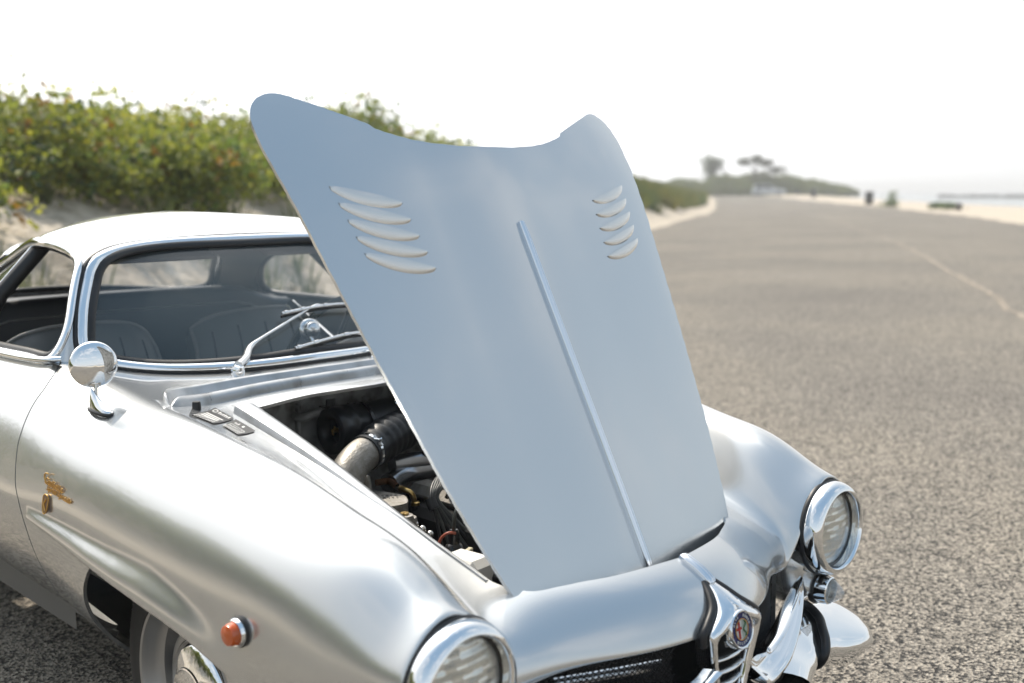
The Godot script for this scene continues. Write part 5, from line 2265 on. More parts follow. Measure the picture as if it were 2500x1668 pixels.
func word(text: String, x: Transform3D, size: float, m: Material, parent: Node, called: String, slant := 0.0) -> void:
	var tm := TextMesh.new()
	tm.text = text
	var sf := SystemFont.new()
	sf.font_names = PackedStringArray(["Droid Serif"])
	sf.font_weight = 700
	tm.font = sf
	tm.font_size = 32
	tm.pixel_size = size / 32.0
	tm.depth = 0.0016
	var o := MeshInstance3D.new()
	o.name = called
	o.mesh = tm
	o.material_override = m
	parent.add_child(o, true)
	o.transform = x * Transform3D(Basis(Vector3.RIGHT, Vector3(slant, 1, 0), Vector3.BACK), Vector3.ZERO)


func build_side_bits(net: Array) -> void:
	for s in [-1, 1]:
		# round side repeater
		var p := spline_at(net, 4.36, 7.3)
		var pa := spline_at(net, 4.28, 7.3)
		var pb := spline_at(net, 4.36, 7.4)
		var nn := (pa - p).cross(pb - p).normalized()
		if nn.x < 0:
			nn = -nn
		p.x *= s
		nn.x *= s
		var t := branch("side_repeater", car)
		var x := facing(p + nn * 0.001, nn, Vector3.UP)
		var b := MB.new()
		b.lathe(x, [Vector2(0.0275, -0.006), Vector2(0.0275, 0.004), Vector2(0.0255, 0.006)], 32)
		put("gasket", b, M.rubber, t)
		b = MB.new()
		b.lathe(x, [Vector2(0.0258, 0.002), Vector2(0.0255, 0.009), Vector2(0.0228, 0.0125), Vector2(0.0205, 0.012)], 36)
		put("rim", b, M.chrome, t)
		b = MB.new()
		var pr := []
		for i in 10:
			pr.append(Vector2(0.0208 - 0.0014 * (i / 9.0) - 0.0007 * (i % 2), 0.010 + 0.013 * i / 9.0))
		pr.append(Vector2(0.0175, 0.0265))
		pr.append(Vector2(0.010, 0.0290))
		pr.append(Vector2(0.0, 0.0298))
		b.lathe(x, pr, 30)
		put("lens", b, M.amber, t)
		b = MB.new()
		b.lathe(x, [Vector2(0.0, 0.011), Vector2(0.019, 0.012)], 20)
		b.ball(x.translated_local(Vector3(0, 0.02, 0)), 0.007, 6, 8)
		put("bulb", b, M.amber_core, t)
	# script and crest on the wing, both sides
	for s in [-1, 1]:
		var a := spline_at(net, 8.10, 7.00)
		var e := spline_at(net, 7.62, 7.02)
		var dn := spline_at(net, 8.0, 7.4)
		a.x *= s
		e.x *= s
		dn.x *= s
		var along := (e - a).normalized() if s < 0 else (a - e).normalized()
		var nn := (e - a).cross(dn - a).normalized()
		if nn.x * s < 0:
			nn = -nn
		var up := nn.cross(along).normalized()
		if up.y < 0:
			up = -up
		var bas := Basis(along, up, nn)
		var c := a.lerp(e, 0.35)
		var g := branch("wing_script", car)
		word("Giulietta", Transform3D(bas, c + up * 0.008 + nn * 0.003), 0.0185, M.gold, g, "upper_line", 0.3)
		word("Sprint Speciale", Transform3D(bas, a.lerp(e, 0.62) - up * 0.006 + nn * 0.003), 0.0145, M.gold, g, "lower_line", 0.3)
		var r := MB.new()
		r.tube(pv([c - along * 0.034 + up * 0.001 + nn * 0.002, c + along * 0.036 + up * 0.001 + nn * 0.002]), 0.0012, 6)
		put("underline", r, M.gold, g)
		r = MB.new()
		r.tube(smooth3([c - along * 0.036 + up * 0.004 + nn * 0.002, c - along * 0.046 + up * 0.012 + nn * 0.002, c - along * 0.043 + up * 0.022 + nn * 0.003, c - along * 0.030 + up * 0.025 + nn * 0.003], false, 4), 0.0019, 6)
		put("initial_swash", r, M.gold, g)
		var k := spline_at(net, 8.06, 7.43)
		k.x *= s
		var cr := branch("wing_crest", car)
		var sh := smooth2([Vector2(0, -0.022), Vector2(0.009, -0.012), Vector2(0.0115, 0.004), Vector2(0.0105, 0.017), Vector2(0.0, 0.021), Vector2(-0.0105, 0.017), Vector2(-0.0115, 0.004), Vector2(-0.009, -0.012)], true, 4)
		r = MB.new()
		r.prism(Transform3D(bas, k), sh, 0.005)
		put("plate", r, M.crest_brown, cr)
		r = MB.new()
		var loop := PackedVector3Array()
		for q in sh:
			loop.append(Transform3D(bas, k) * Vector3(q.x, q.y, 0.005))
		r.tube(loop, 0.0014, 6, true)
		put("border", r, M.gold, cr)
		r = MB.new()
		r.tube(pv([Transform3D(bas, k) * Vector3(0.003, -0.014, 0.005), Transform3D(bas, k) * Vector3(-0.004, 0.0, 0.006), Transform3D(bas, k) * Vector3(0.003, 0.012, 0.005)]), 0.0022, 6)
		put("figure", r, M.gold, cr)
	# round door mirror on a stalk, standing on the near wing
	var w := branch("wing_mirror", car)
	var base := Vector3(-0.674, 0.838, -0.352)
	var c := Vector3(-0.6625, 0.9375, -0.372)
	var b := MB.new()
	var rows := []
	var spine := [[0.055, 0.0, 0.002, 0.004], [0.048, 0.003, 0.011, 0.010], [0.034, 0.008, 0.013, 0.014], [0.016, 0.016, 0.014, 0.018], [0.0, 0.026, 0.013, 0.020], [-0.012, 0.034, 0.011, 0.016], [-0.020, 0.040, 0.006, 0.008], [-0.022, 0.041, 0.001, 0.002]]
	var fw := Vector3(0.12, -0.10, 1).normalized()
	var sd := Vector3(1, 0, -0.12).normalized()
	for k in spine:
		var r := PackedVector3Array()
		for j in 15:
			var q := PI * j / 14.0
			r.append(base + fw * k[0] + sd * cos(q) * k[2] + Vector3.UP * (sin(q) * (k[1] + 0.006) + 0.004))
		rows.append(r)
	b.sheet(rows)
	var g: Vector3 = b.n[3 * 15 + 7]
	if g.y < 0:
		for k in b.n.size():
			b.n[k] = -b.n[k]
	put("foot", b, M.chrome, w)
	b = MB.new()
	var loop := PackedVector3Array()
	for j in 24:
		var q := TAU * j / 24.0
		loop.append(base + fw * (0.016 + 0.040 * cos(q)) + sd * sin(q) * 0.0145 + Vector3(0, 0.003, 0))
	b.tube(loop, 0.0045, 6, true)
	put("foot_pad", b, M.rubber, w)
	b = MB.new()
	b.tube(pv([Vector3(-0.669, 0.862, -0.364), Vector3(-0.666, 0.895, -0.368)]), 0.0042, 12)
	put("stalk", b, M.steel, w)
	b = MB.new()
	var x := facing(c + Vector3(0.0, 0, -0.010), Vector3(-0.22, 0.07, 1))
	var pr := []
	for i in 13:
		var q := PI / 2 * i / 12.0
		pr.append(Vector2(0.0515 * sin(q), 0.020 + 0.016 * (cos(q) - 1.0) * 1.15))
	b.lathe(x, pr, 72)
	b.lathe(x, [Vector2(0.0515, 0.0016), Vector2(0.0521, -0.002), Vector2(0.0511, -0.006), Vector2(0.0485, -0.007)], 72)
	put("shell", b, M.chrome, w)
	b = MB.new()
	b.lathe(x, [Vector2(0.0485, -0.0065), Vector2(0.0, -0.0065)], 48)
	put("mirror_glass", b, M.mirror, w)
	b = MB.new()
	b.lathe(x.translated_local(Vector3(0.0, 0, 0.041)), [Vector2(0.0105, 0.006), Vector2(0.0105, 0.0115), Vector2(0.0085, 0.013), Vector2(0.0, 0.0132)], 28)
	put("boss", b, M.chrome_dull, w)
	wipers()


func wipers() -> void:
	var rest := [[Vector3(-0.264, 0.851, -0.458), [Vector3(-0.165, 0.917, -0.538), Vector3(-0.052, 0.954, -0.572), Vector3(0.075, 0.992, -0.612), Vector3(0.105, 0.994, -0.616)], [Vector3(-0.035, 0.977, -0.603), Vector3(0.03, 0.983, -0.607), Vector3(0.11, 0.987, -0.614), Vector3(0.19, 0.986, -0.617), Vector3(0.275, 0.980, -0.613)]],
		[Vector3(0.225, 0.853, -0.463), [Vector3(0.30, 0.885, -0.50), Vector3(0.24, 0.905, -0.53), Vector3(0.15, 0.914, -0.537), Vector3(0.12, 0.914, -0.538)], [Vector3(-0.055, 0.892, -0.514), Vector3(0.01, 0.899, -0.521), Vector3(0.12, 0.909, -0.534), Vector3(0.22, 0.910, -0.540), Vector3(0.30, 0.909, -0.543)]]]
	for r in rest:
		var w := branch("wiper", car)
		var p: Vector3 = r[0]
		var b := MB.new()
		b.lathe(facing(p, Vector3(0, 0.9, 0.42)), [Vector2(0.006, -0.004), Vector2(0.006, 0.008), Vector2(0.017, 0.009), Vector2(0.018, 0.014), Vector2(0.016, 0.026), Vector2(0.011, 0.034), Vector2(0.0, 0.036)], 24)
		put("spindle", b, M.chrome, w)
		var path := [p + Vector3(0, 0.030, 0.010)]
		path.append(p.lerp(r[1][0], 0.45) + Vector3(0, 0.012, 0.010))
		path.append_array(r[1])
		b = MB.new()
		var sp := smooth3(path, false, 5)
		var rad := PackedFloat32Array()
		for i in sp.size():
			rad.append(lerpf(0.0125, 0.0105, i / 8.0) if i < 8 else lerpf(0.0095, 0.0040, sm(8, 12, i)))
		b.tube(sp, rad, 8)
		put("arm", b, M.chrome_dull, w)
		b = MB.new()
		var bl := smooth3(r[2], false, 5)
		for i in bl.size():
			bl[i] += Vector3(0, 0.006, 0.006)
		b.tube(bl, 0.0042, 8)
		for k in [1, 5, 10, 15, 19]:
			if k < bl.size() - 1:
				b.tube(pv([bl[k], bl[k].lerp(bl[k + 1], 0.8)]), 0.0062, 8)
		put("blade", b, M.chrome_dull, w)
		b = MB.new()
		var rb := PackedVector3Array()
		for q in bl:
			rb.append(q + Vector3(0, -0.009, -0.004))
		b.tube(rb, 0.0042, 6)
		put("squeegee", b, M.rubber, w)
	# washer jet
	var j := MB.new()
	j.lathe(Transform3D(Basis(), Vector3(0.165, 0.852, -0.452)), [Vector2(0.011, 0), Vector2(0.010, 0.004), Vector2(0.005, 0.008), Vector2(0.0045, 0.012), Vector2(0.0, 0.013)], 16)
	put("washer_jet", j, M.chrome, car)


func build_cabin() -> void:
	# fascia under the screen
	var b := MB.new()
	var rows := []
	for i in 25:
		var x := lerpf(-0.60, 0.60, i / 24.0)
		var z0 := -0.50 - 0.16 * pow(absf(x) / 0.6, 2.4)
		var y0 := 0.853 + 0.045 * pow(absf(x) / 0.6, 2.0)
		var hump := 0.028 * exp(-pow((x - 0.36) / 0.16, 2.0))
		rows.append(PackedVector3Array([Vector3(x, y0 - 0.012, z0 + 0.0), Vector3(x, y0 - 0.004, z0 - 0.06), Vector3(x, y0 + 0.004 + hump, z0 - 0.14), Vector3(x, y0 - 0.002 + hump, z0 - 0.175), Vector3(x, y0 - 0.022, z0 - 0.19), Vector3(x, y0 - 0.10, z0 - 0.17), Vector3(x, y0 - 0.18, z0 - 0.15)]))
	b.sheet(rows)
	put("dashboard", b, M.dash, car)
	# mirror on a stalk above the fascia
	var m := branch("cabin_mirror", car)
	b = MB.new()
	b.tube(smooth3([Vector3(0.075, 0.858, -0.60), Vector3(0.074, 0.880, -0.602), Vector3(0.070, 0.900, -0.612), Vector3(0.072, 0.915, -0.62)], false, 5), PackedFloat32Array([0.014, 0.012, 0.009, 0.007, 0.006, 0.0055, 0.005, 0.005, 0.005, 0.005, 0.005, 0.005, 0.006, 0.007, 0.008, 0.009]), 12)
	put("stalk", b, M.chrome, m)
	b = MB.new()
	b.lathe(facing(Vector3(0.078, 0.926, -0.628), Vector3(-0.2, 0.15, 1)), [Vector2(0.0, 0.030), Vector2(0.012, 0.028), Vector2(0.020, 0.022), Vector2(0.023, 0.014), Vector2(0.023, 0.002), Vector2(0.030, -0.002), Vector2(0.032, -0.006), Vector2(0.0, -0.008)], 32)
	put("shell", b, M.chrome, m)
	# steering wheel on the far side
	var sw := branch("steering_wheel", car)
	var x := facing(Vector3(0.345, 0.815, -0.86), Vector3(0, 0.42, -0.9))
	b = MB.new()
	var loop := PackedVector3Array()
	for i in 48:
		var a := TAU * i / 48.0
		loop.append(x * Vector3(cos(a) * 0.195, 0, sin(a) * 0.195))
	b.tube(loop, 0.0115, 10, true)
	put("rim", b, M.black_gloss, sw)
	b = MB.new()
	for k in 3:
		var a := TAU * k / 3.0 + PI / 2
		b.tube(pv([x * Vector3(0, 0.03, 0), x * Vector3(cos(a) * 0.19, 0, sin(a) * 0.19)]), 0.008, 8)
	b.tube(pv([x * Vector3(0, 0, 0), x * Vector3(0, 0.3, 0)]), 0.02, 10)
	put("spokes", b, M.chrome_dull, sw)
	# two seats with pleated backs and piping
	for s in [-1, 1]:
		var st := branch("seat", car)
		var cx: float = -0.345 if s < 0 else 0.29
		var zo: float = 0.035 if s < 0 else -0.045
		var hw: float = 0.24 if s < 0 else 0.255
		var yaw := 0.0
		b = MB.new()
		rows = []
		for i in 29:
			var q := lerpf(-1, 1, i / 28.0)
			var r := PackedVector3Array()
			var top: float = (0.935 if s < 0 else 0.925) - 0.035 * pow(absf(q), 5.0) - 0.018 * q * q
			var pleat := absf(sin(q * PI * 2.5)) * 0.006
			for k in 14:
				var h := k / 13.0
				var y := lerpf(0.42, top, h)
				var z: float = zo - 0.97 - 0.20 * h + pleat * (1.0 - h * 0.3) - 0.045 * pow(absf(q), 3.0) - 0.015 * sin(PI * h)
				if h > 0.9:
					z -= (h - 0.9) * 0.25
				r.append(Vector3(cx + q * hw * (1.0 - 0.10 * h * h), y, z))
			r.append(Vector3(cx + q * hw * 0.9, top + 0.004, zo - 1.235))
			r.append(Vector3(cx + q * hw * 0.9, top - 0.03, zo - 1.275))
			r.append(Vector3(cx + q * hw * 0.9, 0.45, zo - 1.15))
			rows.append(r)
		b.sheet(rows)
		if b.n[14 * 17 + 6].z < 0:
			for k in b.n.size():
				b.n[k] = -b.n[k]
		put("backrest", b, M.seat, st)
		b = MB.new()
		var pip := PackedVector3Array()
		for i in 29:
			var p: Vector3 = rows[i][13]
			pip.append(p + Vector3(0, 0.004, -0.004))
		var ends := PackedVector3Array()
		for k in range(5, 13):
			ends.append(rows[0][k] + Vector3(-0.003, 0, 0.002))
		ends.append_array(pip)
		for k in range(12, 4, -1):
			ends.append(rows[28][k] + Vector3(0.003, 0, 0.002))
		b.tube(ends, 0.0062, 8)
		put("piping", b, M.piping, st)
		b = MB.new()
		for k in [-0.8, -0.4, 0.0, 0.4, 0.8]:
			var idx := int(round((k + 1.0) * 14.0))
			var seam := PackedVector3Array()
			for h in range(2, 13):
				seam.append(rows[idx][h] + Vector3(0, 0, 0.001))
			b.tube(seam, 0.0026, 5)
		put("seams", b, M.seam, st)
		b = MB.new()
		b.box(Transform3D(Basis(), Vector3(cx, 0.40, -0.80)), Vector3(0.46, 0.14, 0.46), 0.04)
		put("cushion", b, M.seat, st)
	# padded bulkhead and shelf behind the seats
	b = MB.new()
	rows = []
	for i in 25:
		var xx := lerpf(-0.60, 0.60, i / 24.0)
		var zc := -1.62 + 0.10 * pow(absf(xx) / 0.6, 3.0)
		var dr := 0.055 * sm(0.40, 0.58, absf(xx))
		rows.append(PackedVector3Array([Vector3(xx, 0.40, zc + 0.08), Vector3(xx, 0.70, zc + 0.035), Vector3(xx, 0.905 - dr, zc + 0.012), Vector3(xx, 0.955 - dr, zc + 0.006), Vector3(xx, 0.975 - dr, zc - 0.008), Vector3(xx, 0.981 - dr, zc - 0.03), Vector3(xx, 0.974 - dr, zc - 0.06), Vector3(xx, 0.945, zc - 0.2), Vector3(xx, 0.935, zc - 0.6)]))
	b.sheet(rows)
	put("rear_shelf", b, M.trim_blue, car)
	b = MB.new()
	var pip := PackedVector3Array()
	for r in rows:
		pip.append(r[2].lerp(r[3], 0.3) + Vector3(0, 0, 0.004))
	b.tube(pip, 0.0035, 6)
	put("shelf_piping", b, M.piping, car)
	for s in [-1, 1]:
		b = MB.new()
		rows = []
		for i in 20:
			var z := lerpf(-0.62, -1.9, i / 19.0)
			rows.append(PackedVector3Array([Vector3(0.655 * s, 0.915, z), Vector3(0.635 * s, 0.905, z), Vector3(0.625 * s, 0.87, z), Vector3(0.645 * s, 0.6, z), Vector3(0.64 * s, 0.25, z)]))
		b.sheet(rows)
		put("door_card", b, M.vinyl_grey, car)
	# sun visors
	for s in [-1, 1]:
		b = MB.new()
		b.box(Transform3D(Basis(Vector3.RIGHT, 0.35), Vector3(0.25 * s, 1.150, -0.905)), Vector3(0.34, 0.012, 0.12), 0.005)
		put("sun_visor", b, M.visor, car)


# ---------------------------------------------------------------- ground
const E0 := Vector2(24.0, -19.0)
const EA := Vector2(0.8486, -0.5291)     # along the road, away from the camera
const EN := Vector2(-0.5291, -0.8486)    # towards the dune

var wob := FastNoiseLite.new()
var lump := FastNoiseLite.new()


func td(x: float, z: float) -> Vector2:
	var q := Vector2(x, z) - E0
	return Vector2(q.dot(EA), q.dot(EN))


func from_td(t: float, d: float) -> Vector2:
	return E0 + EA * t + EN * d


func left_edge(t: float) -> float:
	return stable([[-120.0, -1.0], [-60.0, 0.6], [-30.0, 0.0], [0.0, 0.0], [45.0, 0.0], [92.0, 2.6], [140.0, 6.4], [200.0, 12.0], [300.0, 24.0]], t) + 0.28 * wob.get_noise_1d(t * 1.4) + 0.12 * wob.get_noise_1d(t * 9.0)


func right_edge(t: float) -> float:
	return stable([[-120.0, -15.0], [0.0, -13.2], [30.0, -12.8], [63.0, -11.0], [125.0, -4.5], [200.0, 2.5], [300.0, 14.0]], t) + 0.35 * wob.get_noise_1d(t * 0.9 + 40.0)


func base_y(x: float, z: float) -> float:
	var t := td(x, z).x
	return 0.6 * sm(60.0, 170.0, t)


func dune_y(x: float, z: float) -> float:
	var q := td(x, z)
	var y := base_y(x, z)
	var l := q.y - left_edge(q.x)
	if l > -0.6:
		var far := sm(20.0, 60.0, q.x)
		var rise := table([[-0.3, -0.03], [0.15, 0.02], [0.9, 0.22], [1.4, 0.52], [2.0, 0.92], [3.0, 1.32], [5.0, 1.72], [9.0, 1.95], [20.0, 1.9], [60.0, 1.6]], l)
		var soft := table([[-0.3, -0.03], [0.3, 0.03], [2.0, 0.16], [4.0, 0.55], [7.0, 1.15], [12.0, 1.6], [30.0, 1.7]], l)
		y += lerpf(rise, soft, far)
		y += sm(0.1, 1.5, l) * (0.16 * lump.get_noise_2d(x * 3.0, z * 3.0) + 0.05 * lump.get_noise_2d(x * 14.0, z * 14.0))
		return y
	var r := right_edge(q.x) - q.y
	if r > -0.6:
		y += table([[-0.3, -0.03], [0.2, 0.015], [2.0, 0.05], [8.0, -0.05], [20.0, -0.6], [27.0, -1.0], [40.0, -1.6], [80.0, -3.0]], r) - 0.6 * sm(60, 170, q.x) * sm(4.0, 24.0, r)
		y += 0.05 * lump.get_noise_2d(x * 2.0, z * 2.0) * sm(0.2, 2.0, r)
		return y
	return y - 0.03


func polar(r0: float, r1: float, nr: int, na: int) -> Array:
	var rows := []
	for i in nr:
		var r := r0 * pow(r1 / r0, float(i) / (nr - 1))
		var row := PackedVector3Array()
		for j in na + 1:
			# finer steps where the road runs away
			var q := float(j) / na
			var a := TAU * q
			row.append(Vector3(sin(a) * r, 0, -cos(a) * r))
		rows.append(row)
	return rows


func build_ground() -> void:
	wob.seed = 3
	wob.frequency = 0.09
	lump.seed = 8
	lump.frequency = 0.11
	var rows := polar(0.25, 420.0, 190, 420)
	for i in rows.size():
		var r: PackedVector3Array = rows[i]
		for j in r.size():
			r[j].y = dune_y(r[j].x, r[j].z)
		rows[i] = r
	var mb := MB.new()
	mb.sheet(rows, false, true)
	for k in mb.n.size():
		if mb.n[k].y < 0:
			mb.n[k] = -mb.n[k]
	var sand := mat(lin(0.52, 0.46, 0.38), 0.95)
	sand.uv1_triplanar = true
	sand.uv1_world_triplanar = true
	sand.uv1_scale = Vector3(0.35, 0.35, 0.35)
	sand.albedo_texture = noise_tex(noise(0.012, 31, 6), 1024, ramp([[0.0, Color(0.62, 0.61, 0.58)], [0.42, Color(0.9, 0.89, 0.87)], [0.7, Color(1, 1, 1)], [1.0, Color(1, 0.99, 0.97)]]))
	sand.normal_enabled = true
	sand.normal_texture = noise_tex(noise(0.025, 17, 5), 1024, null, 12.0)
	sand.normal_scale = 0.8
	var g := put("ground", mb, sand)
	tag(g, "pale beach sand rising into a dune beside the road", "", "", "structure")
	# road: an asphalt sheet clipped to its two ragged edges
	rows = polar(0.2, 330.0, 200, 420)
	var nrm := []
	var f := []
	for i in rows.size():
		var r: PackedVector3Array = rows[i]
		var o := PackedVector3Array()
		var a := PackedFloat32Array()
		for j in r.size():
			var q := td(r[j].x, r[j].z)
			r[j].y = base_y(r[j].x, r[j].z)
			o.append(Vector3.UP)
			a.append(minf(left_edge(q.x) + 0.25 - q.y, q.y - right_edge(q.x) + 0.25))
		rows[i] = r
		nrm.append(o)
		f.append(a)
	mb = MB.new()
	clip(mb, rows, nrm, f)
	var c := Vector3(0, base_y(0, 0), 0)
	var fan := []
	for j in range(0, 420, 6):
		fan.append(rows[0][j])
	mb.face(fan, Vector3.UP)
	var road := put("road", mb, asphalt())
	tag(road, "wide worn asphalt with pale stone chippings, running away between dune and beach", "", "", "structure")
	# sand-filled crack along the old centre joint
	var pts := [Vector2(5.5, 0.9), Vector2(9.85, -2.28), Vector2(12.1, -3.5), Vector2(15.8, -5.7), Vector2(22.9, -9.9), Vector2(32.3, -16.0), Vector2(50.8, -28.1)]
	var line := smooth2(pts, false, 40)
	var rg := RandomNumberGenerator.new()
	rg.seed = 77
	mb = MB.new()
	var cr := []
	for i in line.size():
		var d := (line[mini(i + 1, line.size() - 1)] - line[maxi(i - 1, 0)]).normalized()
		var s := Vector2(-d.y, d.x)
		var p := line[i] + s * 0.09 * wob.get_noise_1d(i * 1.7)
		var hw := 0.008 + 0.03 * (0.5 + 0.5 * wob.get_noise_1d(i * 2.9 + 200.0)) + rg.randf() * 0.016
		var b := p + s * hw
		var a := p - s * hw * (0.8 + rg.randf() * 0.4)
		cr.append(PackedVector3Array([Vector3(a.x, 0.004, a.y), Vector3(p.x, 0.009, p.y), Vector3(b.x, 0.004, b.y)]))
	mb.sheet(cr)
	for k in mb.n.size():
		if mb.n[k].y < 0:
			mb.n[k] = -mb.n[k]
	var cm := mat(lin(0.26, 0.22, 0.175), 0.95)
	tag(put("road_crack", mb, cm), "long crack in the asphalt filled with pale sand", "", "", "structure")
	# sea
	mb = MB.new()
	var sea := []
	for i in 24:
		var dd := -24.0 - 3500.0 * pow(i / 23.0, 3.0)
		var row := PackedVector3Array()
		for j in 41:
			var t := -1500.0 + 4500.0 * j / 40.0
			var q := from_td(t, dd)
			row.append(Vector3(q.x, -1.0, q.y))
		sea.append(row)
	mb.sheet(sea)
	for k in mb.n.size():
		mb.n[k] = Vector3.UP
	var wm := mat(lin(0.16, 0.20, 0.21), 0.12)
	wm.normal_enabled = true
	wm.normal_texture = noise_tex(noise(0.02, 12, 4), 512, null, 8.0)
	wm.normal_scale = 0.6
	wm.uv1_triplanar = true
	wm.uv1_world_triplanar = true
	wm.uv1_scale = Vector3(0.12, 0.12, 0.12)
	tag(put("sea", mb, wm), "calm pale grey sea beyond the beach", "", "", "structure")


func asphalt() -> StandardMaterial3D:
	var m := mat(lin(0.56, 0.52, 0.46), 0.9)
	m.uv1_triplanar = true
	m.uv1_world_triplanar = true
	m.uv1_scale = Vector3(0.8, 0.8, 0.8)
	var st := noise(0.13, 5, 2, FastNoiseLite.TYPE_CELLULAR)
	st.cellular_return_type = FastNoiseLite.RETURN_CELL_VALUE
	st.cellular_jitter = 1.0
	st.fractal_gain = 0.5
	m.albedo_texture = noise_tex(st, 1024, ramp([[0.0, lin(0.02, 0.02, 0.022)], [0.30, lin(0.04, 0.04, 0.04)], [0.38, lin(0.24, 0.235, 0.225)], [0.52, lin(0.42, 0.405, 0.385)], [0.70, lin(0.60, 0.58, 0.55)], [1.0, lin(0.92, 0.90, 0.86)]]))
	var hb := noise(0.13, 5, 2, FastNoiseLite.TYPE_CELLULAR)
	hb.cellular_return_type = FastNoiseLite.RETURN_DISTANCE
	m.normal_enabled = true
	m.normal_texture = noise_tex(hb, 1024, null, 10.0)
	m.normal_scale = 0.9
	m.detail_enabled = true
	m.detail_blend_mode = BaseMaterial3D.BLEND_MODE_MUL
	m.detail_uv_layer = BaseMaterial3D.DETAIL_UV_2
	m.uv2_triplanar = true
	m.uv2_world_triplanar = true
	m.uv2_scale = Vector3(0.045, 0.045, 0.045)
	m.detail_albedo = noise_tex(noise(0.009, 55, 6), 512, ramp([[0.0, Color(0.86, 0.86, 0.87)], [0.45, Color(0.94, 0.94, 0.94)], [0.6, Color(0.985, 0.98, 0.97)], [1.0, Color(1, 1, 1)]]))
	return m


# ---------------------------------------------------------------- plants
var leaf_mesh: ArrayMesh
var blade_mesh: ArrayMesh
var blossom_mesh: ArrayMesh


func leaf_cluster(count: int, size: float, spread: float, seed_: int) -> ArrayMesh:
	var rg := RandomNumberGenerator.new()
	rg.seed = seed_
	var mb := MB.new()
	for i in count:
		var o := Vector3(rg.randf_range(-1, 1), rg.randf_range(-0.7, 0.7), rg.randf_range(-1, 1)) * spread
		var d := (o.normalized() + Vector3(rg.randf_range(-0.6, 0.6), rg.randf_range(-0.3, 0.7), rg.randf_range(-0.6, 0.6))).normalized()
		var s := d.cross(Vector3(rg.randf_range(-1, 1), 1.0, rg.randf_range(-1, 1))).normalized()
		var nn := s.cross(d).normalized()
		var l := size * rg.randf_range(0.7, 1.25)
		var w := l * 0.36
		var a := o
		var b := o + d * l * 0.45 + s * w - nn * l * 0.06
		var c := o + d * l - nn * l * 0.14
		var e := o + d * l * 0.45 - s * w - nn * l * 0.06
		var mid := o + d * l * 0.5 + nn * l * 0.04
		mb.face([a, b, mid])
		mb.face([b, c, mid])
		mb.face([c, e, mid])
		mb.face([e, a, mid])
	return mb.mesh()


func scatter(called: String, me: Mesh, m: Material, places: Array, tints: PackedColorArray, parent: Node) -> MultiMeshInstance3D:
	var mm := MultiMesh.new()
	mm.transform_format = MultiMesh.TRANSFORM_3D
	mm.use_colors = true
	mm.mesh = me
	mm.instance_count = places.size()
	for i in places.size():
		mm.set_instance_transform(i, places[i])
		mm.set_instance_color(i, tints[i])
	var o := MultiMeshInstance3D.new()
	o.name = called
	o.multimesh = mm
	o.material_override = m
	parent.add_child(o, true)
	o.set_meta("kind", "stuff")
	return o


func leafy(r: float, g: float, b: float, back := 0.5) -> StandardMaterial3D:
	var m := mat(lin(r, g, b), 0.55)
	m.vertex_color_use_as_albedo = true
	m.backlight_enabled = true
	m.backlight = lin(back, back, back * 0.6)
	return m


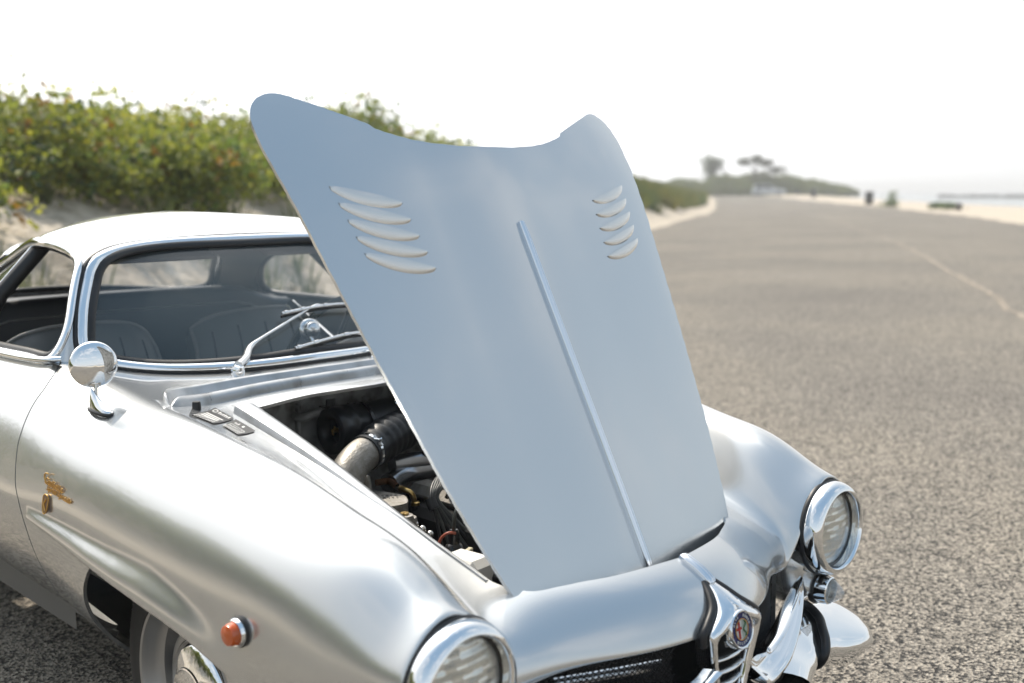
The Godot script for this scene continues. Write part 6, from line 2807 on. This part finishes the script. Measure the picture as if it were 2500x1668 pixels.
func shrub(called: String, label: String, at: Vector3, rad: Vector3, count: int, hue: float, seed_: int, flowers: int, size := 1.0, group := "bushes on the dune") -> Node3D:
	var rg := RandomNumberGenerator.new()
	rg.seed = seed_
	var t := thing(called, label, "bush", at, 0.0, group)
	# main limbs
	var b := MB.new()
	var tips := []
	var nl := 9
	for i in nl:
		var a := TAU * i / nl + rg.randf_range(-0.3, 0.3)
		var q := Vector3(cos(a) * rad.x * rg.randf_range(0.3, 0.8), rad.y * rg.randf_range(0.9, 1.6), sin(a) * rad.z * rg.randf_range(0.3, 0.8))
		var path := smooth3([Vector3(cos(a) * 0.06, -0.15, sin(a) * 0.06), q * Vector3(0.45, 0.4, 0.45), q * Vector3(0.8, 0.75, 0.8), q], false, 3)
		var rr := PackedFloat32Array()
		for k in path.size():
			rr.append(lerpf(0.022, 0.005, float(k) / path.size()) * size)
		b.tube(path, rr, 5, false, false)
		tips.append(q)
	put("stem", b, M.bark, t)
	# foliage gathered in clumps, with gaps between them
	var clumps := []
	for i in 26:
		var u := rg.randf_range(-0.75, 1.0)
		var a := rg.randf() * TAU
		var h := sqrt(maxf(0.0, 1.0 - u * u * 0.8))
		clumps.append(Vector3(cos(a) * h * rad.x * rg.randf_range(0.55, 1.0), rad.y * (0.95 + u * rg.randf_range(0.7, 1.0)), sin(a) * h * rad.z * rg.randf_range(0.55, 1.0)))
	var places := []
	var tints := PackedColorArray()
	for i in count:
		var c: Vector3 = clumps[rg.randi() % clumps.size()]
		var off := Vector3(rg.randfn(0, 1), rg.randfn(0, 0.75), rg.randfn(0, 1)) * 0.17 * rad.x / 1.0
		if rg.randf() < 0.22:
			c = Vector3(rg.randf_range(-1, 1) * rad.x * 0.75, rad.y * rg.randf_range(0.1, 1.35), rg.randf_range(-1, 1) * rad.z * 0.75)
		var p := c + off
		if p.y < -0.25:
			p.y = rg.randf_range(-0.2, 0.3)
		var s := rg.randf_range(0.75, 1.3) * size
		places.append(Transform3D(Basis.from_euler(Vector3(rg.randf_range(-0.7, 0.7), rg.randf() * TAU, rg.randf_range(-0.7, 0.7))).scaled(Vector3(s, s, s)), p))
		var y := rg.randf()
		var k := rg.randf_range(0.7, 1.25)
		var col := Color(0.13, 0.19, 0.05).lerp(Color(0.42, 0.40, 0.07), clampf(hue + rg.randfn(0, 0.22), 0.0, 1.0))
		if y < 0.035 + 0.05 * hue:
			col = Color(0.26, 0.15, 0.035)
		elif y > 0.90:
			col = Color(0.05, 0.095, 0.032)
		tints.append(Color(col.r * k, col.g * k, col.b * k))
	scatter("foliage", leaf_mesh, M.leaf, places, tints, t)
	for i in flowers:
		var c: Vector3 = clumps[rg.randi() % clumps.size()]
		var d := c - Vector3(0, rad.y * 0.8, 0)
		var p := Vector3(0, rad.y * 0.8, 0) + d * 1.18 + Vector3(-0.1, 0.05, 0.12)
		var o := put("rose_flower", blossom_mesh, M.rose, t)
		o.transform = Transform3D(Basis.from_euler(Vector3(rg.randf_range(0.3, 1.2), rg.randf() * TAU, 0)).scaled(Vector3.ONE * rg.randf_range(0.9, 1.3)), p)
	return t


func build_plants() -> void:
	leaf_mesh = leaf_cluster(9, 0.075, 0.085, 4)
	M.leaf = leafy(1, 1, 1, 0.9)
	M.leaf.albedo_color = Color(1, 1, 1)
	M.bark = mat(lin(0.09, 0.07, 0.055), 0.9)
	M.rose = mat(lin(0.55, 0.12, 0.26), 0.6)
	M.reed = leafy(0.20, 0.19, 0.10, 0.3)
	var fb := MB.new()
	for i in 6:
		var a := TAU * i / 6.0
		var d := Vector3(cos(a), 0.35, sin(a))
		var s := Vector3(-sin(a), 0, cos(a)) * 0.028
		fb.face([Vector3.ZERO, d * 0.025 + s, d * 0.05 + Vector3(0, 0.006, 0), d * 0.025 - s])
	blossom_mesh = fb.mesh()
	# [t along the dune, d behind the road edge, radius, height, hue, flowers]
	var spec := [
		[-27.5, 3.3, 1.15, 0.72, 0.55, 1, "low yellowing rose bush at the dune's left end"],
		[-25.6, 2.9, 0.95, 0.55, 0.35, 3, "low dark rose bush over the sandy gap"],
		[-25.0, 5.0, 1.5, 1.05, 0.75, 0, "airy yellow-green bush with sky showing through"],
		[-23.2, 3.6, 1.25, 0.82, 0.4, 3, "dense rose bush with pink flowers above the coupe's roof"],
		[-22.4, 5.4, 1.35, 1.12, 0.65, 0, "tall light green bush behind the flowering ones"],
		[-21.2, 3.0, 1.1, 0.66, 0.3, 2, "dark green rose bush low on the sand bank"],
		[-20.3, 4.4, 1.3, 0.98, 0.5, 2, "rounded rose bush with orange leaf tips"],
		[-18.6, 3.4, 1.2, 0.76, 0.3, 3, "rose bush with flowers beside the raised bonnet"],
		[-18.2, 5.2, 1.5, 1.15, 0.7, 0, "bright yellow-green bush along the skyline"],
		[-16.4, 3.3, 1.2, 0.78, 0.35, 1, "shaded bush with red leaf tips behind the bonnet"],
		[-15.2, 4.8, 1.5, 1.1, 0.5, 0, "broad green bush hidden partly by the bonnet"],
		[-13.4, 3.6, 1.3, 1.6, 0.25, 0, "dark tall bush standing above the bonnet's edge"],
		[-11.2, 3.6, 1.35, 1.25, 0.45, 0, "mid green bush sloping down behind the bonnet"],
		[-8.8, 3.2, 1.35, 0.85, 0.4, 0, "light green bush at the end of the bonnet notch"],
		[-6.0, 3.2, 1.3, 0.7, 0.4, 0, "small bush behind the bonnet's rear edge"],
		[-2.0, 3.6, 1.5, 0.75, 0.4, 0, "spreading bush further along the dune"],
		[3.0, 3.8, 1.6, 0.75, 0.4, 0, "bush where the dune turns to grass"],
	]
	var i := 0
	for s in spec:
		var q := from_td(s[0], s[1] + left_edge(s[0]))
		var y := dune_y(q.x, q.y)
		shrub("rose_bush", s[6], Vector3(q.x, y - 0.05, q.y), Vector3(s[2], s[3] * (0.47 if s[1] < 4.0 or s[0] > -14.0 else 0.31), s[2]), int(560 + 330 * s[2]), s[4], 100 + i, s[5])
		i += 1
	# bushes along the same dune on the camera's side, seen only in the paint and chrome
	for k in 9:
		var t := -33.0 - k * 3.4
		var q := from_td(t, 3.2 + left_edge(t))
		shrub("dune_bush", "bush on the dune behind the camera, mirrored only in paint and chrome", Vector3(q.x, dune_y(q.x, q.y) - 0.05, q.y), Vector3(1.6, 0.5, 1.6), 700, 0.4, 300 + k, 0, 1.2, "bushes on the dune behind the camera")
	# reeds that stand up out of the bushes
	var rg := RandomNumberGenerator.new()
	rg.seed = 12
	var reeds := [[-25.2, 5.6, 2.2, "bare grey reed stalks standing left of the others"], [-23.9, 5.9, 2.4, "tall leaning reed stalks above the yellow bush"], [-22.8, 5.6, 2.1, "thin reed stalks above the flowering bush"], [-21.4, 5.9, 1.9, "short reed stalks near the bonnet's corner"]]
	for r in reeds:
		var q := from_td(r[0], r[1])
		var t := thing("reeds", r[3], "reeds", Vector3(q.x, dune_y(q.x, q.y), q.y), 0.0, "reeds on the skyline")
		for k in 7:
			var b := MB.new()
			var lean := Vector3(rg.randf_range(-0.7, 0.1), 0, rg.randf_range(-0.3, 0.3))
			var h: float = r[2] * rg.randf_range(0.75, 1.05)
			var o := Vector3(rg.randf_range(-0.4, 0.4), 0, rg.randf_range(-0.3, 0.3))
			b.tube(smooth3([o, o + Vector3(lean.x * 0.25, h * 0.5, lean.z * 0.25), o + Vector3(lean.x, h, lean.z)], false, 4), PackedFloat32Array([0.012, 0.011, 0.010, 0.010, 0.009, 0.008, 0.007, 0.006, 0.005]), 5)
			for j in 5:
				var p := o + Vector3(lean.x * (0.3 + 0.14 * j), h * (0.5 + 0.1 * j), lean.z * (0.3 + 0.14 * j))
				var a := rg.randf() * TAU
				b.face([p, p + Vector3(cos(a) * 0.16, 0.13, sin(a) * 0.16), p + Vector3(cos(a) * 0.34, 0.10, sin(a) * 0.34), p + Vector3(cos(a) * 0.14, 0.09, sin(a) * 0.14)])
			put("stalk", b, M.reed, t)
	# grass on the dune
	var blade := MB.new()
	for k in 9:
		var a := TAU * k / 9.0 + 0.3 * (k % 3)
		var d := Vector3(cos(a), 0, sin(a))
		var s := Vector3(-d.z, 0, d.x) * 0.012
		var h := 0.32 + 0.12 * (k % 4)
		blade.face([d * 0.02 - s, d * 0.02 + s, d * (0.06 + 0.05 * (k % 3)) + Vector3(0, h * 0.6, 0) + s * 0.7, d * (0.14 + 0.07 * (k % 3)) + Vector3(0, h, 0)])
	blade_mesh = blade.mesh()
	var gm := leafy(1, 1, 1, 0.5)
	gm.albedo_color = Color(1, 1, 1)
	var places := []
	var tints := PackedColorArray()
	for k in 26000:
		var t := -1.0 + 125.0 * pow(rg.randf(), 1.5)
		var d := rg.randf_range(1.0, 13.0) if t > 14.0 else rg.randf_range(2.0, 9.0)
		if t < 16 and rg.randf() < 0.55:
			continue
		var dd := d + left_edge(t)
		var q := from_td(t, dd)
		if d < 2.4 and wob.get_noise_2d(t * 3.0, d * 3.0) < 0.05 - 0.2 * (d - 1.0):
			continue
		var s := rg.randf_range(0.8, 1.5) * (1.0 + 0.4 * sm(30, 80, t))
		places.append(Transform3D(Basis(Vector3.UP, rg.randf() * TAU).scaled(Vector3(s * 1.3, s, s * 1.3)), Vector3(q.x, dune_y(q.x, q.y) - 0.03, q.y)))
		var m := wob.get_noise_2d(t * 1.2, d * 2.0)
		var col := Color(0.10, 0.15, 0.045).lerp(Color(0.24, 0.21, 0.05), clampf(0.35 + m + rg.randfn(0, 0.15), 0.0, 1.0))
		tints.append(col * rg.randf_range(0.75, 1.2))
	tag(scatter("dune_grass", blade_mesh, gm, places, tints, self), "long green and yellow dune grass along the road", "grass")
	# sparse tufts on the sand bank behind the car and on the camera's side
	places = []
	tints = PackedColorArray()
	for k in 4200:
		var t := rg.randf_range(-70.0, -2.0)
		var d := rg.randf_range(0.5, 3.2) if t > -30 else rg.randf_range(1.2, 9.0)
		if t > -30 and wob.get_noise_2d(t * 6.0, d * 6.0) < 0.30:
			continue
		var q := from_td(t, d + left_edge(t))
		var s := rg.randf_range(0.35, 0.9) * (1.0 if t > -30 else 1.5)
		places.append(Transform3D(Basis(Vector3.UP, rg.randf() * TAU).scaled(Vector3(s, s, s)), Vector3(q.x, dune_y(q.x, q.y) - 0.02, q.y)))
		tints.append(Color(0.13, 0.16, 0.06) * rg.randf_range(0.7, 1.4))
	tag(scatter("bank_grass", blade_mesh, gm, places, tints, self), "sparse grass tufts on the sand bank behind the coupe", "grass")


# ---------------------------------------------------------------- far things
func tree(called: String, label: String, at: Vector3, h: float, limbs: Array, count: int, leaf: float, col: Color, seed_: int) -> void:
	var rg := RandomNumberGenerator.new()
	rg.seed = seed_
	var t := thing(called, label, "tree", at)
	var b := MB.new()
	for l in limbs:
		var path := smooth3(l[0], false, 4)
		var rr := PackedFloat32Array()
		for k in path.size():
			rr.append(lerpf(l[1], l[2], float(k) / (path.size() - 1)))
		b.tube(path, rr, 7, false, false)
	put("trunk", b, M.bark, t)
	var places := []
	var tints := PackedColorArray()
	for i in count:
		var l: Array = limbs[rg.randi() % limbs.size()]
		if l.size() < 4:
			continue
		var c: Vector3 = l[0][-1]
		var r: Vector3 = l[3]
		var p := c + Vector3(rg.randfn(0, 0.5) * r.x, rg.randfn(0, 0.5) * r.y, rg.randfn(0, 0.5) * r.z)
		places.append(Transform3D(Basis.from_euler(Vector3(rg.randf() * 2, rg.randf() * TAU, 0)).scaled(Vector3.ONE * leaf * rg.randf_range(0.7, 1.3)), p))
		tints.append(col * rg.randf_range(0.6, 1.3))
	scatter("crown", leaf_mesh, M.leaf, places, tints, t)


func build_far() -> void:
	# bins on the beach side
	var bins := [[Vector3(82.6, 0, -41.8), 1.06, "largest black litter bin, nearest on the beach side"], [Vector3(128.1, 0, -73.2), 1.1, "slim black litter bin between the parked car and the nearest bin"], [Vector3(157.0, 0, -93.05), 0.75, "small dark bin beside the parked car"]]
	for k in bins:
		var p: Vector3 = k[0]
		p.y = dune_y(p.x, p.z) + (0.05 if p.x < 100 else 0.0)
		var t := thing("litter_bin", k[2], "bin", p, 0.0, "litter bins along the beach")
		var b := MB.new()
		b.lathe(Transform3D(Basis(), Vector3.ZERO), [Vector2(0.0, 0.0), Vector2(0.30, 0.0), Vector2(0.33, 0.06), Vector2(0.34, k[1] * 0.9), Vector2(0.36, k[1] * 0.91), Vector2(0.36, k[1] * 0.95)], 20)
		put("drum", b, M.bin_black, t)
		b = MB.new()
		b.lathe(Transform3D(Basis(), Vector3.ZERO), [Vector2(0.365, k[1] * 0.95), Vector2(0.33, k[1]), Vector2(0.0, k[1] + 0.03)], 20)
		put("lid", b, M.bin_black, t)
	# stump on the sand
	var sp := Vector3(62.57, 0, -25.77)
	sp.y = dune_y(sp.x, sp.z) - 0.05
	var st := MB.new()
	st.lathe(Transform3D(Basis(Vector3.RIGHT, 0.06), Vector3.ZERO), [Vector2(0.19, 0.0), Vector2(0.16, 0.25), Vector2(0.15, 0.50), Vector2(0.0, 0.52)], 12)
	var so := put("wooden_post", st, mat(lin(0.07, 0.06, 0.055), 0.9))
	so.position = sp
	tag(so, "short weathered wooden post stub standing in the sand", "post")
	# beach weeds
	var rg := RandomNumberGenerator.new()
	rg.seed = 5
	for k in [[66.63, -28.97, 0.28, "low tuft of beach weed left of the post stub"], [64.2, -27.0, 0.3, "green tuft of beach weed beside the post stub"], [96.9, -46.9, 1.0, "upright green plant on the beach past the nearest bin"], [75.0, -36.2, 0.35, "small weed between the road and the upright plant"]]:
		var p := Vector3(k[0], dune_y(k[0], k[1]), k[1])
		var t := thing("beach_weed", k[3], "plant", p, 0.0, "weeds on the beach")
		var pl := []
		var ti := PackedColorArray()
		for i in 60:
			pl.append(Transform3D(Basis(Vector3.UP, rg.randf() * TAU).scaled(Vector3.ONE * 1.6), Vector3(rg.randfn(0, 0.25) * minf(k[2] + 0.3, 1.0), rg.randf() * k[2], rg.randfn(0, 0.25))))
			ti.append(Color(0.11, 0.16, 0.05) * rg.randf_range(0.7, 1.3))
		scatter("leaves", leaf_mesh, M.leaf, pl, ti, t)
	far_car()
	far_van()
	# green rise behind the parked car: bushes one behind the other
	var mounds := [[Vector3(140, 0, -103), 5.0, 2.4, "left bush of the green rise at the road's end"], [Vector3(147, 0, -100), 5.5, 2.9, "middle bush of the green rise behind the parked car"], [Vector3(155, 0, -99.5), 6.0, 3.4, "highest bush of the green rise under the fan-shaped tree"], [Vector3(160, 0, -97), 5.5, 2.9, "bush of the green rise right of the fan-shaped tree"], [Vector3(166, 0, -96), 5.5, 2.2, "low bush at the right of the green rise"], [Vector3(172, 0, -96), 5.0, 1.5, "last low bush running out to the beach"]]
	var k2 := 0
	for k in mounds:
		var p: Vector3 = k[0]
		p.y = 0.3
		var t := thing("far_bush", k[3], "bush", p, 0.0, "bushes at the road's end")
		var pl := []
		var ti := PackedColorArray()
		for i in 1500:
			var a := rg.randf() * TAU
			var u := sqrt(rg.randf())
			var h: float = k[2] * (1.0 - u * u) * rg.randf_range(0.6, 1.06) + rg.randf_range(0.0, 0.5)
			pl.append(Transform3D(Basis.from_euler(Vector3(rg.randf(), rg.randf() * TAU, 0)).scaled(Vector3.ONE * 4.0), Vector3(cos(a) * u * k[1], h, sin(a) * u * k[1])))
			ti.append(Color(0.09, 0.14, 0.045).lerp(Color(0.17, 0.18, 0.05), rg.randf()) * rg.randf_range(0.7, 1.2))
		scatter("foliage", leaf_mesh, M.leaf, pl, ti, t)
		k2 += 1
	tree("leaning_tree", "hazy wind-bent tree with a thin leaning trunk, left of the fan-shaped one", Vector3(157.0, 0.8, -104.5), 6.5, [
		[[Vector3(0, 0, 0), Vector3(-0.7, 2.2, -0.8), Vector3(-1.5, 3.8, -1.6), Vector3(-2.6, 5.0, -2.6)], 0.2, 0.07, Vector3(1.4, 1.0, 1.4)],
		[[Vector3(-0.9, 2.6, -0.9), Vector3(-1.8, 4.2, -2.0), Vector3(-3.0, 5.4, -3.2)], 0.1, 0.04, Vector3(1.6, 0.8, 1.6)],
		[[Vector3(-0.7, 2.2, -0.8), Vector3(-1.9, 2.4, -2.0), Vector3(-2.9, 2.6, -3.0)], 0.09, 0.04, Vector3(1.3, 0.8, 1.3)],
		[[Vector3(-1.5, 3.8, -1.6), Vector3(-3.0, 3.9, -3.2)], 0.07, 0.03, Vector3(0.9, 0.6, 0.9)]], 420, 3.2, Color(0.09, 0.12, 0.07), 71)
	tree("fan_tree", "hazy fan-shaped dark tree on the green rise", Vector3(153.5, 2.3, -98.7), 4.4, [
		[[Vector3(0, 0, 0), Vector3(0.1, 1.2, 0), Vector3(0.0, 2.4, 0.0)], 0.28, 0.16],
		[[Vector3(0, 2.0, 0), Vector3(-0.6, 2.9, -0.7), Vector3(-1.2, 3.7, -1.2)], 0.13, 0.05, Vector3(1.0, 0.5, 1.0)],
		[[Vector3(0, 2.0, 0), Vector3(0.5, 3.0, 0.4), Vector3(1.4, 3.5, 1.2)], 0.13, 0.05, Vector3(1.1, 0.5, 1.0)],
		[[Vector3(0, 2.0, 0), Vector3(0.1, 3.2, 0.0), Vector3(0.2, 4.0, 0.2)], 0.12, 0.05, Vector3(0.8, 0.5, 0.8)],
		[[Vector3(0, 1.4, 0), Vector3(1.2, 2.0, 1.2), Vector3(2.4, 2.3, 2.4)], 0.1, 0.04, Vector3(1.4, 0.6, 1.2)]], 460, 3.0, Color(0.075, 0.085, 0.06), 72)
	# low house roofs beyond the grass
	var hs := thing("beach_house", "hazy low house with a brown roof beyond the grass", "house", Vector3(150, -0.9, -124), 0.6)
	var hb := MB.new()
	hb.box(Transform3D(Basis(), Vector3(0, 1.4, 0)), Vector3(11, 2.8, 7))
	put("wall", hb, mat(lin(0.14, 0.125, 0.115), 0.9), hs)
	hb = MB.new()
	hb.prism(Transform3D(Basis(Vector3.UP, PI / 2), Vector3(-6, 2.7, 0)), PackedVector2Array([Vector2(-4.2, 0), Vector2(4.2, 0), Vector2(0, 1.7)]), 12.0)
	put("roof", hb, mat(lin(0.13, 0.10, 0.095), 0.9), hs)
	for j in 3:
		hb = MB.new()
		hb.box(Transform3D(Basis(), Vector3(-3.4 + j * 3.4, 1.5, 3.52)), Vector3(1.3, 1.1, 0.06))
		put("window", hb, mat(lin(0.03, 0.035, 0.04), 0.1), hs)
	# rock jetty in the sea
	var jt := thing("jetty", "long low dark rock jetty on the water", "jetty", Vector3(285, -1.0, -127.5))
	var b := MB.new()
	for i in 60:
		var q := i / 59.0
		for j in 3:
			var s := rg.randf_range(0.5, 0.95)
			b.box(Transform3D(Basis.from_euler(Vector3(rg.randf(), rg.randf() * TAU, rg.randf())), Vector3(-25.0 * q + rg.randfn(0, 0.5), 0.05 + rg.randf() * 0.35, 50.0 * q + rg.randfn(0, 0.5))), Vector3(s * 1.3, s * 0.8, s), 0.1)
	put("rocks", b, mat(lin(0.045, 0.045, 0.045), 0.9), jt).set_meta("kind", "stuff")
	# thin far shore
	var fs := MB.new()
	var row0 := PackedVector3Array()
	var rowm := PackedVector3Array()
	var row1 := PackedVector3Array()
	for j in 41:
		var q := from_td(170.0 + 25.0 * j, -8.0 + 0.35 * j * j * 0.3)
		var h := 2.6 * exp(-j * 0.11) + 0.5 * wob.get_noise_1d(j * 9.0)
		row0.append(Vector3(q.x, -1.2, q.y + 8.0))
		rowm.append(Vector3(q.x, maxf(h, -0.6), q.y))
		row1.append(Vector3(q.x - 6.0, -1.2, q.y - 14.0))
	fs.sheet([row0, rowm, row1])
	for k in fs.n.size():
		if fs.n[k].y < 0:
			fs.n[k] = -fs.n[k]
	tag(put("far_shore", fs, mat(lin(0.10, 0.125, 0.07), 0.95)), "thin hazy green shore running out to sea", "", "", "structure")


func far_car() -> void:
	var t := thing("parked_car", "small hazy silver estate car parked side-on at the road's end", "car", Vector3(129.35, 0.56, -80.8), 0.0)
	var d := Vector2(130.47 - 128.23, -79.01 + 82.54).normalized()
	t.rotation.y = atan2(-d.y, d.x)
	# local x runs to the car's nose
	var side := [Vector2(-2.2, 0.35), Vector2(-2.25, 0.75), Vector2(-2.15, 1.0), Vector2(-1.9, 1.48), Vector2(-1.5, 1.56), Vector2(-0.2, 1.55), Vector2(0.35, 1.42), Vector2(1.0, 1.05), Vector2(1.9, 0.92), Vector2(2.2, 0.75), Vector2(2.25, 0.4), Vector2(2.1, 0.28), Vector2(-2.0, 0.28)]
	var b := MB.new()
	b.prism(Transform3D(Basis(), Vector3(0, 0, -0.85)), smooth2(side, true, 3), 1.7)
	var pm := mat(lin(0.55, 0.58, 0.60), 0.3, 0.5)
	put("body", b, pm, t)
	for w in [[Vector2(-1.75, 1.02), Vector2(-1.65, 1.42), Vector2(-0.75, 1.46), Vector2(-0.75, 1.02)], [Vector2(-0.65, 1.02), Vector2(-0.65, 1.46), Vector2(0.05, 1.42), Vector2(0.72, 1.05)]]:
		b = MB.new()
		b.prism(Transform3D(Basis(), Vector3(0, 0, -0.856)), PackedVector2Array(w), 1.712)
		put("window", b, M.car_glass, t)
	for x in [-1.38, 1.42]:
		for z in [-0.78, 0.78]:
			b = MB.new()
			b.lathe(Transform3D(Basis(Vector3.RIGHT, PI / 2), Vector3(x, 0.33, z)), [Vector2(0.0, -0.12), Vector2(0.3, -0.12), Vector2(0.34, -0.08), Vector2(0.34, 0.08), Vector2(0.3, 0.12), Vector2(0.0, 0.12)], 20)
			var wo := put("wheel", b, M.tyre, t)
			b = MB.new()
			b.lathe(Transform3D(Basis(Vector3.RIGHT, PI / 2), Vector3(x, 0.33, z)), [Vector2(0.0, -0.125), Vector2(0.2, -0.125), Vector2(0.2, 0.125), Vector2(0.0, 0.125)], 16)
			put("rim", b, pm, wo)
	b = MB.new()
	b.box(Transform3D(Basis(), Vector3(2.2, 0.7, 0.55)), Vector3(0.12, 0.16, 0.4), 0.03)
	put("headlight", b, M.mirror, t)


func far_van() -> void:
	var t := thing("white_van", "tiny pale van coming round the bend in the haze", "van", Vector3(152.0, 0.9, -105.5), 0.55)
	var b := MB.new()
	var side := [Vector2(-2.2, 0.4), Vector2(-2.2, 1.95), Vector2(1.0, 2.0), Vector2(1.7, 1.3), Vector2(2.3, 1.1), Vector2(2.35, 0.4)]
	b.prism(Transform3D(Basis(Vector3.UP, -PI / 2), Vector3(0.9, 0, 0)), PackedVector2Array(side), 1.8)
	put("body", b, mat(lin(0.65, 0.65, 0.65), 0.4), t)
	b = MB.new()
	b.prism(Transform3D(Basis(Vector3.UP, -PI / 2), Vector3(0.8, 0, 0)), PackedVector2Array([Vector2(1.04, 1.93), Vector2(1.09, 1.97), Vector2(1.76, 1.32), Vector2(1.70, 1.28)]), 1.6)
	put("windscreen", b, M.car_glass, t)
	for x in [-0.78, 0.78]:
		for z in [-1.4, 1.5]:
			b = MB.new()
			b.lathe(Transform3D(Basis(Vector3.BACK, PI / 2), Vector3(x, 0.34, z)), [Vector2(0, -0.11), Vector2(0.34, -0.11), Vector2(0.34, 0.11), Vector2(0, 0.11)], 16)
			put("wheel", b, M.tyre, t)
